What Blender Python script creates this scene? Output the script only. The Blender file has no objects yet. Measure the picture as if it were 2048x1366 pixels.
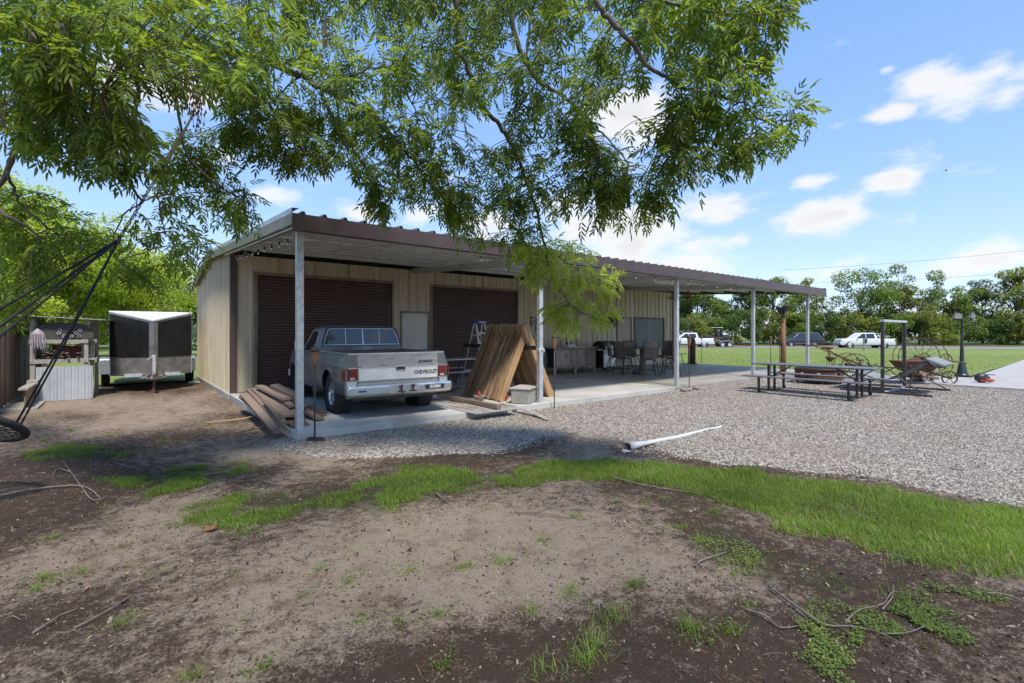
import bpy, math, random
import numpy as np
from mathutils import Vector, Matrix, Euler
random.seed(7); np.random.seed(7)
S=bpy.context.scene
col=S.collection
# ---------------------------------------------------------------- camera
CAM=(-2.06,-7.68,1.6); FPX=975.0; CX=1024.0; HY=665.0
cs,cc=math.sin(math.radians(51.3)),math.cos(math.radians(51.3))
cd=bpy.data.cameras.new('camera'); cam=bpy.data.objects.new('camera',cd); col.objects.link(cam)
cam.location=CAM; cam.rotation_euler=(math.radians(90),0,-math.atan2(cc,cs))
cd.sensor_width=36; cd.lens=FPX/2048*36; cd.shift_y=-18/2048; cd.clip_start=.05; cd.clip_end=2000
S.camera=cam
# ---------------------------------------------------------------- light
SUN=Vector((-.13,-.52,.93)).normalized()
sun_el=math.asin(SUN.z); sun_rot=math.atan2(SUN.x,SUN.y)
ld=bpy.data.lights.new('sun','SUN'); ld.energy=2.15; ld.angle=math.radians(8); ld.color=(1,.95,.87)
sun=bpy.data.objects.new('sun',ld); col.objects.link(sun); sun.rotation_euler=SUN.to_track_quat('Z','Y').to_euler()
sun.location=(10,-20,40)
S.view_settings.view_transform='Standard'; S.view_settings.look='None'; S.view_settings.gamma=1
S.view_settings.use_curve_mapping=False; S.view_settings.exposure=1.26
S.cycles.max_bounces=9;S.cycles.diffuse_bounces=6; S.cycles.transparent_max_bounces=8; S.cycles.use_denoising=True
def ray(x,y):
    X=(x-CX)/FPX; Z=-(y-HY)/FPX
    return Vector((X*cs+cc,-X*cc+cs,Z))
def DP(x,y,d): return Vector(CAM)+ray(x,y)*d
def GP(x,y,z=0.0):
    r=ray(x,y); return Vector(CAM)+r*((z-CAM[2])/r.z)
# world
W=bpy.data.worlds.new('World'); S.world=W; W.use_nodes=True
nt=W.node_tree; N=nt.nodes; L=nt.links; N.clear()
def wn(t,**k):
    n=N.new(t)
    for a,b in k.items(): setattr(n,a,b)
    return n
def wmath(op,a,b=None,c=None,clamp=False):
    n=wn('ShaderNodeMath',operation=op,use_clamp=clamp)
    for i,v in enumerate((a,b,c)):
        if v is None: continue
        if isinstance(v,(int,float)): n.inputs[i].default_value=v
        else: L.new(v,n.inputs[i])
    return n.outputs[0]
sky=wn('ShaderNodeTexSky',sky_type='NISHITA',sun_disc=False,sun_elevation=sun_el,sun_rotation=sun_rot,altitude=0,air_density=1.0,dust_density=.35,ozone_density=2.2)
tc=wn('ShaderNodeTexCoord'); gen=tc.outputs['Generated']
hs=wn('ShaderNodeHueSaturation'); hs.inputs['Saturation'].default_value=1.0; hs.inputs['Value'].default_value=1.0
L.new(sky.outputs[0],hs.inputs['Color'])
bg=wn('ShaderNodeBackground'); bg.inputs[1].default_value=.13; 
sepz=wn('ShaderNodeSeparateXYZ');L.new(gen,sepz.inputs[0])
rmp=wn('ShaderNodeValToRGB');els=rmp.color_ramp.elements;els[0].position=0;els[0].color=(.53,.665,.93,1);els[1].position=.62;els[1].color=(.15,.34,.80,1)
q_=els.new(.25);q_.color=(.29,.48,.88,1)
L.new(sepz.outputs[2],rmp.inputs[0])
scl=wn('ShaderNodeVectorMath',operation='SCALE');L.new(rmp.outputs[0],scl.inputs[0]);scl.inputs['Scale'].default_value=4.0
mxs=wn('ShaderNodeMix',data_type='RGBA');mxs.inputs[0].default_value=.75;L.new(hs.outputs[0],mxs.inputs[6]);L.new(scl.outputs[0],mxs.inputs[7])
L.new(mxs.outputs[2],bg.inputs[0])
sep=wn('ShaderNodeSeparateXYZ'); L.new(gen,sep.inputs[0])
zc=wmath('ADD',wmath('MAXIMUM',sep.outputs[2],0.0),.13)
cmb=wn('ShaderNodeCombineXYZ'); L.new(wmath('DIVIDE',sep.outputs[0],zc),cmb.inputs[0]); L.new(wmath('DIVIDE',sep.outputs[1],zc),cmb.inputs[1])
n1=wn('ShaderNodeTexNoise',noise_dimensions='3D'); n1.inputs['Scale'].default_value=1.25; n1.inputs['Detail'].default_value=3; n1.inputs['Roughness'].default_value=.6
L.new(cmb.outputs[0],n1.inputs['Vector'])
st=wn('ShaderNodeVectorMath',operation='MULTIPLY'); L.new(gen,st.inputs[0]); st.inputs[1].default_value=(1,1,2.1)
n2=wn('ShaderNodeTexNoise'); n2.inputs['Scale'].default_value=9; n2.inputs['Detail'].default_value=8; n2.inputs['Roughness'].default_value=.58; L.new(st.outputs[0],n2.inputs['Vector'])
# cumulus: centre px, horizontal radius px, strength
clouds=[(1990,165,150,1.0),(1880,160,90,.8),(2100,130,160,1.0),(1920,225,60,.7),(1790,225,50,.75),(1628,362,42,.85),(1782,355,48,.85),(1776,138,20,.6),(1490,355,35,.6),
 (1270,470,150,1.1),(1420,420,100,.8),(1620,440,95,.85),(1360,520,150,.9),(1180,440,120,1),(1270,230,110,1.1),(1360,250,60,.8),(540,392,45,.8),(705,420,50,.8),(860,425,50,.8),(440,300,45,.8),(330,170,120,.9),
 (2000,520,120,.8),(1900,545,90,.7),(1650,535,80,.6),(2200,480,150,.8),(-200,300,200,.8),(960,470,120,.8)]
acc=None
for (x,y,r,s) in clouds:
    d=ray(x,y).normalized(); rr=1.15*r/FPX/(1+((x-CX)/FPX)**2)**.85
    dn=wn('ShaderNodeVectorMath',operation='DISTANCE'); L.new(st.outputs[0],dn.inputs[0]); dn.inputs[1].default_value=(d.x,d.y,d.z*2.1)
    m=wn('ShaderNodeMapRange',interpolation_type='SMOOTHSTEP'); L.new(dn.outputs['Value'],m.inputs[0])
    m.inputs[1].default_value=rr*1.35; m.inputs[2].default_value=rr*.1; m.inputs[3].default_value=0; m.inputs[4].default_value=s*.36
    acc=m.outputs[0] if acc is None else wmath('MAXIMUM',acc,m.outputs[0])
gmask=wmath('MULTIPLY',wmath('SUBTRACT',n1.outputs[0],.52),1.1)
tot=wmath('ADD',wmath('ADD',acc,wmath('MULTIPLY',wmath('MAXIMUM',gmask,0.0),.7)),wmath('MULTIPLY',n2.outputs[0],1.0))
cm=wn('ShaderNodeMapRange',interpolation_type='SMOOTHSTEP'); L.new(tot,cm.inputs[0]); cm.inputs[1].default_value=.58; cm.inputs[2].default_value=.88
mask=wmath('MULTIPLY',cm.outputs[0],.93)
shade=wn('ShaderNodeMapRange'); L.new(tot,shade.inputs[0]); shade.inputs[1].default_value=.76; shade.inputs[2].default_value=1.05; shade.inputs[3].default_value=.43; shade.inputs[4].default_value=.365
bg2=wn('ShaderNodeBackground'); bg2.inputs[0].default_value=(1.0,.99,.985,1); L.new(shade.outputs[0],bg2.inputs[1])
mx=wn('ShaderNodeMixShader'); L.new(mask,mx.inputs[0]); L.new(bg.outputs[0],mx.inputs[1]); L.new(bg2.outputs[0],mx.inputs[2])
wo=wn('ShaderNodeOutputWorld'); L.new(mx.outputs[0],wo.inputs[0])
# ---------------------------------------------------------------- helpers
PI=math.pi
class MB:
    def __init__(s): s.v=[]; s.f=[]
    def add(s,vs,fs):
        o=len(s.v); s.v+= [tuple(v) for v in vs]; s.f+=[tuple(i+o for i in f) for f in fs]; return s
    def box(s,x0,x1,y0,y1,z0,z1,M=None):
        v=[Vector(p) for p in ((x0,y0,z0),(x1,y0,z0),(x1,y1,z0),(x0,y1,z0),(x0,y0,z1),(x1,y0,z1),(x1,y1,z1),(x0,y1,z1))]
        if M is not None: v=[M@p for p in v]
        return s.add(v,[(0,3,2,1),(4,5,6,7),(0,1,5,4),(1,2,6,5),(2,3,7,6),(3,0,4,7)])
    def bar(s,p,q,w,h,up=(0,0,1)):
        p=Vector(p);q=Vector(q);d=(q-p);l=d.length;d.normalize();u=Vector(up)
        if abs(d.dot(u))>.98:u=Vector((0,1,0))
        a=d.cross(u).normalized();b=a.cross(d).normalized()
        M=Matrix(((d.x,a.x,b.x,p.x),(d.y,a.y,b.y,p.y),(d.z,a.z,b.z,p.z),(0,0,0,1)))
        return s.box(0,l,-w/2,w/2,-h/2,h/2,M)
    def tube(s,pts,r,n=8,cap=True):
        pts=[Vector(p) for p in pts]; m=len(pts)
        rs=[r]*m if isinstance(r,(int,float)) else list(r)
        base=len(s.v); prev=None
        for i,p in enumerate(pts):
            t=(pts[min(i+1,m-1)]-pts[max(i-1,0)])
            if t.length<1e-9:t=Vector((0,0,1))
            t.normalize()
            if prev is None:
                u=Vector((0,0,1)) if abs(t.z)<.9 else Vector((1,0,0)); a=t.cross(u).normalized()
            else:
                a=prev-t*prev.dot(t)
                a=a.normalized() if a.length>1e-6 else t.orthogonal().normalized()
            prev=a;b=t.cross(a)
            for k in range(n):
                an=2*PI*k/n; s.v.append(tuple(p+(a*math.cos(an)+b*math.sin(an))*rs[i]))
        for i in range(m-1):
            for k in range(n):
                k2=(k+1)%n; s.f.append((base+i*n+k,base+i*n+k2,base+(i+1)*n+k2,base+(i+1)*n+k))
        if cap:
            s.f.append(tuple(base+k for k in reversed(range(n)))); s.f.append(tuple(base+(m-1)*n+k for k in range(n)))
        return s
    def lathe(s,prof,n=24,M=None,cap=True):
        base=len(s.v);m=len(prof)
        for (r,z) in prof:
            for k in range(n):
                a=2*PI*k/n; p=Vector((r*math.cos(a),r*math.sin(a),z)); s.v.append(tuple(M@p if M is not None else p))
        for i in range(m-1):
            for k in range(n):
                k2=(k+1)%n; s.f.append((base+i*n+k,base+i*n+k2,base+(i+1)*n+k2,base+(i+1)*n+k))
        if cap:
            s.f.append(tuple(base+k for k in reversed(range(n)))); s.f.append(tuple(base+(m-1)*n+k for k in range(n)))
        return s
    def prism(s,poly,a,b,axis='y',M=None):
        def P(u,v,t):
            p={'y':Vector((u,t,v)),'x':Vector((t,u,v)),'z':Vector((u,v,t))}[axis]
            return M@p if M is not None else p
        n=len(poly); vs=[P(u,v,a) for u,v in poly]+[P(u,v,b) for u,v in poly]
        return s.add(vs,[tuple(range(n)),tuple(range(2*n-1,n-1,-1))]+[(i,i+n,(i+1)%n+n,(i+1)%n) for i in range(n)])
    def grid(s,rows):
        base=len(s.v);n=len(rows[0])
        for r in rows:
            for p in r:s.v.append(tuple(p))
        for i in range(len(rows)-1):
            for k in range(n-1): s.f.append((base+i*n+k,base+i*n+k+1,base+(i+1)*n+k+1,base+(i+1)*n+k))
        return s
    def mesh(s,name,mat=None,smooth=False):
        me=bpy.data.meshes.new(name); me.from_pydata(s.v,[],s.f); me.validate()
        if mat:me.materials.append(mat)
        if smooth:
            me.polygons.foreach_set('use_smooth',[True]*len(me.polygons))
        return me
    def build(s,name,mat=None,parent=None,loc=(0,0,0),rot=(0,0,0),smooth=False,bevel=0,seg=2,fix=False):
        me=s.mesh(name,mat,smooth)
        if fix:
            import bmesh
            b=bmesh.new();b.from_mesh(me);bmesh.ops.recalc_face_normals(b,faces=b.faces);b.to_mesh(me);b.free()
        o=obj(name,me,parent,loc,rot)
        if bevel:
            m=o.modifiers.new('b','BEVEL');m.width=bevel;m.segments=seg;m.limit_method='ANGLE';m.angle_limit=math.radians(35)
            if smooth is False and seg>1:
                me.polygons.foreach_set('use_smooth',[True]*len(me.polygons)); wn_=o.modifiers.new('w','WEIGHTED_NORMAL'); wn_.keep_sharp=False
        if smooth=='auto': pass
        return o
def obj(name,me,parent=None,loc=(0,0,0),rot=(0,0,0),scale=None):
    o=bpy.data.objects.new(name,me); col.objects.link(o); o.location=loc; o.rotation_euler=rot
    if scale: o.scale=scale
    if parent is not None:o.parent=parent
    return o
def tag(o,label=None,cat=None,group=None,kind=None):
    if label:o['label']=label
    if cat:o['category']=cat
    if group:o['group']=group
    if kind:o['kind']=kind
    return o
def thing(name,label,cat,loc=(0,0,0),rz=0,group=None):
    return tag(obj(name,None,None,loc,(0,0,rz)),label,cat,group)
def copy_tree(o,parent=None):
    c=o.copy();col.objects.link(c)
    if parent is not None:c.parent=parent
    for ch in [x for x in o.children]:copy_tree(ch,c)
    return c
def RZ(a):return Matrix.Rotation(a,4,'Z')
def RX(a):return Matrix.Rotation(a,4,'X')
def RY(a):return Matrix.Rotation(a,4,'Y')
def T(*p):return Matrix.Translation(p)
def spline(pts,n=6):
    pts=[Vector(p) for p in pts]; out=[]
    for i in range(len(pts)-1):
        p0=pts[max(i-1,0)];p1=pts[i];p2=pts[i+1];p3=pts[min(i+2,len(pts)-1)]
        for k in range(n):
            t=k/n; out.append(.5*((2*p1)+(p2-p0)*t+(2*p0-5*p1+4*p2-p3)*t*t+(3*p1-p0-3*p2+p3)*t**3))
    out.append(pts[-1]);return out
def npmesh(name,V,Fs,mat=None,attrs=None,smooth=False):
    """V (n,3), Fs list of (m,k) int arrays"""
    me=bpy.data.meshes.new(name); V=np.asarray(V,np.float32)
    me.vertices.add(len(V)); me.vertices.foreach_set('co',V.ravel())
    li=np.concatenate([f.ravel() for f in Fs]).astype(np.int32); tot=np.concatenate([np.full(len(f),f.shape[1]) for f in Fs]).astype(np.int32)
    st_=np.concatenate([[0],np.cumsum(tot)[:-1]]).astype(np.int32)
    me.loops.add(len(li)); me.loops.foreach_set('vertex_index',li)
    me.polygons.add(len(tot)); me.polygons.foreach_set('loop_start',st_)
    try: me.polygons.foreach_set('loop_total',tot)
    except Exception: pass
    if smooth: me.polygons.foreach_set('use_smooth',np.ones(len(tot),bool))
    me.update(calc_edges=True)
    if attrs:
        for k,a in attrs.items():
            at=me.attributes.new(k,'FLOAT','POINT'); at.data.foreach_set('value',np.asarray(a,np.float32))
    if mat:me.materials.append(mat)
    return me
# value noise in numpy
def vnoise(x,y,seed=0):
    x=np.asarray(x,float);y=np.asarray(y,float)
    xi=np.floor(x).astype(np.int64);yi=np.floor(y).astype(np.int64);fx=x-xi;fy=y-yi
    fx=fx*fx*(3-2*fx);fy=fy*fy*(3-2*fy)
    def h(a,b):
        n=(a*374761393+b*668265263+seed*1442695041)&0xffffffff; n=((n^(n>>13))*1274126177)&0xffffffff; return ((n^(n>>16))&0xffff)/65535.
    return (h(xi,yi)*(1-fx)+h(xi+1,yi)*fx)*(1-fy)+(h(xi,yi+1)*(1-fx)+h(xi+1,yi+1)*fx)*fy
def fbm(x,y,o=4,seed=0):
    s=0;a=.5
    for i in range(o): s=s+a*vnoise(x*2**i,y*2**i,seed+i*17);a*=.5
    return s/(1-.5**o)
def sst(a,b,x):
    t=np.clip((x-a)/(b-a),0,1);return t*t*(3-2*t)
# ---------------------------------------------------------------- materials
def mat(name,c,rough=.6,metal=0.,c2=None,scale=4.,detail=5,lo=.35,hi=.65,bump=0.,bscale=60.,stretch=(1,1,1),world=False,rv=0.,rh=0.,spec=.5,coat=0.,rough2=None,c3=None,s3=20.,t3=(.6,.7),alpha=1):
    m=bpy.data.materials.new(name);m.use_nodes=True;t=m.node_tree;n=t.nodes;l=t.links
    b=n['Principled BSDF'];b.inputs['Roughness'].default_value=rough;b.inputs['Metallic'].default_value=metal
    b.inputs['Specular IOR Level'].default_value=spec
    if coat:b.inputs['Coat Weight'].default_value=coat;b.inputs['Coat Roughness'].default_value=.08
    c=tuple(c)+(1,)
    if c2 is None:c2=tuple(x*.75 for x in c[:3])
    if world: g=n.new('ShaderNodeNewGeometry');src=g.outputs['Position']
    else: g=n.new('ShaderNodeTexCoord');src=g.outputs['Object']
    oi=n.new('ShaderNodeObjectInfo')
    mp=n.new('ShaderNodeMapping');mp.inputs['Scale'].default_value=stretch;l.new(src,mp.inputs['Vector'])
    vec=mp.outputs[0]
    if not world:
        mu=n.new('ShaderNodeVectorMath');mu.operation='SCALE';mu.inputs[0].default_value=(37,53,71);l.new(oi.outputs['Random'],mu.inputs['Scale'])
        l.new(mu.outputs[0],mp.inputs['Location'])
    no=n.new('ShaderNodeTexNoise');no.inputs['Scale'].default_value=scale;no.inputs['Detail'].default_value=detail;no.inputs['Roughness'].default_value=.6;l.new(vec,no.inputs['Vector'])
    mr=n.new('ShaderNodeMapRange');mr.inputs[1].default_value=lo;mr.inputs[2].default_value=hi;l.new(no.outputs[0],mr.inputs[0])
    mi=n.new('ShaderNodeMix');mi.data_type='RGBA';mi.inputs[6].default_value=c;mi.inputs[7].default_value=tuple(c2)+(1,);l.new(mr.outputs[0],mi.inputs[0])
    out=mi.outputs[2]
    if c3 is not None:
        n3=n.new('ShaderNodeTexNoise');n3.inputs['Scale'].default_value=s3;n3.inputs['Detail'].default_value=6;l.new(vec,n3.inputs['Vector'])
        m3=n.new('ShaderNodeMapRange');m3.inputs[1].default_value=t3[0];m3.inputs[2].default_value=t3[1];l.new(n3.outputs[0],m3.inputs[0])
        x3=n.new('ShaderNodeMix');x3.data_type='RGBA';l.new(m3.outputs[0],x3.inputs[0]);l.new(out,x3.inputs[6]);x3.inputs[7].default_value=tuple(c3)+(1,);out=x3.outputs[2]
    if rv or rh:
        h=n.new('ShaderNodeHueSaturation');l.new(out,h.inputs['Color'])
        r=n.new('ShaderNodeMapRange');r.inputs[3].default_value=1-rv;r.inputs[4].default_value=1+rv;l.new(oi.outputs['Random'],r.inputs[0]);l.new(r.outputs[0],h.inputs['Value'])
        if rh:
            wnz=n.new('ShaderNodeTexWhiteNoise');wnz.noise_dimensions='1D';l.new(oi.outputs['Random'],wnz.inputs['W'])
            r2=n.new('ShaderNodeMapRange');r2.inputs[3].default_value=.5-rh;r2.inputs[4].default_value=.5+rh;l.new(wnz.outputs[0],r2.inputs[0]);l.new(r2.outputs[0],h.inputs['Hue'])
        out=h.outputs[0]
    l.new(out,b.inputs['Base Color'])
    if rough2 is not None:
        rr=n.new('ShaderNodeMapRange');rr.inputs[1].default_value=lo;rr.inputs[2].default_value=hi;rr.inputs[3].default_value=rough;rr.inputs[4].default_value=rough2;l.new(no.outputs[0],rr.inputs[0]);l.new(rr.outputs[0],b.inputs['Roughness'])
    if bump:
        nb=n.new('ShaderNodeTexNoise');nb.inputs['Scale'].default_value=bscale;nb.inputs['Detail'].default_value=4;l.new(vec,nb.inputs['Vector'])
        bu=n.new('ShaderNodeBump');bu.inputs['Strength'].default_value=bump;bu.inputs['Distance'].default_value=.02;l.new(nb.outputs[0],bu.inputs['Height']);l.new(bu.outputs[0],b.inputs['Normal'])
    if alpha<1:b.inputs['Alpha'].default_value=alpha
    return m
def leafmat(name,ca,cb,trans=.45,rough=.5,ycol=None):
    m=bpy.data.materials.new(name);m.use_nodes=True;t=m.node_tree;n=t.nodes;l=t.links
    b=n['Principled BSDF'];b.inputs['Roughness'].default_value=rough;b.inputs['Specular IOR Level'].default_value=.35
    g=n.new('ShaderNodeNewGeometry')
    r=n.new('ShaderNodeValToRGB');r.color_ramp.elements[0].color=tuple(ca)+(1,);r.color_ramp.elements[1].color=tuple(cb)+(1,)
    if ycol: e=r.color_ramp.elements.new(.96);e.color=tuple(cb)+(1,);r.color_ramp.elements[2].color=tuple(ycol)+(1,)
    l.new(g.outputs['Random Per Island'],r.inputs[0])
    ge=n.new('ShaderNodeNewGeometry');no=n.new('ShaderNodeTexNoise');no.inputs['Scale'].default_value=.9;l.new(ge.outputs['Position'],no.inputs['Vector'])
    h=n.new('ShaderNodeHueSaturation');l.new(r.outputs[0],h.inputs['Color']);mr=n.new('ShaderNodeMapRange');mr.inputs[1].default_value=.3;mr.inputs[2].default_value=.7;mr.inputs[3].default_value=.7;mr.inputs[4].default_value=1.3;l.new(no.outputs[0],mr.inputs[0]);l.new(mr.outputs[0],h.inputs['Value'])
    l.new(h.outputs[0],b.inputs['Base Color'])
    tr=n.new('ShaderNodeBsdfTranslucent');h2=n.new('ShaderNodeHueSaturation');h2.inputs['Hue'].default_value=.475;h2.inputs['Saturation'].default_value=1.08;h2.inputs['Value'].default_value=2.0;l.new(h.outputs[0],h2.inputs['Color']);l.new(h2.outputs[0],tr.inputs[0])
    mx=n.new('ShaderNodeMixShader');mx.inputs[0].default_value=trans;l.new(b.outputs[0],mx.inputs[1]);l.new(tr.outputs[0],mx.inputs[2])
    l.new(mx.outputs[0],n['Material Output'].inputs[0])
    return m
M={}
M['wall']=mat('beige_steel',(.55,.475,.345),.42,0,(.42,.35,.235),1.1,bump=.02,bscale=3,stretch=(6,6,.45),world=True,c3=(.24,.19,.12),s3=3.0,t3=(.60,.8))
M['trim']=mat('brown_steel',(.088,.054,.047),.4,0,(.065,.042,.037),3,bump=.02,world=True)
M['roof']=mat('roof_steel',(.14,.08,.07),.45,0,(.11,.07,.06),2,world=True)
M['rake']=mat('tan_trim',(.24,.20,.13),.45,0,(.13,.11,.065),3,world=True)
M['slat']=mat('brown_door',(.098,.060,.055),.22,0,(.088,.053,.049),2,stretch=(1,1,3),world=True)
M['galv']=mat('galvanised',(.60,.61,.60),.42,.35,(.42,.44,.46),14,bump=.03,rough2=.5,world=True)
M['ceil']=mat('galvalume_ceiling',(.92,.92,.90),.45,.0,(.80,.81,.80),2.2,world=True,stretch=(3,.6,1))
M['conc']=mat('concrete_light',(.50,.485,.44),.7,0,(.40,.38,.34),1.4,bump=.12,bscale=40,world=True,c3=(.24,.22,.19),s3=.9,t3=(.55,.75))
M['conc2']=mat('concrete_brown',(.37,.345,.30),.6,0,(.27,.25,.21),1.2,bump=.1,bscale=40,world=True,c3=(.21,.19,.16),s3=1.3,t3=(.5,.7))
M['walk']=mat('concrete_pale',(.43,.40,.36),.8,0,(.35,.325,.29),2,bump=.1,bscale=40,world=True)
M['white']=mat('white_paint',(.72,.72,.70),.45,0,(.62,.62,.6),3)
M['doorwhite']=mat('door_white',(.62,.62,.58),.5,0,(.52,.52,.47),2)
M['doortan']=mat('door_tan',(.40,.33,.27),.5,0,(.35,.29,.24),2)
M['screen']=mat('dark_screen',(.125,.145,.14),.5,0,(.11,.125,.12),5)
M['black']=mat('black_paint',(.022,.022,.022),.4,0,(.03,.03,.03),6)
M['blackrub']=mat('rubber',(.022,.022,.022),.85,0,(.035,.033,.03),8,bump=.1)
M['alu']=mat('aluminium',(.62,.62,.62),.32,.8,(.5,.5,.5),5)
M['chrome']=mat('chrome_worn',(.66,.66,.65),.22,.9,(.5,.5,.48),6,rough2=.4)
M['plate']=mat('diamond_plate',(.46,.45,.43),.42,.7,(.30,.28,.26),6,bump=.5,bscale=90,world=True)
M['rust']=mat('rust',(.16,.07,.035),.85,0,(.09,.035,.022),9,bump=.3,bscale=40)
M['rustd']=mat('dark_rust',(.085,.045,.03),.8,.1,(.05,.03,.025),12,bump=.2)
M['iron']=mat('dark_iron',(.05,.045,.045),.55,.2,(.07,.05,.045),8)
M['glass']=mat('dark_glass',(.02,.024,.025),.04,0,(.025,.03,.03),2,spec=.9)
M['cedar']=mat('cedar',(.46,.31,.18),.8,0,(.20,.115,.055),3,stretch=(1.2,14,14),rv=.45,rh=.012,bump=.25,bscale=30)
M['cedarend']=mat('cedar_fresh',(.46,.29,.14),.75,0,(.33,.19,.09),3,stretch=(1.2,14,14),bump=.2,bscale=30)
M['lumber']=mat('weathered_lumber',(.27,.20,.145),.9,0,(.13,.09,.062),3,stretch=(1,12,12),rv=.35,rh=.006,bump=.4,bscale=30)
M['barn']=mat('barn_wood',(.50,.41,.33),.9,0,(.27,.21,.165),2.4,stretch=(10,10,1),rv=.28,bump=.4,bscale=30)
M['greywood']=mat('grey_wood',(.40,.37,.33),.9,0,(.26,.24,.21),3,stretch=(6,6,1),bump=.3)
M['fence']=mat('fence_wood',(.38,.25,.15),.85,0,(.20,.125,.075),1.4,stretch=(9,9,.8),rv=.28,rh=.012,bump=.3,bscale=30)
M['blue']=mat('blue_plastic',(.03,.09,.32),.4)
M['redpl']=mat('red_plastic',(.42,.04,.025),.4)
M['orange']=mat('orange_plastic',(.65,.16,.03),.4)
M['bark']=mat('bark',(.17,.14,.115),.95,0,(.085,.07,.058),7,stretch=(1,1,.35),bump=.6,bscale=25,world=True)
M['tiki']=mat('copper_tan',(.30,.165,.09),.5,.3,(.22,.12,.07),8)
M['plastic']=mat('clear_tote',(.42,.39,.34),.35,0,(.30,.27,.23),3)
M['rope']=mat('black_rope',(.015,.015,.02),.8,0,(.025,.025,.03),40,bump=.3)
M['manila']=mat('manila_rope',(.42,.36,.27),.9,0,(.26,.22,.16),50,bump=.4)
M['wicker']=mat('wicker',(.26,.22,.19),.7,0,(.14,.115,.10),60,stretch=(1,1,1),bump=.5,bscale=120)
M['stone']=mat('stone',(.34,.29,.23),.9,0,(.22,.17,.13),6,bump=.4)
M['lampgreen']=mat('lamp_green',(.02,.035,.03),.4)
M['sling']=mat('grey_sling',(.24,.245,.24),.8,0,(.2,.205,.2),40,bump=.2,bscale=200)
M['picnic']=mat('coated_grey',(.14,.145,.15),.5,0,(.10,.105,.11),6)
M['twig']=mat('twig',(.22,.18,.145),.9,0,(.12,.095,.075),20)
M['lit']=mat('diffuser',(.75,.76,.72),.4)
M['amber']=mat('amber',(.5,.2,.03),.3)
def rib_pts(a,b,pitch=.305,h=.03,off=.15):
    pts=[(a,0)]
    k=math.floor((a-off)/pitch)
    while True:
        r=off+k*pitch
        if r-.04>b:break
        for dx,hh in((-.036,0),(-.018,h),(.018,h),(.036,0)):
            x=r+dx
            if a+.002<x<b-.002:pts.append((x,hh))
        k+=1
    pts.append((b,0));return pts
# ---------------------------------------------------------------- slab
def roofz(y):
    if y<8.3: return 3.30+(y+.35)*(.5/8.65)
    return 3.80-(y-8.3)*(.65/4.0)
def slab(name,x0,x1,y0,y1,z0,z1,m):
    return tag(MB().box(x0,x1,y0,y1,z0,z1).build(name,m,bevel=.012,seg=2),kind='structure')
slab('patio_slab',-.04,2.942,-.1,5.795,-.3,.12,M['conc'])
slab('patio_slab',2.955,9.70,-.1,5.795,-.3,.12,M['conc'])
slab('patio_slab',9.712,19.2,-.1,5.795,-.3,.12,M['conc2'])
slab('building_foundation',-.05,18.75,5.80,12.2,-.3,.118,M['conc'])
def sheet(name,pts,z,m):
    b=MB();n=len(pts);b.prism([(p[0],p[1]) for p in pts],z-.12,z,'z');return tag(b.build(name,m,bevel=.01),kind='structure')
sheet('walkway',[(17.35,-.115),(17.35,-4.45),(20.7,-4.45),(19.3,-.9),(19.25,-.115)],.055,M['walk'])
sheet('driveway',[(17.35,-4.47),(17.5,-12),(40,-12),(60,-16),(60,-9),(40,-4.2),(20.72,-4.47)],.045,M['walk'])
# ---------------------------------------------------------------- building
B=thing('metal_building','long tan ribbed steel workshop with brown roll-up doors and an open lean-to carport','building',(0,0,0))
def profile_wall(pts,z0,z1f,plane,axis,out):
    """pts (t,h) along the wall"""
    b=MB();vs=[];fs=[]
    for t,h in pts:
        z1=z1f(t) if callable(z1f) else z1f
        for z in (z0,z1): vs.append((t,plane-h*out,z) if axis=='x' else (plane-h*out,t,z))
    for i in range(len(pts)-1):
        f=(2*i,2*i+2,2*i+3,2*i+1); fs.append(f if axis=='x' else f[::-1])
    # back skin for thickness
    o=len(vs)
    for t,h in (pts[0],pts[-1]):
        z1=z1f(t) if callable(z1f) else z1f
        for z in (z0,z1): vs.append((t,plane+.04*out,z) if axis=='x' else (plane+.04*out,t,z))
    fs.append((o,o+1,o+3,o+2)); fs.append((0,1,o+1,o)); e=2*(len(pts)-1); fs.append((e,e+1,o+3,o+2))
    b.add(vs,fs);return b
openings=[(.58,4.17,3.05),(4.44,5.44,2.23),(5.49,9.01,3.05),(14.46,15.5,2.25),(15.66,17.94,2.28)]
FT=3.50
x=.14
edges=[.14]
while x<18.68:
    x=min(x+.915,18.69);edges.append(x)
for a,b in zip(edges[:-1],edges[1:]):
    cuts=sorted(set([a,b]+[v for o in openings for v in o[:2] if a<v<b]))
    for p,q in zip(cuts[:-1],cuts[1:]):
        if q-p<.03: continue
        mid=(p+q)/2; z0=.125
        for o in openings:
            if o[0]<mid<o[1]: z0=o[2]
        profile_wall(rib_pts(p,q),z0,FT,5.8,'x',1).build('wall_panel',M['wall'],B)
profile_wall([(15.66,0),(17.94,0)],.125,.93,5.8,'x',1).build('wall_panel',M['wall'],B)
ye=5.86
while ye<12.05:
    y2=min(ye+.915,12.1)
    profile_wall(rib_pts(ye,y2,h=.042),.1,lambda t:roofz(t)-.07,0.0,'y',1).build('wall_panel',M['wall'],B)
    ye=y2
for xx in (18.7,):
    MB().box(xx-.02,xx+.02,5.86,12.1,.1,3.2).build('end_wall',M['wall'],B)
MB().box(.04,18.66,12.06,12.1,.1,3.1).build('back_wall',M['wall'],B)
MB().box(-.012,.14,5.765,5.86,.12,3.50).build('corner_trim',M['trim'],B)
MB().box(18.6,18.73,5.765,5.83,.12,3.50).build('corner_trim',M['trim'],B)
MB().box(.02,18.7,5.772,5.80,.105,.14).build('base_trim',M['rake'],B)
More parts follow.
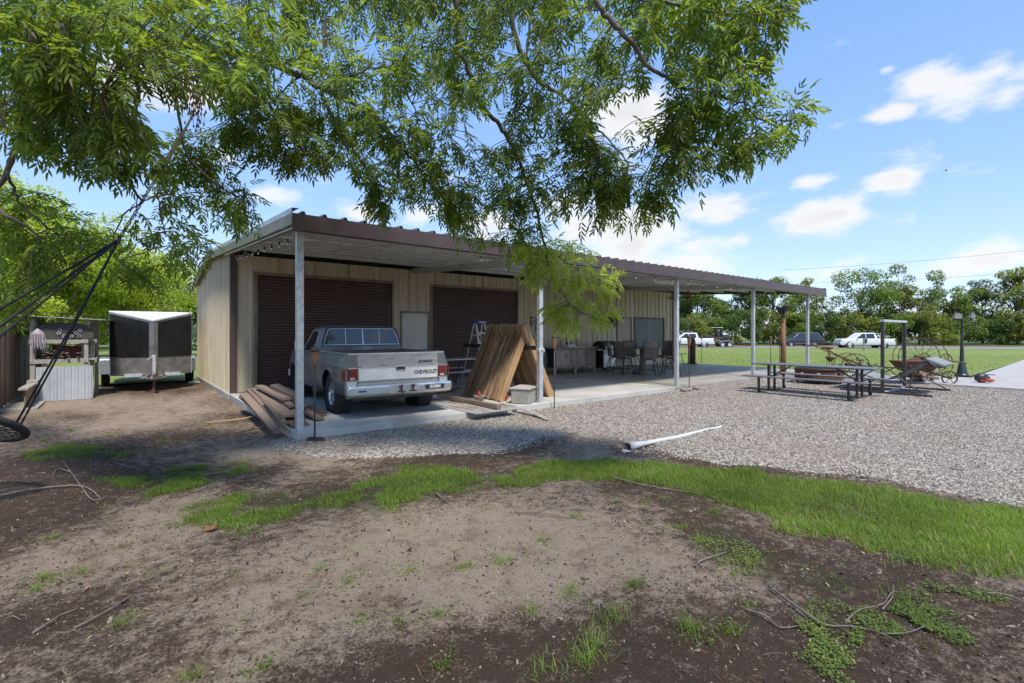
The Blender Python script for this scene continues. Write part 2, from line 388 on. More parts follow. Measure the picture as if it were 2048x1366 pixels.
# roll-up doors
def rollup(x0,x1,zt):
    w=x1-x0
    g=MB().box(x0,x0+.055,5.845,5.93,.12,zt).box(x1-.055,x1,5.845,5.93,.12,zt).box(x0,x1,5.845,5.875,.125,.22)
    d=g.build('roll_up_door',M['slat'],B,bevel=.004)
    prof=[(0,.0),(.010,.014),(.026,.026),(.048,.024),(.064,.010),(.0735,0)]
    sm=MB()
    vs=[];fs=[]
    for (z,o) in prof: vs+= [(0,-o,z),(w-.1,-o,z)]
    for i in range(len(prof)-1): fs.append((2*i,2*i+1,2*i+3,2*i+2))
    sm.add(vs,fs);me=sm.mesh('slat_mesh',M['slat'],True)
    z=.225
    while z<zt+.02:
        obj('slat',me,d,(x0+.05,5.885,z));z+=.0735
    # casing
    c=MB().box(x0-.06,x0,5.765,5.86,.12,zt+.0).box(x1,x1+.06,5.765,5.86,.12,zt).box(x0-.06,x1+.06,5.763,5.86,zt,zt+.07)
    c.build('door_casing',M['rake'],B)
    MB().box(x0,x1,5.93,5.95,.1,zt+.3).build('door_backing',M['black'],B)
rollup(.58,4.17,3.05);rollup(5.53,8.97,3.05)
def mandoor(x0,x1,zt,m,knobside=1):
    MB().box(x0-.05,x0,5.765,5.86,.12,zt).box(x1,x1+.045,5.765,5.86,.12,zt).box(x0-.05,x1+.045,5.764,5.86,zt,zt+.06).build('door_frame',M['rake'],B)
    d=MB().box(x0+.004,x1-.004,5.80,5.845,.14,zt-.004).build('entry_door',m,B,bevel=.004)
    kx=x1-.09 if knobside>0 else x0+.09
    MB().lathe([(.03,0),(.03,.012),(.012,.015),(.012,.05),(.028,.055),(.03,.075),(.015,.085)],14,T(kx,5.80,1.08)@RX(PI/2)).bar((kx,5.745,1.08),(kx-.1,5.745,1.08),.016,.02).build('handle',M['chrome'],d,smooth=True)
    return d
mandoor(4.50,5.38,2.19,M['doorwhite']);d2=mandoor(14.52,15.45,2.21,M['doortan'])
# shuttered window
wf=MB().box(15.66,15.71,5.765,5.86,.93,2.28).box(17.89,17.94,5.765,5.86,.93,2.28).box(15.66,17.94,5.763,5.86,2.23,2.28).box(15.66,17.94,5.763,5.86,.93,.98).build('window',M['iron'],B)
for a,b in ((15.715,16.79),(16.81,17.885)):
    MB().box(a,b,5.80,5.82,.985,2.225).build('screen_panel',M['screen'],wf)
MB().box(16.79,16.81,5.79,5.83,.985,2.225).build('mullion',M['galv'],wf)
# posts
postx=[0.02,4.85,9.93,14.42,18.95]
for px_ in postx:
    pm=MB().box(-.05,.05,-.05,.05,.012,3.09)
    p=pm.build('post',M['galv'],B,(px_,0,.12-.0),bevel=.008)
    p.data.update()
    MB().box(-.075,.075,-.055,.055,0,.012).build('base_plate',M['galv'],p)
    for sx in(-1,1):
        MB().lathe([(.012,.012),(.012,.025),(.006,.03)],6,T(sx*.065,0,0)).build('bolt',M['alu'],p)
# roof
yl=[-.34,2,4,5.8,7,8.3,10.2,12.28]
ex=[-.14];x=-.14
while x<19.75:
    x=min(x+.915,19.78);ex.append(x)
for a,b in zip(ex[:-1],ex[1:]):
    pts=rib_pts(a,b,h=.042,off=-.02)
    g=MB();rows=[]
    for y in yl: rows.append([(t,y,roofz(y)+h) for t,h in pts])
    g.grid(rows);g.build('roof_panel',M['roof'],B)
    g=MB();g.grid([[(t,y,roofz(y)-.012+h) for t,h in pts][::-1] for y in yl[:4]]);g.build('ceiling_panel',M['ceil'],B)
# ridge cap, purlins, rafters, fascia, rake
MB().prism([(8.0,roofz(8.0)+.05),(8.3,3.86),(8.6,roofz(8.6)+.05),(8.3,3.845)],-.16,19.8,'x').build('ridge_cap',M['roof'],B)
for y in (.35,1.5,2.65,3.8,4.95):
    z=roofz(y)-.016
    MB().box(-.1,19.7,y-.006,y+.0,z-.09,z).box(-.1,19.7,y,y+.045,z-.09,z-.084).box(-.1,19.7,y,y+.03,z-.006,z).build('purlin',M['galv'],B)
for px_ in postx[1:4]:
    z0,z1=roofz(.0)-.11,roofz(5.78)-.11
    MB().add([(px_-.03,.05,z0-.16),(px_+.03,.05,z0-.16),(px_+.03,5.76,z1-.16),(px_-.03,5.76,z1-.16),(px_-.03,.05,z0),(px_+.03,.05,z0),(px_+.03,5.76,z1),(px_-.03,5.76,z1)],[(0,3,2,1),(4,5,6,7),(0,1,5,4),(1,2,6,5),(2,3,7,6),(3,0,4,7)]).build('rafter',M['galv'],B)
MB().box(0,18.9,-.27,-.12,3.075,3.085).box(0,18.95,-.12,-.06,3.09,3.26).build('eave_beam',M['galv'],B)
fx=[-.17,6.3,9.95,14.4,19.82]
for a,b in zip(fx[:-1],fx[1:]):
    MB().prism([(-.37,3.06),(-.25,3.06),(-.25,3.068),(-.362,3.068),(-.362,3.285),(-.345,3.288),(-.345,3.296),(-.37,3.293)],a,b-.004,'x').build('fascia',M['trim'],B,fix=True)
def rake(xa,xb,m,nm):
    ys=[-.365,2.5,5.8,8.3,10.2,12.32]
    for (o,i,zt,zb) in ((xa,xb,.06,-.17),):
        g=MB();vs=[];fs=[]
        for y in ys:
            z=roofz(y);vs+=[(o,y,z+zb),(o,y,z+zt),(i,y,z+zt),(i,y,z+zb)]
        n=len(ys)
        for k in range(n-1):
            for j in range(4):
                j2=(j+1)%4;fs.append((4*k+j,4*k+j2,4*k+4+j2,4*k+4+j))
        fs+=[(0,1,2,3),(4*n-1,4*n-2,4*n-3,4*n-4)]
        g.add(vs,fs);g.build(nm,m,B,fix=True)
rake(-.185,-.172,M['rake'],'rake_trim')
g=MB();g.grid([[(-.187,y,roofz(y)+.062),(-.187,y,roofz(y)-.01)] for y in (-.37,2.5,5.8,8.3)]);
g.grid([[(-.187,y,roofz(y)+.065),(-.08,y,roofz(y)+.072)] for y in (-.37,2.5,5.8,8.3,10.2,12.3)]);g.build('rake_cap',M['galv'],B)
MB().box(-.17,-.06,-.33,-.30,3.08,3.28).build('fascia_return',M['trim'],B)
g=MB();vs=[]
for y in (-.3,5.78):
    z=roofz(y)-.155; vs+=[(-.13,y,z-.05),(-.06,y,z-.05),(-.06,y,z),(-.13,y,z)]
g.add(vs,[(0,1,2,3),(7,6,5,4),(0,4,5,1),(1,5,6,2),(2,6,7,3),(3,7,4,0)]);g.build('edge_beam',M['alu'],B,fix=True)
rake(19.79,19.803,M['trim'],'rake_trim')
# rope light along the left edge
rl=thing('string_light','string of bulb sockets sagging under the left carport edge','string light',(-.02,3,3.2))
pts=[];
for i in range(41):
    t=i/40;y=.2+t*4.9;sag=.10*abs(math.sin(t*PI*4));pts.append((0,y-3,roofz(y)-.24-sag-3.2))
MB().tube(pts,.006,5).build('cable',M['plastic'],rl)
for i in range(9):
    y=.5+i*.53;z=roofz(y)-.28-3.2
    b_=MB().lathe([(.018,.0),(.02,-.05),(.012,-.06)],8,T(0,y-3,z)).build('socket',M['black'],rl,smooth=True)
    MB().lathe([(.010,-.06),(.017,-.075),(.015,-.095),(.004,-.10)],8,T(0,y-3,z)).build('bulb',M['white'],b_,smooth=True)
rl=thing('string_light','string of small white bulbs hung under the brown fascia','string light',(12,-.18,3.05))
pts=[(x-12,0,-.0-.03*abs(math.sin((x-1)*PI/1.5))) for x in np.linspace(3,19.5,100)]
MB().tube(pts,.005,4).build('cable',M['black'],rl)
for i in range(21):
    x=3.2+i*.78
    b_=MB().lathe([(.013,0),(.015,-.04)],8,T(x-12,0,-.02)).build('socket',M['black'],rl)
    MB().lathe([(.012,-.04),(.027,-.065),(.025,-.09),(.004,-.105)],8,T(x-12,0,-.02)).build('bulb',M['lit'],b_,smooth=True)
# wires under the ceiling
w_=MB().tube([(.1,.4,3.18),(1.2,1.6,3.22),(2.4,2.6,3.24),(5,2.7,3.25)],.007,5).tube([(-.02,1.2,3.2),(.8,2.6,3.16),(1.5,1.2,3.2),(2.0,.3,3.2)],.007,5)
tag(w_.build('ceiling_wire',M['manila']),'thin tan wires looped under the carport ceiling beside the first post','wire')
# tube lights
def striplight(x,y,lab):
    z=roofz(y)-.12
    t=thing('strip_light',lab,'light fixture',(x,y,z),0,'strip lights under the carport ceiling')
    MB().box(-.62,.62,-.06,.06,-.03,0).build('housing',M['white'],t)
    MB().prism([(-.055,-.03),(-.05,-.06),(-.02,-.08),(.02,-.08),(.05,-.06),(.055,-.03)],-.6,.6,'x').build('diffuser',M['lit'],t)
    return t
striplight(12.2,1.9,'long white strip light under the ceiling left of the post by the bar table');striplight(16.3,1.9,'long white strip light under the far end of the carport ceiling')
# ceiling fan
cf=thing('ceiling_fan','ceiling fan with long thin blades near the far wall corner','ceiling fan',(15.9,3.3,3.02))
MB().lathe([(.03,.45),(.03,.1),(.1,.08),(.12,0),(.1,-.06),(.04,-.1)],16).build('motor',M['tiki'],cf,smooth=True)
for k in range(5):
    a=k*2*PI/5+.35
    MB().box(.1,.95,-.06,.06,-.012,.0,RZ(a)@RX(.15)).build('blade',M['rustd'],cf,bevel=.004)
# ---------------------------------------------------------------- ground zones (traced once, turned into world outlines)
def wpoly(px): return np.array([tuple(GP(x,y))[:2] for x,y in px])
def sdf(px,py,poly):
    """signed distance, positive inside"""
    d=np.full(px.shape,1e9);ins=np.zeros(px.shape,bool);n=len(poly)
    for i in range(n):
        ax,ay=poly[i];bx,by=poly[(i+1)%n];ex,ey=bx-ax,by-ay;wx,wy=px-ax,py-ay
        t=np.clip((wx*ex+wy*ey)/(ex*ex+ey*ey+1e-12),0,1);d=np.minimum(d,np.hypot(wx-t*ex,wy-t*ey))
        c=((ay>py)!=(by>py))&(px<(bx-ax)*(py-ay)/((by-ay) if abs(by-ay)>1e-9 else 1e-9)+ax);ins^=c
    return np.where(ins,d,-d)
gravel_poly=np.array([tuple(p) for p in wpoly([(556,878),(556,893),(640,903),(760,910),(900,908),(1010,905),(1110,888),(1180,888),(1240,897),(1300,908),(1420,922),(1560,937),(1700,945),(1850,968),(1960,990),(2060,1010)])]+[(17.4,-16),(17.4,-4.4),(17.4,.3),(-.1,.3)])
grassA=wpoly([(1075,930),(1130,916),(1220,918),(1350,931),(1500,945),(1650,955),(1800,978),(1950,1004),(2060,1020),(2400,1100),(2400,1300),(2060,1165),(1950,1130),(1850,1110),(1750,1088),(1640,1062),(1560,1040),(1480,1012),(1400,985),(1300,960),(1200,950),(1120,952)])
grassB=wpoly([(380,1000),(470,978),(600,985),(690,965),(740,942),(850,938),(950,945),(1050,938),(1110,950),(1060,970),(960,985),(880,985),(830,1010),(790,1025),(680,1012),(600,1022),(520,1045),(440,1045),(390,1030)])
grassC=wpoly([(230,953),(330,938),(400,928),(480,922),(500,935),(440,955),(380,975),(300,985),(250,965)])
grassD=wpoly([(40,905),(110,894),(210,898),(225,908),(160,917),(70,920)])
clovE=wpoly([(1372,1040),(1440,1052),(1520,1080),(1600,1112),(1700,1150),(1730,1172),(1690,1180),(1600,1165),(1530,1158),(1470,1130),(1430,1090)])
clovF=wpoly([(1740,1240),(1850,1248),(1900,1285),(1975,1330),(2060,1366),(2060,1385),(1930,1345),(1850,1312),(1770,1282)])
clovF2=wpoly([(1552,1258),(1610,1250),(1650,1285),(1640,1315),(1600,1322),(1560,1300)]);clovF3=wpoly([(1655,1190),(1740,1198),(1785,1228),(1740,1240),(1690,1222),(1650,1215)])
clovF4=wpoly([(1690,1318),(1770,1322),(1850,1352),(1900,1400),(1740,1400)]);clovF5=wpoly([(1400,965),(1500,985),(1560,1010),(1600,1035),(1540,1030),(1450,1000),(1390,985)])
clovF6=wpoly([(1900,1262),(2000,1290),(2060,1312),(2060,1340),(1980,1318),(1910,1285)])
clovG=wpoly([(1890,1200),(1980,1205),(2060,1235),(2200,1290),(2060,1262),(1950,1245)])
clovH=wpoly([(1790,1085),(1860,1092),(1960,1125),(1940,1140),(1860,1118)])
tuftpx=[(700,1165,1),(875,1225,1),(720,1235,.7),(610,1190,.6),(490,1060,1.3),(340,1050,1.2),(100,1070,.6),(240,1085,.8),(90,1150,.9),(160,1140,1),(80,1175,.7),(240,1250,1),(1085,1080,.8),(1000,1120,.9),(1140,1175,1),(1060,1215,.8),(1270,1165,1.2),(1230,1225,1.3),(1185,1275,1.4),(1175,1310,1),(1380,1255,1.4),(1360,1050,.8),(1230,1000,.8),(1330,995,.8),(1430,1020,1),(1290,1000,.9),(1590,1060,1.2),(1810,1190,1.5),(1460,1260,1),(1500,1200,.6),(520,1330,.8),(380,1350,.9),(880,1325,.7),(800,1240,.8),(1400,1075,1),(1500,1120,1.2),(1640,1240,1.2),(1090,1330,1),(420,850,.9),(330,882,1.1),(220,870,.9),(90,880,.8),(140,860,.8),(270,905,1),(1830,1000,1),(2040,985,1.6),(820,1140,.8),(930,1130,.8),(640,1140,.6),(300,1150,.7),(1150,1030,.7)]
tufts=[(GP(x,y).x,GP(x,y).y,s) for x,y,s in tuftpx]
pale=[(GP(x,y).x,GP(x,y).y,r,a) for x,y,r,a in [(620,1100,.8,.8),(780,1080,.7,.9),(500,1180,.5,.7),(980,1060,.6,.9),(1150,1075,.6,.9),(1280,1120,.45,.9),(900,1170,.5,.8),(700,1210,.35,.6),(250,1090,.6,.6),(1330,1190,.35,.8),(1480,1165,.35,.8),(350,830,2.2,1.0),(150,815,1.5,.9),(480,905,1.2,.8),(640,915,.7,.6),(1180,905,.8,.5),(760,1130,.6,.9),(1050,1140,.5,.8),(330,1010,.5,.6),(1400,1160,.4,.7),(420,890,.8,.7)]]
dark=[(GP(x,y).x,GP(x,y).y,r,a) for x,y,r,a in [(1300,1290,.5,.9),(200,960,1.0,.8),(60,1010,.8,.8),(1500,1290,.5,.8),(1380,1010,.6,.8),(1500,1080,.5,.7),(1700,1130,.8,.7),(800,1300,.5,.7),(250,1310,.35,.5),(650,1000,.5,.5),(1250,960,.5,.5),(560,880,.5,.7),(480,830,.8,.8),(430,770,1,.6),(100,1230,.5,.6),(1000,1300,.3,.6),(1100,1310,.4,.8),(1420,1310,.3,.8)]]
def zland(x,y):
    r=np.hypot(x-CAM[0],y-CAM[1])
    f=sst(24,50,(x-CAM[0])*cc+(y-CAM[1])*cs)
    near=1-sst(8,14,r)
    und=(fbm(x*.5,y*.5,3,3)-.5)*.10+(fbm(x*2.3,y*2.3,3,5)-.5)*.035
    flat=sst(.1,.9,np.maximum(np.maximum(-.2-x,x-19.4),np.maximum(-.15-y,y-12.4)))
    return -.32*f*sst(0,20,x)+und*flat*(.25+.75*near)-.012
def axis(a,b,step,far,g=1.16):
    c=list(np.arange(a,b,step));s=step;v=b
    while v<far: c.append(v);s*=g;v+=s
    s=step;v=a-step;pre=[]
    while v>-far: pre.append(v);s*=g;v-=s
    return np.array(pre[::-1]+c)
gx=axis(-6.5,9.5,.05,320);gy=axis(-7.6,.4,.045,320)
X,Y=np.meshgrid(gx,gy);x=X.ravel();y=Y.ravel()
z=zland(x,y)
rr=np.hypot(x-CAM[0],y-CAM[1]);z=z+(fbm(x*9,y*9,3,9)-.5)*.022*(1-sst(5,9,rr))*sst(-.1,.1,-.25-y+0*x)
sg=sdf(x,y,gravel_poly)
pm=np.zeros_like(x)
for (a,b,r,s) in pale: pm=np.maximum(pm,s*np.exp(-((x-a)**2+(y-b)**2)/(r*r)))
dm=np.zeros_like(x)
for (a,b,r,s) in dark: dm=np.maximum(dm,s*np.exp(-((x-a)**2+(y-b)**2)/(r*r)))
base=.31+1.35*(fbm(x*.8,y*.8,4,21)-.5)+.5*(fbm(x*4,y*4,3,22)-.5)
palev=np.clip(base+.72*pm-.5*dm,0,1)
farm=sst(13,18,rr)
green=np.zeros_like(x)
for P_ in (grassA,grassB,grassC,grassD): green=np.maximum(green,sst(-.12,.12,sdf(x,y,P_)+.25*(fbm(x*3,y*3,3,31)-.5)))
green=np.maximum(green,.55*sst(-.1,.1,sdf(x,y,clovE)));
nx,ny=len(gx),len(gy)
idx=np.arange(nx*ny).reshape(ny,nx);ZG=z.copy();F4=np.stack([idx[:-1,:-1],idx[:-1,1:],idx[1:,1:],idx[1:,:-1]],-1).reshape(-1,4)
# ground material
def groundmat():
    m=bpy.data.materials.new('bare_soil');m.use_nodes=True;t=m.node_tree;n=t.nodes;l=t.links;b=n['Principled BSDF']
    b.inputs['Roughness'].default_value=.95;b.inputs['Specular IOR Level'].default_value=.2
    g=n.new('ShaderNodeNewGeometry');P_=g.outputs['Position']
    def noise(s,d=5,r=.6):
        q=n.new('ShaderNodeTexNoise');q.inputs['Scale'].default_value=s;q.inputs['Detail'].default_value=d;q.inputs['Roughness'].default_value=r;l.new(P_,q.inputs['Vector']);return q.outputs[0]
    def mrange(v,a,b_,c=0,d=1):
        q=n.new('ShaderNodeMapRange');q.inputs[1].default_value=a;q.inputs[2].default_value=b_;q.inputs[3].default_value=c;q.inputs[4].default_value=d;l.new(v,q.inputs[0]);return q.outputs[0]
    def mix(f,a,c):
        q=n.new('ShaderNodeMix');q.data_type='RGBA';l.new(f,q.inputs[0])
        for i,v in((6,a),(7,c)):
            if isinstance(v,tuple):q.inputs[i].default_value=v+(1,)
            else:l.new(v,q.inputs[i])
        return q.outputs[2]
    def add(a,b_,op='ADD'):
        q=n.new('ShaderNodeMath');q.operation=op;l.new(a,q.inputs[0])
        if isinstance(b_,float):q.inputs[1].default_value=b_
        else:l.new(b_,q.inputs[1])
        return q.outputs[0]
    at=n.new('ShaderNodeAttribute');at.attribute_name='pale';gr=n.new('ShaderNodeAttribute');gr.attribute_name='green'
    f=add(at.outputs['Fac'],mrange(noise(11,9,.8),.32,.68,-.60,.60))
    f2=add(f,mrange(noise(55,5,.75),.32,.68,-.42,.42))
    c=mix(mrange(f2,.15,.85),(.098,.062,.039),(.47,.36,.255))
    c=mix(mrange(noise(3,4),.52,.68),c,mix(mrange(f2,.2,.8),(.105,.062,.037),(.34,.235,.155)))
    c=mix(mrange(noise(120,3,.8),.60,.68),c,(.028,.02,.015))
    c=mix(mrange(noise(160,2,.8),.66,.72),c,(.27,.23,.19))
    c=mix(add(gr.outputs['Fac'],.45,'MULTIPLY'),c,(.05,.075,.018))
    l.new(c,b.inputs['Base Color'])
    bu=n.new('ShaderNodeBump');bu.inputs['Strength'].default_value=1;bu.inputs['Distance'].default_value=.035
    h=add(noise(28,8,.75),noise(110,4,.7));l.new(h,bu.inputs['Height']);l.new(bu.outputs[0],b.inputs['Normal'])
    return m
GM=groundmat()
far_green=sst(13.0,15.0,y+1.5*(fbm(x*.4,y*.4,3,41)-.5))*1.0
gr_o=obj('ground',npmesh('ground',np.stack([x,y,z],1),[F4],GM,{'pale':palev,'green':green},True));tag(gr_o,kind='structure')
def submesh(mask,zz,attrs=None):
    fm=mask[F4].any(1);F_=F4[fm];u,inv=np.unique(F_.ravel(),return_inverse=True)
    a={k:v[u] for k,v in (attrs or {}).items()}
    return np.stack([x[u],y[u],zz[u]],1),inv.reshape(-1,4),a
# gravel
def gravelmat():
    m=bpy.data.materials.new('gravel_bed');m.use_nodes=True;t=m.node_tree;n=t.nodes;l=t.links;b=n['Principled BSDF'];b.inputs['Roughness'].default_value=.9
    g=n.new('ShaderNodeNewGeometry')
    v=n.new('ShaderNodeTexVoronoi');v.inputs['Scale'].default_value=30;l.new(g.outputs['Position'],v.inputs['Vector'])
    r=n.new('ShaderNodeValToRGB');e=r.color_ramp.elements;e[0].color=(.06,.05,.042,1);e[1].color=(.46,.41,.35,1);a=e.new(.35);a.color=(.19,.165,.138,1);a=e.new(.7);a.color=(.32,.283,.24,1)
    sp=n.new('ShaderNodeSeparateColor');l.new(v.outputs['Color'],sp.inputs[0]);l.new(sp.outputs[0],r.inputs[0])
    no=n.new('ShaderNodeTexNoise');no.inputs['Scale'].default_value=.7;no.inputs['Detail'].default_value=6;l.new(g.outputs['Position'],no.inputs['Vector'])
    mr=n.new('ShaderNodeMapRange');mr.inputs[1].default_value=.48;mr.inputs[2].default_value=.70;mr.inputs[4].default_value=.65;l.new(no.outputs[0],mr.inputs[0])
    x_=n.new('ShaderNodeMix');x_.data_type='RGBA';l.new(mr.outputs[0],x_.inputs[0]);l.new(r.outputs[0],x_.inputs[6]);x_.inputs[7].default_value=(.22,.15,.10,1)
    l.new(x_.outputs[2],b.inputs['Base Color'])
    bu=n.new('ShaderNodeBump');bu.inputs['Strength'].default_value=.9;bu.inputs['Distance'].default_value=.02;bu.invert=True;l.new(v.outputs['Distance'],bu.inputs['Height']);l.new(bu.outputs[0],b.inputs['Normal'])
    return m
gvm=gravelmat()
edge=sg+.35*(fbm(x*1.7,y*1.7,4,51)-.5)
browns=[(GP(a,b_).x,GP(a,b_).y,r) for a,b_,r in [(1085,845,.4),(1200,832,1.0),(1150,872,.8),(1240,885,.6),(1110,895,.6),(1190,860,.7),(1620,905,.4),(1760,905,.35),(1540,800,.7)]]
bm=np.zeros_like(x)
for a,b_,r in browns: bm=np.maximum(bm,np.exp(-((x-a)**2+((y-b_)*1.0)**2)/(r*r)))
edge2=edge-.75*bm*(fbm(x*5,y*5,3,53)+.2)*1.3
zg=z+np.clip(edge2*.25,-.05,.02)+.002
V,F_,_=submesh((sg>-.5),zg);tag(obj('gravel_bed',npmesh('gravel_bed',V,[F_],gvm,None,True)),kind='structure')
# lawn sheet
inr=((x>19.3)&(y>-3.6))|((y>13.4))|((x<-4.4)&(y>4))|((x>20.9)&(y>-4.25))
inr|=(x>24)&(y<-12.5)
lm=mat('lawn',(.17,.22,.035),.9,0,(.22,.25,.06),.35,bump=.8,bscale=30,world=True,c3=(.10,.15,.025),s3=22,t3=(.42,.8))
V,F_,_=submesh(inr,z+.035);tag(obj('lawn',npmesh('lawn',V,[F_],lm,None,True)),kind='structure')
# road beyond the lawn
A=GP(1024,694.0,-.3);Bp=GP(2048,698.5,-.3);rd=(Bp-A);rd.z=0;rd.normalize();rn=Vector((-rd.y,rd.x,0))
if rn.dot(Vector((cc,cs,0)))<0:rn=-rn
RA=A
def road(name,o0,o1,zz,m,ext=140):
    a=RA+rn*o0-rd*ext;b_=RA+rn*o0+rd*ext;c_=RA+rn*o1+rd*ext;d_=RA+rn*o1-rd*ext
    return tag(MB().add([(p.x,p.y,zz) for p in(a,b_,c_,d_)],[(0,1,2,3)]).build(name,m,fix=True),kind='structure')
road('road',0,5.5,-.262,mat('asphalt_road',(.30,.29,.275),.9,0,(.24,.23,.22),.5,bump=.3,world=True))
road('road_shoulder',5.5,10.5,-.266,mat('brown_dirt',(.26,.17,.12),.95,0,(.18,.115,.08),.9,bump=.5,world=True,c3=(.12,.13,.05),s3=2.,t3=(.55,.65)))
road('field_grass',10.5,90,-.27,mat('rough_grass',(.10,.13,.03),.95,0,(.07,.09,.025),.7,bump=.8,world=True))
def RP(along,off,zz=-.26):
    p=RA+rd*along+rn*off;return Vector((p.x,p.y,zz))
# ---- loose stones on the gravel: instanced, one scatter object
def zat(px,py):
    return zland(px,py)
rng=np.random.default_rng(3)
def scatter(n,x0,x1,y0,y1): return rng.uniform(x0,x1,n),rng.uniform(y0,y1,n)
def gn_scatter(name,P_,R,Sc,m,sub=1,kind='stuff'):
    me=bpy.data.meshes.new(name);me.vertices.add(len(P_));me.vertices.foreach_set('co',np.asarray(P_,np.float32).ravel())
    a=me.attributes.new('rot','FLOAT_VECTOR','POINT');a.data.foreach_set('vector',np.asarray(R,np.float32).ravel())
    a=me.attributes.new('sc','FLOAT_VECTOR','POINT');a.data.foreach_set('vector',np.asarray(Sc,np.float32).ravel())
    me.materials.append(m)
    g=bpy.data.node_groups.new(name,'GeometryNodeTree');g.interface.new_socket('Geometry',in_out='INPUT',socket_type='NodeSocketGeometry');g.interface.new_socket('Geometry',in_out='OUTPUT',socket_type='NodeSocketGeometry')
    n=g.nodes;l=g.links;i=n.new('NodeGroupInput');o=n.new('NodeGroupOutput')
    ip=n.new('GeometryNodeInstanceOnPoints');ic=n.new('GeometryNodeMeshIcoSphere');ic.inputs['Radius'].default_value=1;ic.inputs['Subdivisions'].default_value=sub
    sm=n.new('GeometryNodeSetMaterial');sm.inputs['Material'].default_value=m
    ra=n.new('GeometryNodeInputNamedAttribute');ra.data_type='FLOAT_VECTOR';ra.inputs['Name'].default_value='rot'
    sa=n.new('GeometryNodeInputNamedAttribute');sa.data_type='FLOAT_VECTOR';sa.inputs['Name'].default_value='sc'
    l.new(i.outputs[0],ip.inputs['Points']);l.new(ic.outputs[0],sm.inputs[0]);l.new(sm.outputs[0],ip.inputs['Instance'])
    l.new(ra.outputs['Attribute'],ip.inputs['Rotation']);l.new(sa.outputs['Attribute'],ip.inputs['Scale']);l.new(ip.outputs[0],o.inputs[0])
    ob=obj(name,me);md=ob.modifiers.new('s','NODES');md.node_group=g;return tag(ob,kind=kind)
stm=bpy.data.materials.new('pebbles');stm.use_nodes=True;t_=stm.node_tree;n_=t_.nodes
oi=n_.new('ShaderNodeObjectInfo');r_=n_.new('ShaderNodeValToRGB');e=r_.color_ramp.elements;e[0].color=(.09,.08,.07,1);e[1].color=(.54,.475,.385,1);q=e.new(.3);q.color=(.23,.195,.155,1);q=e.new(.7);q.color=(.38,.33,.268,1)
t_.links.new(oi.outputs['Random'],r_.inputs[0]);t_.links.new(r_.outputs[0],n_['Principled BSDF'].inputs['Base Color']);n_['Principled BSDF'].inputs['Roughness'].default_value=.85
def interp_z(px,py,zz):
    # bilinear sample of a height field on the tensor grid
    ix=np.clip(np.searchsorted(gx,px)-1,0,nx-2);iy=np.clip(np.searchsorted(gy,py)-1,0,ny-2)
    fx=(px-gx[ix])/(gx[ix+1]-gx[ix]);fy=(py-gy[iy])/(gy[iy+1]-gy[iy]);Z=zz.reshape(ny,nx)
    return (Z[iy,ix]*(1-fx)+Z[iy,ix+1]*fx)*(1-fy)+(Z[iy+1,ix]*(1-fx)+Z[iy+1,ix+1]*fx)*fy
def vis(px,py,zz=0,m=60):
    dx=px-CAM[0];dy=py-CAM[1];Xc=dx*cs-dy*cc;d=dx*cc+dy*cs
    sx=CX+FPX*Xc/np.maximum(d,.01);sy=HY+FPX*(CAM[2]-zz)/np.maximum(d,.01)
    return (d>.5)&(sx>-m*4)&(sx<2048+m*4)&(sy<1366+m*5)
px,py=scatter(560000,-1,17.4,-8,.0)
d=(px-CAM[0])*cc+(py-CAM[1])*cs
keep=(sdf(px,py,gravel_poly)+.35*(fbm(px*1.7,py*1.7,4,51)-.5)+rng.normal(0,.07,len(px))>.0)&(rng.random(len(px))<np.clip(1.25-d/13,.12,1)**1.3*np.clip(.15+1.7*sst(.25,.75,fbm((px*.55+py*.8)*.9,(py*.55-px*.8)*.25,4,57)),0,1))&vis(px,py)&(py<-.12)
bmv=np.zeros(len(px))
for a,b_,r in browns: bmv=np.maximum(bmv,np.exp(-((px-a)**2+(py-b_)**2)/(r*r)))
keep&=rng.random(len(px))>bmv*1.0
px,py=px[keep],py[keep];d=d[keep];n=len(px);zz=interp_z(px,py,np.maximum(zg,z))
s=rng.uniform(.004,.0105,n)*(1+d/26);sc_=np.stack([s*rng.uniform(.8,1.5,n),s*rng.uniform(.7,1.2,n),s*rng.uniform(.45,.8,n)],1)
gn_scatter('gravel',np.stack([px,py,zz+s*.2],1),rng.uniform(0,6.28,(n,3))*np.array([.1,.1,1]),sc_,stm)
print('gravel',n)
# ---- soil crumbs and mulch flecks
px,py=scatter(150000,-9,11,-8,3)
d=(px-CAM[0])*cc+(py-CAM[1])*cs
keep=(sdf(px,py,gravel_poly)<.1)&vis(px,py)&(rng.random(len(px))<np.clip(3.0/np.maximum(d,.5),0,1))&((px<-.3)|(py<-.15))
px,py=px[keep],py[keep];n=len(px);zz=interp_z(px,py,z)
s=rng.gamma(2.0,.0013,n)+.0012;sc_=np.stack([s*rng.uniform(.8,3.2,n),s*rng.uniform(.6,1.1,n),s*rng.uniform(.4,.9,n)],1)
cm_=bpy.data.materials.new('crumbs');cm_.use_nodes=True;t_=cm_.node_tree;n_=t_.nodes;oi=n_.new('ShaderNodeObjectInfo');r_=n_.new('ShaderNodeValToRGB');e=r_.color_ramp.elements;e[0].color=(.02,.014,.011,1);e[1].color=(.33,.27,.2,1);q=e.new(.6);q.color=(.075,.05,.038,1)
t_.links.new(oi.outputs['Random'],r_.inputs[0]);t_.links.new(r_.outputs[0],n_['Principled BSDF'].inputs['Base Color']);n_['Principled BSDF'].inputs['Roughness'].default_value=.95
gn_scatter('soil_crumbs',np.stack([px,py,zz+s*.2],1),rng.uniform(0,6.28,(n,3))*np.array([.15,.15,1]),sc_,cm_)
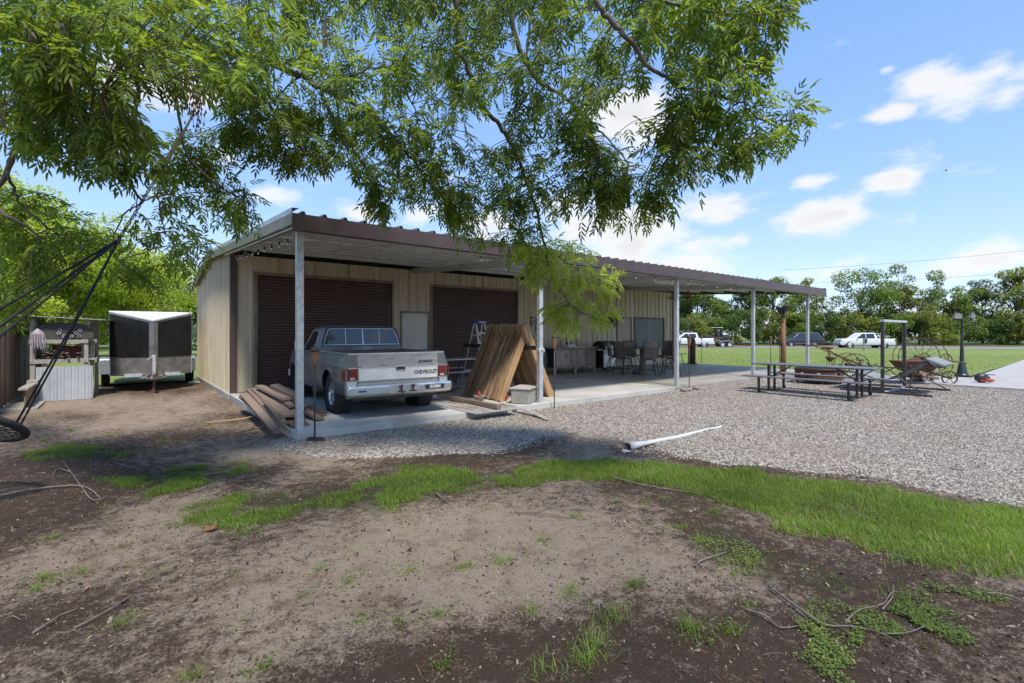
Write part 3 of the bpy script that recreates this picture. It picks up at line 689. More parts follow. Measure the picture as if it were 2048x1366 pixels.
# ---- grass blades
def blades(P_,h,w,az,lean,curl=.5):
    n=len(P_);dx=np.cos(az);dy=np.sin(az);sx,sy=-dy*w/2,dx*w/2
    def pt(t,f): 
        o=lean*h*(t**1.6);zz=h*(t-curl*.35*t*t)
        return P_[:,0]+dx*o,P_[:,1]+dy*o,P_[:,2]+zz,f
    V=np.zeros((n,5,3))
    for i,(t,f,sg_) in enumerate(((0,1,-1),(0,1,1),(.55,.8,-1),(.55,.8,1),(1,0,0))):
        a,b_,c_,_=pt(t,f);V[:,i,0]=a+sx*f*sg_;V[:,i,1]=b_+sy*f*sg_;V[:,i,2]=c_
    o=np.arange(n)[:,None]*5
    return V.reshape(-1,3),o+np.array([[0,1,3,2]]),o+np.array([[2,3,4]])
def add_grass(name,px,py,h,w,m,lean=(.2,1.1)):
    n=len(px);P_=np.stack([px,py,interp_z(px,py,z)-.004],1)
    V,q,t=blades(P_,h,w,rng.uniform(0,6.283,n),rng.uniform(*lean,n))
    return tag(obj(name,npmesh(name,V,[q,t],m)),kind='stuff')
gm1=leafmat('grass_green',(.085,.15,.02),(.20,.285,.045),.45,.5,(.30,.27,.10))
gm3=leafmat('dry_straw',(.20,.16,.07),(.34,.28,.13),.3,.6)
gm2=leafmat('grass_dark',(.075,.14,.018),(.18,.26,.035),.4,.5,(.25,.22,.09))
def fillpoly(poly,n,noise=.25,seed=31,gaps=0):
    a0,b0=poly.min(0);a1,b1=poly.max(0);px,py=scatter(n,a0-.2,a1+.2,b0-.2,b1+.2)
    k=(sdf(px,py,poly)+noise*(fbm(px*3,py*3,3,seed)-.5)+rng.normal(0,.05,n)>0)&vis(px,py)
    if gaps:k&=fbm(px*3.4,py*3.4,3,seed+5)>gaps
    return px[k],py[k]
px,py=fillpoly(grassA,230000,.55);k=(rng.random(len(px))<np.clip(5.2/np.hypot(px-CAM[0],py-CAM[1]),0,1))&(rng.random(len(px))<.45+1.6*sst(.3,.62,fbm(px*2.6,py*2.6,4,67)));px,py=px[k],py[k];hh=rng.uniform(.02,.085,len(px))*(.45+1.0*fbm(px*2,py*2,3,77));add_grass('grass',px,py,hh,rng.uniform(.003,.006,len(px)),gm1);print('gA',len(px))
px,py=fillpoly(grassA,6000,.8);add_grass('dry_grass',px,py,rng.uniform(.02,.10,len(px)),rng.uniform(.002,.004,len(px)),gm3,(.4,1.8))
for P_,nn in ((grassB,90000),(grassC,32000),(grassD,14000)):
    px,py=fillpoly(P_,nn,.6,61,.44);add_grass('grass',px,py,rng.uniform(.02,.055,len(px)),rng.uniform(.003,.0055,len(px)),gm2,(.5,1.5));print('gB',len(px))
# thin scattered grass near patches and tufts
tx=[];ty=[];th=[]
for a,b_,s in tufts:
    k=int(rng.uniform(45,110)*s);r=np.abs(rng.normal(0,.05*s,k));an=rng.uniform(0,6.28,k);tx.append(a+r*np.cos(an)*1.6);ty.append(b_+r*np.sin(an));th.append(rng.uniform(.02,.07,k)*s**.5)
for i in range(260):
    a,b_=rng.uniform(-7,8),rng.uniform(-7.2,1.5)
    if b_>-.3 and a>-.3: continue
    if sdf(np.array([a]),np.array([b_]),gravel_poly)[0]>.1: continue
    k=int(rng.uniform(5,26));tx.append(a+rng.normal(0,.05,k));ty.append(b_+rng.normal(0,.04,k));th.append(rng.uniform(.012,.04,k))
tx=np.concatenate(tx);ty=np.concatenate(ty);th=np.concatenate(th);add_grass('grass_tufts',tx,ty,th,rng.uniform(.002,.005,len(tx)),gm1,(.4,1.6))
# clover-like weeds: small rounded leaves near the soil
def leaflets(P_,s,az,tilt,asp=.8):
    n=len(P_);ca,sa=np.cos(az),np.sin(az);ct,st2=np.cos(tilt),np.sin(tilt)
    sh=np.array([[0,0,0],[.35,-.5*asp,.04],[.8,-.38*asp,.02],[1,0,-.06],[.8,.38*asp,.02],[.35,.5*asp,.04]])
    V=np.zeros((n,6,3))
    for i,(a,b_,c_) in enumerate(sh):
        lx=a*ct-c_*st2;lz=a*st2+c_*ct
        V[:,i,0]=P_[:,0]+s*(lx*ca-b_*sa);V[:,i,1]=P_[:,1]+s*(lx*sa+b_*ca);V[:,i,2]=P_[:,2]+s*lz
    o=np.arange(n)[:,None]*6
    return V.reshape(-1,3),o+np.array([[0,1,2,3]]),o+np.array([[0,3,4,5]])
cvm=leafmat('clover_leaf',(.09,.15,.025),(.20,.265,.05),.4,.5,(.30,.30,.06))
PX_=[];PY_=[]
for P_,nn in ((clovE,11000),(clovF,7500),(clovF2,3200),(clovF3,3500),(clovF4,4000),(clovF5,6000),(clovF6,3500),(grassB,5000),(grassC,3500),(clovG,7000),(clovH,7000)):
    a,b_=fillpoly(P_,nn,1.1,91,.50);PX_.append(a);PY_.append(b_)
for a,b_,s in tufts[::2]:
    k=int(40*s);PX_.append(a+rng.normal(0,.06,k));PY_.append(b_+rng.normal(0,.05,k))
px=np.concatenate(PX_);py=np.concatenate(PY_);n=len(px);print('clover',n)
V,q1,q2=leaflets(np.stack([px,py,interp_z(px,py,z)+rng.uniform(.002,.03,n)],1),rng.uniform(.007,.017,n),rng.uniform(0,6.28,n),rng.uniform(-.2,.7,n))
tag(obj('ground_weeds',npmesh('ground_weeds',V,[q1,q2],cvm)),kind='stuff')
# fallen leaves, brown and yellow
fl=leafmat('fallen_leaf',(.10,.055,.028),(.30,.21,.11),.1,.7,(.55,.42,.06))
px,py=scatter(5200,-9,11,-7.6,9);k=vis(px,py)&((px<-.4)|(py<-.2))&(sdf(px,py,gravel_poly)<.4)&((px<-.25)|(py<0));
w_=rng.random(len(px))<np.where(px<-1.5,.8,.16);k&=w_;px,py=px[k],py[k];n=len(px)
V,q1,q2=leaflets(np.stack([px,py,interp_z(px,py,z)+.006],1),rng.uniform(.012,.045,n),rng.uniform(0,6.28,n),rng.uniform(-.15,.5,n),.35)
tag(obj('leaf_litter',npmesh('leaf_litter',V,[q1,q2],fl)),kind='stuff')
# lawn blades along the near part of the lawn
lg=leafmat('lawn_blade',(.15,.21,.03),(.24,.29,.055),.3,.6)
px,py=scatter(110000,19.2,50,-5,26);d=np.hypot(px-CAM[0],py-CAM[1]);k=(rng.random(len(px))<np.clip((24/d)**2,0,1))&(((px>19.3)&(py>-3.6))|((px>20.9)&(py>-4.2)));px,py=px[k],py[k]
n=len(px);V,q,t=blades(np.stack([px,py,interp_z(px,py,z)+.03],1),rng.uniform(.03,.07,n),rng.uniform(.012,.022,n),rng.uniform(0,6.28,n),rng.uniform(.2,1,n))
tag(obj('lawn_grass',npmesh('lawn_grass',V,[q,t],lg)),kind='stuff')
# ---------------------------------------------------------------- overhanging tree
rng=np.random.default_rng(11)
TR=thing('shade_tree','big leafy pecan tree spreading its branches over the yard from the left','tree',(-6.9,-.2,0))
def B3(pts,d0,d1=None):
    """branch traced as picture points with a distance -> world points"""
    d1=d0 if d1 is None else d1;n=len(pts);return [DP(x,y,d0+(d1-d0)*i/(n-1)) for i,(x,y) in enumerate(pts)]
branches=[ # points, near/far distance, start radius, end radius
 ([(1019,0),(1023,22),(1034,84),(1061,143),(1076,161),(1120,190),(1156,220),(1177,238),(1182,256),(1200,322)],5.2,5.6,.032,.010),
 ([(1177,238),(1184,280),(1195,315),(1217,348),(1254,353),(1298,366)],5.5,5.4,.016,.005),
 ([(1177,238),(1210,274),(1232,296),(1260,330)],5.5,5.7,.012,.004),
 ([(905,-30),(918,37),(917,99),(940,146),(951,194),(981,231),(1010,267),(1032,307),(1050,359),(1072,414),(1079,450),(1090,500),(1100,540)],5.6,6.3,.036,.013),
 ([(1100,540),(1110,572),(1132,595),(1142,612),(1167,626),(1190,640)],6.3,6.3,.012,.004),
 ([(1090,500),(1125,520),(1160,540),(1200,560)],6.3,6.4,.008,.003),
 ([(1079,450),(1076,480),(1072,510)],6.2,6.4,.007,.003),
 ([(600,150),(644,176),(691,194),(743,234),(798,289),(831,329),(856,366),(878,388)],5.2,6.0,.030,.009),
 ([(644,187),(666,238),(688,285),(721,322),(746,348)],5.3,5.8,.022,.006),
 ([(670,176),(713,146),(772,135),(805,168),(827,216),(838,238),(885,263)],5.3,5.6,.015,.005),
 ([(1190,-30),(1197,11),(1217,37),(1246,66),(1276,102),(1298,135),(1327,150),(1363,174),(1415,187),(1477,205),(1510,238),(1561,241),(1612,234)],4.3,4.5,.028,.005),
 ([(1363,174),(1361,220),(1360,271),(1345,300)],4.4,4.6,.010,.003),
 ([(1510,238),(1512,262),(1520,285)],4.5,4.5,.007,.003),
 ([(1057,-20),(1061,48),(1054,106),(1062,140)],5.3,5.2,.016,.010),
 ([(1280,-20),(1300,40),(1330,70),(1380,80),(1440,70),(1500,60),(1560,55)],4.6,4.6,.016,.004),
 ([(1240,-20),(1400,20),(1500,30),(1580,20)],4.2,4.3,.014,.004),
 ([(-150,60),(48,70),(220,72),(307,79),(420,95),(520,120),(600,150)],4.2,5.2,.060,.031),
 ([(-150,20),(60,60),(171,48),(228,40),(330,20),(480,-20),(700,-60),(905,-30)],4.6,5.6,.060,.038),
 ([(700,-60),(900,-90),(1057,-50),(1190,-30)],5.2,4.4,.034,.030),
 ([(900,-90),(1000,-30),(1019,0)],5.3,5.2,.034,.032),
 ([(0,13),(35,35),(110,118),(154,154),(200,190)],3.6,3.8,.014,.005),
 ([(237,72),(243,150),(246,250),(250,334),(272,382),(285,404)],4.4,4.9,.022,.010),
 ([(272,80),(275,180),(272,272),(285,316),(294,378)],4.4,4.9,.020,.009),
 ([(60,60),(50,180),(35,281),(13,342),(-20,400)],4.4,4.6,.028,.02),
 ([(13,342),(26,382),(44,413),(88,448),(123,474),(160,500)],4.5,5.0,.014,.005),
 ([(285,404),(316,395),(334,466),(395,514),(430,540)],4.9,5.3,.009,.003),
 ([(307,79),(350,180),(373,307),(430,365),(461,386),(496,404)],4.6,5.4,.018,.005),
 ([(420,95),(470,150),(518,189),(553,224),(580,255),(588,281),(615,307)],4.9,5.4,.022,.006),
 ([(285,404),(250,430),(225,480),(235,520)],4.9,5.1,.009,.003),
 ([(-150,330),(-40,400),(40,445),(80,480)],4.3,4.6,.03,.006),
 ([(600,150),(560,190),(520,210),(470,230)],5.2,5.3,.010,.004),
 ([(831,329),(800,370),(780,400)],5.9,6.1,.006,.003),
]
segs=[];segr=[]
bk=MB()
base=Vector((-6.9,-.2,0))
def W2(v):return v-base
limb=[]
for (pts,d0,d1,r0,r1) in branches:
    P3=spline(B3(pts,d0,d1),5);m=len(P3)
    P3=[p+Vector(rng.normal(0,.008,3)) for p in P3]
    bk.tube([W2(p) for p in P3],[r0+(r1-r0)*i/(m-1) for i in range(m)],6 if r0<.02 else 9)
    for i,p in enumerate(P3): segs.append(p);segr.append(r0+(r1-r0)*i/(m-1))
# trunk and the limbs that carry the traced branches
a=DP(-150,60,4.2);b=DP(-150,20,4.6);c_=DP(-150,330,4.3)
fork=Vector((-6.7,-.5,2.5))
tk=MB();tk.tube([(0,0,-.2),(0,0,.05),(.02,-.03,.5),(.08,-.1,1.4),(.15,-.2,2.2),(.2,-.3,2.6)],[.52,.42,.34,.30,.31,.27],16)
tk.build('trunk',M['bark'],TR,smooth=True)
for q,r in ((a,.06),(b,.06),(c_,.03)):
    mid=(fork+q)/2+Vector((0,0,.35));bk.tube([W2(p) for p in spline([fork+Vector((0,0,-.3)),fork.lerp(mid,.5)+Vector((0,0,.25)),mid+Vector((0,0,.2)),q],5)],[.16-(.16-r)*i/15 for i in range(16)],9)
# upright crown limbs above and left of the picture
crown_extra=[]
for k,(tx_,ty_,tz_) in enumerate(((-8,-2.5,6.5),(-7.6,1.8,7.0),(-5.0,-2.2,7.4),(-5.6,1.2,7.6),(-9,-.2,6))):
    e=Vector((tx_,ty_,tz_));P3=spline([fork+Vector((0,0,-.2)),fork.lerp(e,.4)+Vector((0,0,.5)),e],6);m=len(P3)
    bk.tube([W2(p) for p in P3],[.15*(1-i/m)+.015 for i in range(m)],8);crown_extra.append(e)
bk.build('branches',M['bark'],TR,smooth=True)
segs=np.array([tuple(p) for p in segs])
# crown regions: polygon in the picture, distance range, number of twigs
regions=[
 ([(-60,-60),(560,-60),(620,90),(560,170),(420,180),(330,120),(200,110),(120,180),(-60,190)],3.3,5.2,215),
 ([(-60,150),(150,120),(260,200),(330,300),(360,330),(300,370),(180,330),(90,300),(-60,230)],3.7,4.8,125),
 ([(-60,330),(60,370),(200,430),(330,420),(430,480),(400,560),(310,590),(220,520),(100,560),(30,640),(-60,600)],4.5,6.0,75),
 ([(330,260),(440,290),(500,370),(520,425),(470,455),(400,425),(340,400)],5.0,5.8,48),
 ([(560,-60),(1000,-60),(1000,180),(880,260),(760,250),(640,230),(600,180)],4.6,6.6,250),
 ([(430,150),(560,170),(640,240),(650,310),(600,335),(520,330),(450,280)],4.9,5.8,70),
 ([(600,220),(760,240),(880,270),(1010,290),(1030,400),(960,420),(880,395),(800,385),(730,345),(640,320)],5.2,6.4,125),
 ([(700,330),(760,340),(790,400),(770,435),(730,420)],5.7,6.1,16),
 ([(870,390),(1040,400),(1090,460),(1060,505),(960,485),(900,470)],5.8,6.6,48),
 ([(1000,-60),(1300,-60),(1330,120),(1230,180),(1190,250),(1100,230),(1010,180)],4.3,6.0,112),
 ([(1010,180),(1100,220),(1190,260),(1240,330),(1250,430),(1180,450),(1080,410),(1020,300)],5.2,6.2,90),
 ([(1190,260),(1250,330),(1340,370),(1370,400),(1300,450),(1230,440),(1190,350)],5.2,5.8,36),
 ([(1280,-60),(1600,-60),(1570,30),(1560,80),(1520,130),(1500,180),(1400,190),(1320,140)],4.0,5.0,110),
 ([(1340,180),(1480,200),(1545,230),(1585,222),(1570,270),(1520,320),(1440,330),(1400,370),(1330,350),(1290,330),(1290,250)],4.3,5.2,78),
 ([(1540,215),(1590,210),(1600,245),(1570,275)],4.4,4.6,8),
 ([(1050,490),(1160,480),(1235,530),(1240,580),(1180,600),(1100,570),(1050,540)],6.1,6.6,44),
 ([(1090,590),(1180,590),(1235,600),(1225,640),(1150,655),(1095,640)],6.2,6.5,22),
 ([(-60,560),(40,560),(90,600),(80,640),(20,640),(-60,640)],6.5,7.5,24),
]
def inpoly(x,y,poly):
    c=False;n=len(poly)
    for i in range(n):
        x1,y1=poly[i];x2,y2=poly[(i+1)%n]
        if (y1>y)!=(y2>y) and x<(x2-x1)*(y-y1)/(y2-y1)+x1:c=not c
    return c
leafB=[];leafD=[];leafS=[]   # compound leaf base, direction, size
tw=MB()
def twig(p,q,nl,ls):
    L_=(q-p).length;mid=(p+q)/2+Vector(rng.normal(0,.07*L_,3))+Vector((0,0,.06*L_))
    P3=spline([p,mid,q],4)
    tw.tube([W2(v) for v in P3],[.006-.0045*i/(len(P3)-1) for i in range(len(P3))],4,False)
    for i in range(nl):
        t=(.25+.75*(i+rng.random())/nl)*(len(P3)-1);k=min(int(t),len(P3)-2);bb=P3[k].lerp(P3[k+1],t-k)
        ax=(P3[k+1]-P3[k]).normalized()
        rd_=Vector(rng.normal(0,1,3));rd_-=ax*rd_.dot(ax);rd_.normalize()
        dv=(ax*.55+rd_*.8+Vector((0,0,-.62))).normalized()
        leafB.append(bb);leafD.append(dv);leafS.append(ls*rng.uniform(.75,1.2))
for poly,d0,d1,nt_ in regions:
    xs=[p[0] for p in poly];ys=[p[1] for p in poly];c=0
    while c<nt_:
        x_=rng.uniform(min(xs),max(xs));y_=rng.uniform(min(ys),max(ys))
        if not inpoly(x_,y_,poly):continue
        c+=1;q=DP(x_,y_,rng.uniform(d0,d1));dd=((segs-np.array(q))**2).sum(1);k=int(np.argmin(dd+rng.random(len(dd))*.05));p=Vector(segs[k])
        if (q-p).length>1.3:p=q+(p-q).normalized()*rng.uniform(.5,.8)
        if (q-p).length<.12:q=q+Vector(rng.normal(0,.15,3))
        twig(p,q,int(rng.integers(5,9)),.19)
# the part of the crown outside the frame (it shades the yard)
for k in range(110):
    e=crown_extra[k%5];q=e+Vector(rng.normal(0,1.0,3))*1.25
    if q.z<3.6:q.z=3.6+rng.random()
    twig(q+Vector(rng.normal(0,.3,3)),q,5,.24)
for k in range(60):
    q=Vector((rng.uniform(-4.5,1.8),rng.uniform(-9.5,-4.8),rng.uniform(4.6,6.6)))
    rel=q-Vector(CAM);dep=rel.x*cc+rel.y*cs;
    if dep>.4 and (q.z-1.6)/dep<.80 :continue
    twig(q+Vector(rng.normal(0,.3,3)),q,5,.24)
tw.build('twigs',M['bark'],TR)
nL=len(leafB);print('compound leaves',nL)
# leaf shape: rachis + leaflets in a local frame (x along the rachis)
def leaf_template(np_,droop,seed):
    r=np.random.default_rng(seed);V=[];Q=[];Tt=[]
    def leaflet(bx,bz,ang,ln,wd,tl):
        o=len(V);ca,sa=math.cos(ang),math.sin(ang)
        for (u,v,w) in ((0,0,0),(.32,-.5,.02),(.68,-.38,-.03),(1,0,-.12),(.68,.38,-.03),(.32,.5,.02)):
            lx=u*ln;ly=v*wd;lz=(w*ln)+abs(v)*wd*tl-u*u*ln*.18
            V.append((bx+lx*ca-ly*sa,lx*sa+ly*ca,bz+lz))
        Q.append((o,o+1,o+2,o+3));Q.append((o,o+3,o+4,o+5))
    for i in range(np_):
        t=.30+.60*i/(np_-1);bz=-droop*t*t;sz=.42*(1-.35*abs(t-.6))
        for sgn in (-1,1):
            leaflet(t+r.normal(0,.01),bz,sgn*(1.0-.35*t+r.normal(0,.08)),sz*r.uniform(.85,1.1),sz*.25,.25)
    leaflet(1.0,-droop,0,.42,.115,.25)
    V+= [(0,-.006,0),(0,.006,0),(1,.003,-droop),(1,-.003,-droop)];o=len(V)-4;Q.append((o,o+3,o+2,o+1))
    return np.array(V),np.array(Q)
temps=[leaf_template(3,.15,1),leaf_template(4,.28,2),leaf_template(3,.32,3),leaf_template(4,.10,4)]
lfm=leafmat('pecan_leaf',(.062,.110,.017),(.185,.265,.042),.55,.42)
B_=np.array([tuple(p) for p in leafB]);D_=np.array([tuple(p) for p in leafD]);S_=np.array(leafS)
def frames(D_):
    n=len(D_);up=np.tile(np.array([0,0,1.]),(n,1));yv=np.cross(up,D_);yv/=np.linalg.norm(yv,axis=1)[:,None]+1e-9;zv=np.cross(D_,yv)
    roll=rng.normal(0,.45,n)[:,None];y2=yv*np.cos(roll)+zv*np.sin(roll);z2=np.cross(D_,y2);return y2,z2
Yv,Zv=frames(D_)
dist=np.linalg.norm(B_-np.array(CAM),axis=1)
rel=B_-np.array(CAM);dep=rel[:,0]*cc+rel[:,1]*cs;lat=rel[:,0]*cs-rel[:,1]*cc
sx=CX+FPX*lat/np.maximum(dep,.01);sy=HY-FPX*rel[:,2]/np.maximum(dep,.01)
inv_=(dep>.5)&(sx>20)&(sx<2000)&(sy>20)
# drooping tip gets its own paler leaves, sunlight painted into their colour
order=np.argsort(np.where(inv_,dep/S_,1e9));first=set(order[:300].tolist())
tmesh=[]
for Vt,Qt in temps: tmesh.append(npmesh('compound_leaf',Vt,[Qt],lfm))
for i in order[:300]:
    i=int(i);Mx=Matrix(((D_[i,0],Yv[i,0],Zv[i,0],0),(D_[i,1],Yv[i,1],Zv[i,1],0),(D_[i,2],Yv[i,2],Zv[i,2],0),(0,0,0,1)))
    o=obj('leaf',tmesh[i%4],TR);o.matrix_local=Matrix.Translation(Vector(B_[i])-base)@Mx@Matrix.Scale(S_[i],4)
Vs=[];Qs=[];off=0
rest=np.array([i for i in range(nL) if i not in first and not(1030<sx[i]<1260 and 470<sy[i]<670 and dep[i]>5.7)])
for k in range(4):
    sel=rest[rest%4==k];Vt,Qt=temps[k]
    V=B_[sel][:,None,:]-np.array(base)[None,None]+S_[sel][:,None,None]*(Vt[None,:,0:1]*D_[sel][:,None,:]+Vt[None,:,1:2]*Yv[sel][:,None,:]+Vt[None,:,2:3]*Zv[sel][:,None,:])
    Q=np.arange(len(sel))[:,None,None]*len(Vt)+Qt[None]+off
    Vs.append(V.reshape(-1,3));Qs.append(Q.reshape(-1,4));off+=len(sel)*len(Vt)
sun_tinted=[i for i in range(nL) if i not in first and 1030<sx[i]<1260 and 470<sy[i]<670 and dep[i]>5.7]
ys=np.array(sun_tinted);YV=[];YQ=[];yo=0
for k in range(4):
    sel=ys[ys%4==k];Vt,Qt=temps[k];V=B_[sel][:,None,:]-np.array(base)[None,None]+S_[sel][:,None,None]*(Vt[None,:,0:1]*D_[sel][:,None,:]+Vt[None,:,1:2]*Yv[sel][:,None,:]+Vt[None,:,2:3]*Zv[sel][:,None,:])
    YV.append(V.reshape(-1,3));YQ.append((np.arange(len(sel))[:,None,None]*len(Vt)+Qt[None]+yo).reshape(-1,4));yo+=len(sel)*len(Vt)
tag(obj('sun_tinted_foliage',npmesh('sun_tinted_foliage',np.concatenate(YV),[np.concatenate(YQ)],leafmat('sun_tinted_leaf',(.20,.29,.04),(.42,.48,.10),.5,.4)),TR),'lighter yellow green leaves on the drooping branch, sunlight painted into their colour',kind='stuff')  # brighter copy of the leaf material, imitates sun falling on this branch
fo=obj('foliage',npmesh('foliage',np.concatenate(Vs),[np.concatenate(Qs)],lfm),TR);tag(fo,kind='stuff')
# brown hanging seed clusters
sc=MB()
for (x_,y_,d_,n_) in ((370,185,4.3,90),(5,215,4.0,40),(655,75,4.8,40),(645,322,5.3,14),(480,30,4.4,24),(395,215,4.3,70),(345,170,4.4,60),(1150,570,6.2,12)):
    for k in range(7):
        p=DP(x_+rng.normal(0,8),y_-40,d_);q=p-Vector((rng.normal(0,.02),0,.32));sc.tube([W2(p),W2(q)],.0015,3,False)
    for k in range(n_):
        p=DP(x_+rng.normal(0,9),y_+rng.normal(0,20),d_+rng.normal(0,.05));
        sc.add([W2(p+Vector(v)) for v in ((0,0,.022),(.008,0,0),(0,.008,0),(-.008,-.002,0),(0,0,-.022))],[(0,1,2),(0,2,3),(0,3,1),(4,2,1),(4,3,2),(4,1,3)])
tag(sc.build('seed_clusters',mat('seed_brown',(.10,.035,.022),.8),TR),kind='stuff')
# ---------------------------------------------------------------- background trees
def bgtree(name,label,loc,h,r,m,leaf,n,lobes=26,trunk_r=.18,low=.15,group=None,flat=.85,seed=1,bark=None,cat='tree',stem=True,shape=1.0):
    rg=np.random.default_rng(seed);t=thing(name,label,cat,loc,rg.uniform(0,6.28),group)
    c0=h*(low+1)/2;hh=h*(1-low)/2
    # lobe centres inside an egg-shaped crown
    C=[];R=[]
    while len(C)<lobes:
        u=rg.normal(0,1,3);u/=np.linalg.norm(u);k=rg.uniform(.35,.88)
        wz=1-.35*shape*max(u[2],0)
        C.append((u[0]*r*k*wz,u[1]*r*k*wz,c0+u[2]*hh*k));R.append(rg.uniform(.17,.38)*r*flat)
    C=np.array(C);R=np.array(R)
    # limbs
    if stem:
        b=MB();th=h*max(low,.12);b.tube([(0,0,-.3),(0,0,th*.5),(rg.normal(0,.1),rg.normal(0,.1),th),(rg.normal(0,.2),rg.normal(0,.2),c0)],[trunk_r*1.3,trunk_r,trunk_r*.8,trunk_r*.35],8)
        b.build('trunk',bark or M['bark'],t,smooth=True)
        b=MB()
        for c in C[:16]:
            st_=Vector((0,0,rg.uniform(th*.8,c0)));e=Vector(c);b.tube([st_,st_.lerp(e,.5)+Vector((0,0,.1*r)),e],[trunk_r*.4,trunk_r*.22,.02],5,False)
        b.build('limbs',bark or M['bark'],t)
    w=R**2;w/=w.sum();ci=rg.choice(len(C),n,p=w)
    u=rg.normal(0,1,(n,3));u/=np.linalg.norm(u,axis=1)[:,None];rad=rg.uniform(.55,1.12,n)**.8
    P_=C[ci]+u*(R[ci]*rad)[:,None]*np.array([1,1,.72])
    P_[:,2]=np.maximum(P_[:,2],.05)
    az=rg.uniform(0,6.28,n);tl=rg.uniform(-1.3,.5,n);s=leaf*rg.uniform(.6,1.3,n)
    V,q1,q2=leaflets(P_,s,az,tl,.62)
    f=obj('crown',npmesh('crown',V,[q1,q2],m),t);return t
tm1=leafmat('tree_mid',(.085,.14,.03),(.18,.26,.06),.40,.6)
tm2=leafmat('tree_dark',(.05,.09,.024),(.11,.165,.04),.35,.6)
tm3=leafmat('tree_lime',(.19,.27,.035),(.36,.45,.08),.5,.6)
tm4=leafmat('tree_grey',(.10,.14,.09),(.20,.25,.16),.35,.6)
tm5=leafmat('tree_olive',(.12,.155,.03),(.22,.265,.06),.4,.6)
def WP(x,d,z=-.3):
    p=DP(x,665,d);return (p.x,p.y,z)
i=0
specs=[(1395,80,11.8,4.6,tm1,'loose pale green tree beyond the road, seen between the third and fourth posts'),
(1470,82,12,4.8,tm2,'dark bushy tree standing behind the vehicle trailer'),
(1545,80,12.6,5.0,tm1,'rounded green tree beyond the road behind the leaning log post bell'),
(1610,84,12,4.6,tm5,'olive green tree rising behind the dark SUV'),
(1722,78,14.2,6.2,tm1,'tall broad tree behind the white pickup, highest of the row'),
(1800,79,13.2,4.4,tm5,'olive tree between the tall broad tree and the lamp post'),
(1895,80,13.4,4.8,tm1,'rounded tree behind the lamp post beyond the road'),
(1965,84,12.2,4.6,tm2,'lower dark tree right of the lamp post'),
(2035,78,13.6,5.0,tm5,'tree with loose branches at the right edge of the frame'),
(2120,80,11.0,5.0,tm1,'tree just outside the right edge beyond the road'),
(1340,86,9.2,4.8,tm2,'dark tree beyond the road behind the end of the workshop wall')]
for (x_,d_,h_,r_,m_,lb) in specs:
    i+=1;bgtree('roadside_tree',lb,WP(x_,d_),h_,r_,m_,.30,9000,30,.2,.10,'trees beyond the road',seed=100+i)
# low brush between the trees
b_=[];i=0
for k in range(32):
    x_=1330+k*27;d_=73+rng.uniform(-1.5,3);i+=1
    bgtree('roadside_bush',('low dense brush under the roadside trees, %s'%(('behind the parked vehicles' if k<15 else 'right of the white pickup'))),WP(x_,d_+(8 if k%2 else 0)),rng.uniform(4.6,6.8),rng.uniform(3.4,4.4),(tm2,tm1,tm5)[k%3],.26,4600,18,.05,.0,'brush under the roadside trees',seed=300+i,cat='bush',stem=False,shape=0)
# bare dead tree
dt=thing('dead_tree','leafless thin dead tree between the roadside trees','tree',WP(1838,76))
b=MB()
def rec(p,dv,L_,r,k):
    q=p+dv*L_;b.tube([p,p.lerp(q,.5)+Vector(rng.normal(0,.05*L_,3)),q],[r,r*.8,r*.55],5,False)
    if k>0:
        for j in range(3 if k>1 else 2):
            rec(p.lerp(q,rng.uniform(.6,1)),(dv+Vector(rng.normal(0,.42,3))).normalized(),L_*rng.uniform(.55,.75),r*.55,k-1)
rec(Vector((0,0,-.3)),Vector((.03,0,1)),4.2,.14,4);b.build('branches',M['bark'],dt)
# left side trees
left=[(-40,24,10.4,5.2,tm3,.16,'lime_tree','lime green tree filling the left edge behind the plank fence'),
(110,27,10.0,5.2,tm3,.15,'cypress_tree','feathery bright green tree behind the storage rack'),
(235,31,8.6,4.8,tm3,.16,'cypress_tree','feathery yellow green tree rising over the cargo trailer'),
(40,38,12.5,6,tm1,.24,'background_tree','taller green tree behind the feathery trees at far left'),
(315,46,8.2,5.4,tm2,.26,'background_tree','dark green tree behind the cargo trailer roof'),
(372,44,6.6,4.4,tm4,.22,'olive_tree','grey green tree close to the back corner of the workshop'),
(420,60,8.6,4.6,tm4,.3,'olive_tree','grey green tree mostly hidden behind the workshop'),
(180,48,10.5,6,tm2,.28,'background_tree','dark tree deep behind the storage rack')]
for (x_,d_,h_,r_,m_,lf,nm,lb) in left:
    i+=1;bgtree(nm,lb,WP(x_,d_,0),h_,r_,m_,lf,26000 if lf<.2 else 12000,40,.28,.06 if lf<.2 else .02,'trees behind the yard',seed=500+i,shape=1.3)
for k,(x_,d_,h_,r_) in enumerate(((-110,10.8,3.0,1.5),(20,13.2,2.7,1.0),(-30,11.6,3.2,1.3))):
    i+=1;bgtree('fence_shrub',['leafy branches hanging over the near end of the plank fence','bright shrub leaning over the fence beside the storage rack','tall bright shrub above the plank fence'][k],WP(x_,d_,0),h_,r_,tm3,.085,7000,22,.06,.42,'shrubs along the plank fence',seed=700+i,cat='shrub',shape=.3)
for k in range(12):
    x_=-60+k*46;i+=1;bgtree('field_bush','dark low brush closing the view behind the left lawn',WP(x_,62,0),rng.uniform(3.5,5.5),rng.uniform(3,4),tm2 if k%2 else tm1,.3,2600,14,.05,0,'brush behind the left lawn',seed=800+i,cat='bush',stem=False,shape=0)
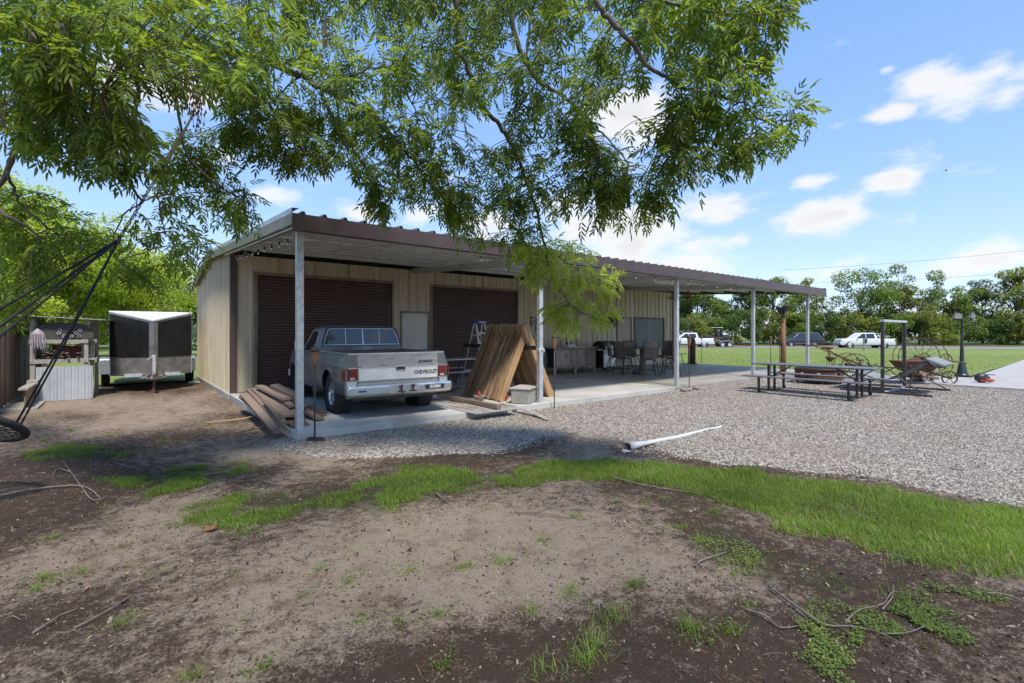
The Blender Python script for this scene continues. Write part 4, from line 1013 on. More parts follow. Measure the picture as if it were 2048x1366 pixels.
# ---------------------------------------------------------------- text
def text(body,size,m,parent,loc,rot,name='lettering',ext=.003,bold=0,sx=1):
    c=bpy.data.curves.new(name,'FONT');c.body=body;c.size=size;c.extrude=ext;c.offset=bold;c.align_x='CENTER';c.align_y='CENTER';c.materials.append(m)
    tmp=bpy.data.objects.new('t',c);col.objects.link(tmp);dg=bpy.context.evaluated_depsgraph_get();me=bpy.data.meshes.new_from_object(tmp.evaluated_get(dg));bpy.data.objects.remove(tmp)
    return obj(name,me,parent,loc,rot,(sx,1,1))
# ---------------------------------------------------------------- old pickup on the slab (local: tail at y=0, nose +y)
silver=mat('faded_silver_paint',(.16,.17,.175),.3,.45,(.12,.127,.13),2.2,rough2=.55,world=True,c3=(.13,.13,.125),s3=3.5,t3=(.55,.8),coat=.2)
tgate=mat('tailgate_paint',(.29,.29,.285),.4,.25,(.22,.22,.215),2,world=True,stretch=(1,1,5),c3=(.15,.085,.05),s3=5,t3=(.60,.68))
TK=thing('old_pickup','weathered silver square-body pickup backed out under the carport, rusty tailgate toward the yard','pickup truck',(1.83,.40,.12));TK.rotation_euler=(0,0,-.055);TK.scale=(1,.96,1)
ARCH=[(1.02,.37,.43),(4.05,.36,.43)]
def zlow(y):
    z=.40 if y<1.9 else .34
    for ya,za,r in ARCH:
        if abs(y-ya)<r: z=max(z,za+math.sqrt(r*r-(y-ya)**2))
    return z
def sidex(z,top=1.10):
    # outward bulge: tucked bottom, flat middle, sculpted shoulder
    P_=[(.34,.90),(.45,.955),(.62,.98),(.80,.985),(.90,.975),(.965,.94),(1.03,.925),(1.10,.90)]
    for (a,b),(c,d) in zip(P_[:-1],P_[1:]):
        if z<=c: return b+(d-b)*max(0,(z-a))/(c-a)
    return P_[-1][1]
def side(y0,y1,top,sgn,ny=40,taper=0):
    rows=[]
    for i in range(ny+1):
        y=y0+(y1-y0)*i/ny;zl=zlow(y);zs=[zl+(top-zl)*k/14 for k in range(15)]
        row=[]
        for z in zs:
            x_=sidex(z)
            for ya,za,r in ARCH:     # flared lip
                dd=math.hypot(y-ya,z-za)
                if r-.001<dd<r+.07:x_+=.018*(1-(dd-r)/.07)
            x_-=taper*max(0,(y-y0)/(y1-y0)-.55)**2
            row.append((sgn*x_,y,z))
        row.append((sgn*(sidex(top)-.05-taper*max(0,(y-y0)/(y1-y0)-.55)**2),y,top+.004));row.append((sgn*(sidex(top)-.06-taper*max(0,(y-y0)/(y1-y0)-.55)**2),y,top-.3))
        rows.append(row if sgn<0 else row[::-1])
    return rows
for sg_ in (-1,1):
    b=MB();b.grid(side(.02,1.985,1.10,sg_,56));b.build('bed_side',silver,TK,smooth=True,fix=False)
    b=MB();b.grid(side(2.01,3.14,1.08,sg_,8));d=b.build('door',silver,TK,smooth=True)
    MB().bar((sg_*.99,2.12,.93),(sg_*.99,2.28,.93),.02,.03).build('handle',M['chrome'],d)
    b=MB();b.grid(side(3.16,4.80,1.06,sg_,50,.25));b.build('front_fender',silver,TK,smooth=True)
    # window
    def gx_(z):return sg_*(.93-(z-1.08)*.30)
    MB().add([(gx_(1.10)+sg_*.006,2.36,1.10),(gx_(1.10)+sg_*.006,3.25,1.10),(gx_(1.50)+sg_*.006,2.88,1.50),(gx_(1.50)+sg_*.006,2.36,1.50)],[(0,1,2,3) if sg_>0 else (3,2,1,0)]).build('side_window',M['glass'],TK)
    fr=MB()
    q=[(gx_(1.09)+sg_*.008,2.34,1.09),(gx_(1.09)+sg_*.008,3.27,1.09),(gx_(1.52)+sg_*.008,2.88,1.52),(gx_(1.52)+sg_*.008,2.34,1.52)]
    for i in range(4):fr.bar(q[i],q[(i+1)%4],.012,.014)
    fr.build('window_trim',M['chrome'],TK)
# bed box: floor, inner, cover
MB().box(-.88,.88,.03,1.96,1.095,1.112).build('bed_cover',mat('old_tonneau',(.16,.12,.11),.75,0,(.10,.075,.07),4,bump=.3),TK,bevel=.006)
MB().box(-.90,-.865,.02,1.98,1.10,1.125).box(.865,.90,.02,1.98,1.10,1.125).box(-.87,.87,.005,.03,1.098,1.122).build('bed_rail',M['alu'],TK,bevel=.005)
MB().box(-.8,.8,.1,4.6,.30,.62).build('chassis',M['black'],TK)
# corner posts + tailgate
for sg_ in(-1,1):
    b=MB();prof=[(sg_*sidex(z),z) for z in (.50,.6,.7,.8,.9,.965,1.03,1.10)]
    for (xa,za),(xb,zb) in zip(prof[:-1],prof[1:]):
        b.add([(xa,.02,za),(sg_*.757,-.0,za),(sg_*.757,-.0,zb),(xb,.02,zb)],[(0,1,2,3) if sg_<0 else (3,2,1,0)])
    b.build('corner_panel',silver,TK,smooth=True)
    t_=MB().box(sg_*.84-.075,sg_*.84+.075,-.035,.01,.66,.865).box(sg_*.975-.02,sg_*.975+.012,-.02,.10,.66,.865)
    t_.build('tail_light',mat('tail_lens',(.16,.012,.012),.2,0,(.11,.01,.01),8,coat=.4),TK,bevel=.012)
    MB().box(sg_*.84-.05,sg_*.84+.03,-.038,-.034,.675,.715).build('reverse_lens',M['plastic'],TK)
    MB().box(sg_*.84-.085,sg_*.84+.085,-.03,.005,.865,.878).box(sg_*.84-.085,sg_*.84+.085,-.03,.005,.645,.66).build('light_bezel',M['chrome'],TK)
    MB().box(sg_*.86-.085,sg_*.86+.085,-.03,.02,.55,.64).build('filler_panel',M['chrome'],TK,bevel=.008)
g=MB()
g.prism([(-.012,.56),(-.012,.63),(-.02,.64),(-.02,.865),(-.012,.875),(-.004,.96),(.004,1.04),(.006,1.10),(.03,1.105),(.03,.56)],-.755,.755,'x')
tg=g.build('tailgate',tgate,TK,fix=True)
MB().box(-.735,.735,-.026,-.0195,.655,.855).build('panel',mat('tailgate_white',(.62,.61,.59),.4,0,(.50,.49,.47),3),tg,bevel=.004)
fr=MB()
for z in(.65,.86):fr.box(-.745,.745,-.029,-.0262,z-.006,z+.006)
for x_ in(-.742,.742):fr.box(x_-.006,x_+.006,-.029,-.0262,.65,.86)
fr.build('chrome_trim',M['chrome'],tg)
MB().box(-.09,.11,-.034,-.0265,.80,.895).build('handle_plate',M['chrome'],tg,bevel=.006)
MB().box(-.07,.09,-.036,-.0345,.82,.875).build('handle_recess',M['black'],tg)
MB().bar((-.05,-.045,.855),(.08,-.045,.855),.012,.02).build('tailgate_handle',M['iron'],tg)
text('CHEVROLET',.098,M['black'],tg,(.50,-.0285,.755),(PI/2,0,0),'lettering',.002,.0025,.86)
text('SILVERADO',.058,M['iron'],tg,(.50,-.0165,.955),(PI/2,0,0),'badge_lettering',.003,.001,.9)
# bumper
b=MB();secs=[]
for x_ in (-.98,-.94,-.5,-.3,-.28,.28,.3,.5,.94,.98):
    inn=.04 if abs(x_)>.95 else 0
    secs.append([(x_,-.16+inn,.40+inn),(x_,-.19+inn,.43),(x_,-.19+inn,.54),(x_,-.165+inn,.575),(x_,-.02,.575),(x_,-.02,.40+inn)])
b.grid([s_+[s_[0]] for s_ in secs]);b.add(secs[0],[(5,4,3,2,1,0)]);b.add(secs[-1],[(0,1,2,3,4,5)])
bp=b.build('rear_bumper',M['chrome'],TK,fix=True,bevel=.004)
MB().box(-.27,.27,-.197,-.19,.42,.56).build('step_plate',M['alu'],bp)
MB().box(-.93,-.36,-.194,-.1905,.44,.545).build('bumper_recess',mat('faded_green_strip',(.42,.48,.40),.5,0,(.33,.38,.33),4),bp)
MB().box(-.80,-.66,-.197,-.195,.475,.505).build('sticker',M['blue'],bp)
MB().box(.42,.80,-.196,-.1905,.455,.54).build('sticker_plate',M['black'],bp)
text('ZOSN',.070,M['white'],bp,(.61,-.198,.497),(PI/2,0,0),'sticker_lettering',.001,.003,1.15)
for x_ in (-.05,.17):
    MB().lathe([(.014,0),(.014,.05),(.012,.055),(.026,.075),(.028,.09),(.015,.112)],12,T(x_,-.235,.46)).box(x_-.05,x_+.05,-.28,-.19,.445,.46).build('hitch_ball',M['rust'] if x_<0 else M['iron'],bp,smooth=False)
MB().tube([(-.02,-.2,.44),(-.02,-.24,.36),(.03,-.23,.33),(.05,-.2,.40)],.009,6).build('safety_chain',M['rustd'],bp)
MB().box(-.95,.95,-.02,.02,.36,.50).build('bumper_bracket',mat('dusty_tan',(.30,.25,.17),.9),TK)
# spare and exhaust
MB().lathe([(.10,-.07),(.30,-.09),(.34,-.05),(.34,.05),(.30,.09),(.10,.07)],22,T(-.15,.75,.34)).build('spare_wheel',M['rustd'],TK,smooth=True)
MB().tube([(.5,2,.28),(.55,.9,.30),(.62,.35,.28)],.03,8).build('exhaust_pipe',M['rustd'],TK)
MB().tube([(-.75,1.02,.36),(.75,1.02,.36)],.05,8).lathe([(.05,-.12),(.14,-.06),(.14,.06),(.05,.12)],12,T(0,1.02,.36)@RY(PI/2)).build('rear_axle',M['black'],TK)
# wheels
def wheel(parent,x_,y_,r,w,rimm,tyrem,sgn,spokes=5,name='wheel'):
    t=obj(name,None,parent,(x_,y_,r));R_=RY(PI/2)
    n=36
    MB().lathe([(r*.60,-w*.42),(r*.80,-w*.5),(r*.93,-w*.48),(r*.99,-w*.38),(r,-w*.1),(r,w*.1),(r*.99,w*.38),(r*.93,w*.48),(r*.80,w*.5),(r*.60,w*.42),(r*.6,-w*.42)],n,R_,False).build('tyre',tyrem,t,smooth=True)
    o=sgn*w*.42
    MB().lathe([(r*.61,o),(r*.58,o-sgn*.005),(r*.54,o-sgn*.04),(r*.50,o-sgn*.10),(r*.1,o-sgn*.10)],n,R_,False).build('rim',rimm,t,smooth=True)
    b=MB()
    for k in range(spokes):
        a=2*PI*k/spokes+.3;b.bar((o-sgn*.06,math.cos(a)*r*.08,math.sin(a)*r*.08),(o-sgn*.02,math.cos(a)*r*.56,math.sin(a)*r*.56),r*.16,.02,(1,0,0))
    b.lathe([(r*.15,o-sgn*.07),(r*.15,o-sgn*.01),(r*.10,o+sgn*.005)],14,R_);b.build('spokes',rimm,t)
    return t
TKW=mat('truck_tyre',(.018,.018,.018),.8,0,(.04,.037,.033),7,bump=.1)
for y_,w_ in((1.02,.27),(4.05,.23)):
    for sg_ in(-1,1): wheel(TK,sg_*(.81),y_,.365,w_,M['chrome'],TKW,sg_,5)
tb=MB()
for k in range(40):
    a=2*PI*k/40
    for o_ in(-.09,0,.09):tb.box(-.03,.03,-.014,.014,.357,.371,T(.81,1.02,.365)@RX(a+o_*.7)@T(o_,0,0))
tb.build('tread',TKW,TK);tb2=MB()
for k in range(40):
    a=2*PI*k/40
    for o_ in(-.09,0,.09):tb2.box(-.03,.03,-.014,.014,.357,.371,T(-.81,1.02,.365)@RX(a+o_*.7)@T(o_,0,0))
tb2.build('tread',TKW,TK)
for sg_ in(-1,1):  # dark wheel wells
    for ya,za,r in ARCH:
        MB().lathe([(r+.01,-.14),(r+.01,.14)],24,T(sg_*.80,ya,za)@RY(PI/2),False).build('wheel_well',M['black'],TK)
# cab shell
def quadbox(b,lo,hi):
    b.add(list(lo)+list(hi),[(3,2,1,0),(4,5,6,7),(0,1,5,4),(1,2,6,5),(2,3,7,6),(3,0,4,7)])
b=MB();ring=lambda z,hw,y0,y1:[(-hw,y0,z),(hw,y0,z),(hw,y1,z),(-hw,y1,z)]
quadbox(b,ring(1.07,.925,2.03,3.50),ring(1.60,.775,2.13,2.93));b.build('cab',silver,TK,bevel=.055,seg=4)
b=MB();quadbox(b,ring(1.585,.755,2.15,2.90),ring(1.635,.66,2.26,2.78));b.build('cab_roof',silver,TK,bevel=.02,seg=3)
b=MB();quadbox(b,ring(1.0,.88,3.2,4.78),ring(1.085,.80,3.3,4.70));b.build('hood',silver,TK,bevel=.03,seg=3)
MB().box(-.92,.92,2.0,3.3,.36,1.08).build('cab_lower',silver,TK)
# windshield
MB().add([(-.80,3.43,1.12),(.80,3.43,1.12),(.70,2.99,1.535),(-.70,2.99,1.535)],[(0,1,2,3)]).build('windshield',M['glass'],TK)
# rear window
def rw(x_,z):return (x_,2.03+(z-1.07)*.198-.008,z)
def rwx(z):return .80-(z-1.2)*.30
outl=[(-.80,1.225),(.80,1.225),(.775,1.34),(.70,1.535),(.66,1.56),(-.66,1.56),(-.70,1.535),(-.775,1.34)]
w_=MB();w_.add([rw(a,c) for a,c in outl],[tuple(range(8))]);rwin=w_.build('rear_window',M['glass'],TK)
def strip(o0,thick,dy):
    b=MB();n=len(o0)
    for i in range(n):
        a=o0[i];c=o0[(i+1)%n];pa=Vector(rw(*a));pc=Vector(rw(*c));pa.y-=dy;pc.y-=dy;b.bar(pa,pc,.012,thick,(0,-1,.2))
    return b
strip([(a*1.03,1.365+(c-1.365)*1.14) for a,c in outl],.022,.001).build('window_gasket',M['black'],rwin)
strip(outl,.02,.006).build('window_frame',M['alu'],rwin)
b=MB()
for x_,w2 in((-.36,.012),(0,.022),(.36,.012)):b.bar(Vector(rw(x_,1.225))-Vector((0,.006,0)),Vector(rw(x_,1.56))-Vector((0,.006,0)),w2,.012,(0,1,0))
b.build('window_bars',M['alu'],rwin)
# mirrors, front bumper
MB().box(-1.16,-1.06,3.02,3.05,1.10,1.30).bar((-.95,3.1,1.08),(-1.1,3.04,1.12),.014,.014).build('mirror',M['chrome'],TK,bevel=.01)
MB().box(1.06,1.16,3.02,3.05,1.10,1.30).bar((.95,3.1,1.08),(1.1,3.04,1.12),.014,.014).build('mirror',M['chrome'],TK,bevel=.01)
MB().box(-.95,.95,4.80,4.88,.42,.60).build('front_bumper',M['chrome'],TK,bevel=.02)
MB().box(-.85,.85,4.76,4.80,.62,1.0).build('grille',M['black'],TK)
# ---------------------------------------------------------------- boards on the slab corner
rg=random.Random(4)
def board_mesh(l,w,h,name,m,b=.004):
    mb=MB().box(-l/2,l/2,-w/2,w/2,-h/2,h/2);me=mb.mesh(name,m);return me
bms=[board_mesh(2.1,.14,.038,'board',M['lumber']),board_mesh(2.4,.09,.038,'board',M['lumber']),board_mesh(1.7,.19,.038,'board',M['lumber']),board_mesh(1.9,.14,.09,'board',M['lumber'])]
labels=['weathered board lowest on the slab, hanging over its left edge','mossy board lying second from the slab edge','grey brown board across the front of the board heap','narrow board sliding off the left of the board heap','wide splintered board in the middle of the heap','thin board angled under the steel corner post','board with a broken end in front of the heap','board poking out right of the first steel post','short broken plank behind the tiki torch, its red end showing','thick square beam lying on top of the heap toward the truck','upper board of the heap with greenish wear','board on the far side of the heap beside the roll-up door','narrow strip lying flat over the heap','long lowest board with its end over the dirt','second thick board under the square beam','loose plank leaning from slab to dirt']
ub=MB().box(0,1,-.5,.5,-.5,.5).mesh('board',M['lumber'])
bd=[((550,856,.15),(487,788,.38),.14,.04),((566,848,.20),(500,779,.44),.13,.045),((577,832,.27),(512,777,.47),.19,.04),((583,812,.36),(527,774,.50),.10,.05),((600,838,.20),(552,800,.38),.14,.04),
((596,853,.15),(545,822,.22),.15,.04),((640,838,.16),(598,812,.28),.15,.045),((649,826,.18),(592,806,.33),.14,.05),((612,850,.14),(580,826,.20),.12,.04),((596,796,.46),(548,774,.56),.15,.11),
((574,798,.45),(518,772,.54),.15,.045),((590,790,.40),(560,777,.44),.14,.04),((560,838,.30),(528,800,.42),.06,.03),((535,838,.10),(483,793,.30),.10,.04),((606,812,.34),(566,788,.44),.16,.05),((556,866,.10),(512,822,.20),.09,.035),
((600,800,.30),(540,790,.34),.16,.05),((605,822,.22),(548,806,.26),.18,.06),((598,838,.15),(530,812,.17),.2,.05),((600,790,.20),(520,790,.22),.2,.08)]
labels+=['thick board inside the heap behind the post','wide board inside the heap, mostly covered','flat board at the bottom of the heap','broad bottom board at the far side of the heap']
for (n_,f_,w_,h_),lb in zip(bd,labels):
    p=GP(*n_);q=GP(*f_);d=q-p;L_=d.length;d.normalize();a=Vector((0,0,1)).cross(d).normalized();c=d.cross(a)
    o=obj('board',ub);o.matrix_world=Matrix(((d.x,a.x,c.x,p.x),(d.y,a.y,c.y,p.y),(d.z,a.z,c.z,p.z),(0,0,0,1)))@RX(rg.uniform(-.25,.25))@Matrix.Diagonal((L_,w_,h_,1));tag(o,lb,'board','old boards heaped on the slab corner')
MB_s=MB().tube([(-.6,1.0,.03),(-.1,.9,.12),(.3,1.5,.30),(.75,2.1,.42)],[.012,.01,.008,.004],6)
tag(MB_s.build('dead_stick',M['twig'],smooth=True),'thin dead stick lying across the board heap','stick')
MB_s=MB().tube([(-.9,2.3,.02),(-.4,2.15,.05),(-.1,2.1,.10)],[.018,.016,.012],6)
tag(MB_s.build('dead_stick',M['cedarend'],smooth=True),'short pale stick sticking out of the dirt left of the board heap','stick')
MB_s=MB().tube([(-.75,-.05,.02),(-.3,.35,.06)],[.017,.013],6)
tag(MB_s.build('dead_stick',M['twig'],smooth=True),'short stick on the dirt in front of the slab corner','stick')
# ---------------------------------------------------------------- tiki torches
def torch(x_,y_,z_,h,label,foot=False,s=1.0):
    t=thing('tiki_torch',label,'torch',(x_,y_,z_),rg.uniform(0,6),'tiki torches standing around the patio')
    MB().tube([(0,0,0),(.004,0,h-.2)],.011*s,8).build('pole',M['iron'],t,smooth=True)
    c=MB().lathe([(.032,h-.27),(.036,h-.26),(.055,h-.10),(.062,h-.045),(.064,h-.04)],18).build('cup',M['tiki'],t,smooth=True)
    MB().lathe([(.066,h-.045),(.068,h-.02),(.05,h-.005),(.048,h+.02),(.02,h+.025)],18).build('snuffer',M['iron'],c,smooth=True)
    if foot:
        MB().bar((-.19,0,.02),(.19,0,.02),.09,.04).bar((0,-.12,.015),(0,.12,.015),.09,.03).build('foot',M['rustd'],t,bevel=.008)
    return t
torch(.18,-.20,0,1.36,'tiki torch with a tan cup in front of the first steel post',True,1.1)
torch(5.06,-.22,0,1.53,'tiki torch with a black rim in front of the second steel post')
torch(10.2,-.22,0,1.50,'tiki torch beside the third steel post')
torch(20.9,5.6,-.03,1.56,'far tiki torch standing alone in the lawn between the third and fourth posts')
torch(15.15,-.25,0,1.45,'tiki torch just right of the fourth steel post')
torch(18.6,.9,.12,1.42,'tiki torch right behind the log post with the bell')
# ---------------------------------------------------------------- pickets leaning on the beam
LB=tag(MB().box(4.93,4.99,.06,3.1,1.22,1.31).build('support_beam',M['black'],bevel=.004),'dark horizontal beam tied to the second post, carrying the pickets','beam')
tp=MB()
for z in(1.27,1.25,1.23):tp.box(4.79,4.91,-.06,.06,z-.006,z+.006)
tp.tube([(4.80,-.065,1.25),(4.74,-.09,1.22),(4.78,-.08,1.17)],.008,5).tube([(4.84,-.065,1.25),(4.9,-.1,1.23),(4.87,-.09,1.18)],.008,5)
tag(tp.build('tie_strap',M['white']),'pale strap knotted round the second steel post','strap')
me_p=[]
for l in(1.80,1.86,1.83):
    b=MB();w=.075;b.prism([(-l/2,-w),(l/2-.06,-w),(l/2,-w+.045),(l/2,w-.045),(l/2-.06,w),(-l/2,w)],-.009,.009,'z')
    me_p.append(b.mesh('picket',M['cedar']))
def picket(xb,yb,xt,zt,lab,grp,mi,thick=1):
    p=Vector((xb,yb,.125));q=Vector((xt,yb,zt));d=(q-p).normalized();c=p+d*.915
    yv=Vector((d.z,0,-d.x));zv=Vector((0,1,0))   # width across the lean, thickness along the beam
    Mx=Matrix(((d.x,yv.x,zv.x,0),(d.y,yv.y,zv.y,0),(d.z,yv.z,zv.z,0),(0,0,0,1)))
    zv=Vector(d).cross(yv);Mx=Matrix(((d.x,yv.x,zv.x,0),(d.y,yv.y,zv.y,0),(d.z,yv.z,zv.z,0),(0,0,0,1)))
    o=obj('picket',me_p[mi]);o.matrix_world=Matrix.Translation(c)@Mx@RX(rg.gauss(0,.05))@RY(rg.gauss(0,.008))@Matrix.Diagonal((1,1,thick,1));tag(o,lab,'fence picket',grp);return o
y_=.62
for k in range(48):
    last=k==0
    jx=rg.gauss(0,.024);jl=rg.gauss(0,.02)
    o=picket(4.30+jx,y_,5.06+jx+jl,1.72,'nearest picket of the left stack, its pale face turned to the yard' if last else 'brown cedar picket in the stack leaning up from the left','pickets stacked on the left of the beam',rg.randrange(3),1.9 if last else 1.15)
    if last:o.data=o.data.copy();o.data.materials[0]=M['cedarend'];o.location.y-=.02
    y_+=.030
y_=.50
for k in range(40):
    jx=rg.gauss(0,.010)
    last=k<2
    o=picket(5.66+jx,y_,4.86+jx,1.72,('nearest picket of the right stack, crossing in front of the left stack' if k==0 else 'second picket of the right stack, close behind the nearest one') if last else 'brown cedar picket in the stack leaning up from the right','pickets stacked on the right of the beam',rg.randrange(3),1.6 if last else 1.15)
    if last:o.data=me_p[1].copy();o.data.materials[0]=M['cedarend']
    y_+=.028
# scrap lumber behind
for k in range(14):
    o=obj('scrap_board',bms[1 if k%2 else 0],None,(3.75+rg.uniform(-.1,.15),2.95+rg.uniform(-.35,.35),.15+.035*(k//3)),(0,rg.uniform(-.02,.02),rg.uniform(-.35,.25)),(.62,.9,.6))
    tag(o,'dark scrap board in the low heap between the truck and the pickets','board','scrap boards in the low heap')
# tin sheet, beam and things on it
b=MB();pts=[(x_,.02*math.sin((x_)*2*PI/.076)*.45) for x_ in np.linspace(-.48,.48,76)]
b.grid([[(t,y_,h+.002) for t,h in pts] for y_ in (-1.1,0,1.1)]);b.grid([[(t,y_,h-.001) for t,h in pts][::-1] for y_ in (-1.1,0,1.1)])
rsh=mat('rust_streaked_tin',(.50,.51,.50),.45,.3,(.40,.41,.40),2,stretch=(9,.8,1),c3=(.30,.14,.05),s3=2.4,t3=(.5,.62))
tag(b.build('tin_sheet',rsh,None,(3.42,.62,.135),(0,0,-.02)),'corrugated tin sheet with rust streaks lying over the slab edge','metal sheet')
tag(MB().box(-.8,.8,-.055,.055,-.04,.04).build('square_beam',M['rust'] and M['lumber'],None,(3.50,.48,.192),(0,0,PI/2+.03),bevel=.004),'single square beam lying on the tin sheet','beam')
fl_=thing('flower_ornament','small pinkish white plaster flower beside the scrap boards','ornament',(3.30,1.75,.155))
for k in range(6):
    a=k*PI/3;MB().lathe([(.005,0),(.04,.01),(.045,.035),(.02,.055)],8,T(.045*math.cos(a),.045*math.sin(a),0)).build('petal',mat('petal',(.62,.52,.50),.6),fl_,smooth=True)
MB().lathe([(.03,.0),(.05,.04),(.03,.08)],10).build('center',M['white'],fl_,smooth=True)
def bowl(x_,y_,z_,lab,hm,h=.20,s=1):
    t=thing('bowl',lab,'bowl',(x_,y_,z_))
    MB().lathe([(.05,0),(.10,.02),(.135,.09),(.14,.10),(.128,.10),(.09,.035),(.04,.025)],22).build('basin',M['stone'] if s==1 else M['plastic'],t,smooth=True)
    MB().tube([(-.02,0,.04),(.0,.01,.12),(.005,.02,.10+h)],[.03,.022,.018],8).tube([(.03,0,.04),(.035,0,.10+h*.4)],[.02,.012],8).build('stick',hm,t,smooth=True)
    return t
bowl(4.02,1.05,.13,'pale bowl with a red stick in front of the left picket stack',M['redpl'],.10)
# tote
tt=thing('storage_tote','beige plastic storage tote behind the second post','tote',(4.62,.23,.12),.55)
MB().prism([(-.30,0),(.30,0),(.33,.30),(-.33,.30)],-.20,.20,'y').build('body',M['plastic'],tt,bevel=.03,seg=3,fix=True)
MB().box(-.35,.35,-.23,.23,.30,.335).build('lid',mat('tote_lid',(.50,.46,.40),.5),tt,bevel=.012)
b=MB()
for k in range(-3,4):b.box(k*.085-.008,k*.085+.008,-.215,-.19,.03,.28)
b.build('side_ribs',M['plastic'],tt)
bt=thing('bottle','upside down red and blue bottle leaning behind the tote','bottle',(4.38,.62,.13),.3)
MB().lathe([(.02,0),(.05,.04),(.055,.13),(.03,.16)],14,RY(.35)).build('base',M['redpl'],bt,smooth=True)
MB().lathe([(.03,.16),(.055,.2),(.055,.34),(.03,.38)],14,RY(.35)).build('body',mat('bottle_copper',(.35,.17,.10),.4),bt,smooth=True)
MB().lathe([(.056,.17),(.057,.2)],14,RY(.35)).build('band',M['blue'],bt,smooth=True)
# white trim strip off the slab
b=MB();rows=[]
for t in np.linspace(0,1,12):
    p=Vector((4.02,.30,.15)).lerp(Vector((3.92,-1.25,.03)),t);p.x+=.18*math.sin(t*PI)*.5;rows.append([(p.x-.055,p.y,p.z),(p.x-.05,p.y,p.z+.012),(p.x+.05,p.y,p.z+.012),(p.x+.055,p.y,p.z)])
b.grid(rows);tag(b.build('vinyl_strip',M['plastic']),'white curved vinyl strip running off the slab onto the gravel','strip')
# drain pipe with flared mouth
dp=thing('drain_pipe','white plastic drain pipe with a flared mouth half sunk in the gravel','pipe',(3.30,-3.50,.0),-.01)
P3=[(0,0,.045),(.22,0,.045),(.45,.0,.04),(1.2,-.01,.028),(1.9,.02,.022),(2.5,.03,.012)]
MB().tube(P3,[.060,.045,.032,.030,.028,.026],14,False).build('pipe',M['doorwhite'],dp,smooth=True)
MB().lathe([(.061,-.01),(.044,.20)],14,T(.0,0,.045)@RY(PI/2),False).build('inside',mat('pipe_brown',(.22,.13,.08),.8),dp,smooth=True)
MB().prism([(-.13,-.04),(0,-.06),(0,.06),(-.08,.04)],.0,.008,'z').build('torn_lip',M['white'],dp)
# ---------------------------------------------------------------- step ladder
ld_=thing('step_ladder','aluminium step ladder with a blue top standing at the second roll-up door','ladder',(6.22,4.2,.12),.12)
H=1.76
for sx_,bw,tw_ in((-1,.30,.16),(1,.30,.16)):
    MB().bar((sx_*bw,-.52,0),(sx_*tw_,-.03,H),.025,.07,(1,0,0)).build('rail',M['alu'],ld_)
    MB().bar((sx_*bw*.92,.50,0),(sx_*tw_,.06,H-.03),.022,.04,(1,0,0)).build('rear_rail',M['alu'],ld_)
for k in range(1,6):
    t=k/6;wx=.30+(.16-.30)*t;yy=-.52+.49*t
    MB().box(-wx,wx,yy-.04,yy+.05,H*t-.012,H*t+.012).build('step',M['alu'],ld_)
for k in (1,2,3,4):
    t=k/5;wx=(.30+(.16-.30)*t)*.95;yy=.50-.44*t;MB().bar((-wx,yy,H*t),(wx,yy,H*t),.02,.02).build('rear_brace',M['alu'],ld_)
MB().box(-.19,.19,-.13,.14,H-.02,H+.06).build('top_cap',M['blue'],ld_,bevel=.012)
text('WERNER',.06,M['white'],ld_,(0,-.1325,H+.02),(PI/2,0,0),'lettering',.001,.001)
MB().tube([(-.2,-.1,H*.8),(-.15,.12,H*.74),(-.2,.2,H*.8)],.008,5).tube([(.2,-.1,H*.8),(.15,.12,H*.74),(.2,.2,H*.8)],.008,5).build('spreader',M['alu'],ld_)
MB().bar((.19,-.12,H*.42),(.19,-.22,H*.3),.05,.14,(1,0,0)).build('bracket',M['galv'],ld_)
# folding picnic table behind the truck
ft=thing('folding_picnic_table','grey picnic table with attached benches between the truck and the ladder','picnic table',(4.95,4.0,.12),0)
MB().box(-1.0,1.0,-.38,.38,.72,.755).build('tabletop',M['galv'],ft,bevel=.01)
for sy in(-1,1):
    MB().box(-1.0,1.0,sy*.72-.14,sy*.72+.14,.42,.45).build('bench',M['galv'],ft,bevel=.01)
for sx_ in(-.7,.7):
    for sy in(-1,1):
        MB().tube([(sx_,sy*.3,.72),(sx_,sy*.62,0)],.017,6).tube([(sx_,sy*.72,.42),(sx_,sy*.72,0.)],.017,6).build('leg',M['rustd'],ft)
    MB().tube([(sx_,-.72,.38),(sx_,.72,.38)],.014,6).build('cross_bar',M['rustd'],ft)
t=bowl(4.60,3.85,.875,'stoneware bowl with an orange tool standing on the picnic table behind the truck',M['orange'],.16)
# ---------------------------------------------------------------- cabinet, grill, hose, fans
cb=thing('wood_cabinet','long rustic outdoor counter cabinet of weathered planks against the wall','cabinet',(10.95,5.12,.12))
MB().box(-1.16,1.20,-.36,.36,.905,.935).build('countertop',M['greywood'],cb,bevel=.006)
MB().box(-1.06,1.06,-.27,.33,.22,.90).build('carcass',M['black'],cb)
MB().box(-1.07,1.07,-.31,-.285,.20,.27).box(-1.07,1.07,-.31,-.285,.86,.905).box(-.03,.03,-.312,-.285,.27,.86).box(-1.07,-1.01,-.312,-.285,.27,.86).box(1.01,1.07,-.312,-.285,.27,.86).build('face_frame',M['barn'],cb)
pmesh=MB().box(-.078,.078,-.012,.012,0,.56).mesh('plank',M['barn'])
for k,x0 in enumerate((-1.0,-.51,.04,.53)):
    d=MB().box(x0+.02,x0+.46,-.289,-.272,.30,.34).build('door',M['barn'],cb)
    for j in range(3):obj('plank',pmesh,d,(x0+.08+j*.161,-.302,.285),(0,0,0))
    hx=x0+.44 if k%2==0 else x0+.03
    MB().tube([(hx,-.315,.60),(hx,-.345,.62),(hx,-.345,.70),(hx,-.315,.72)],.007,6).build('handle',M['iron'],d)
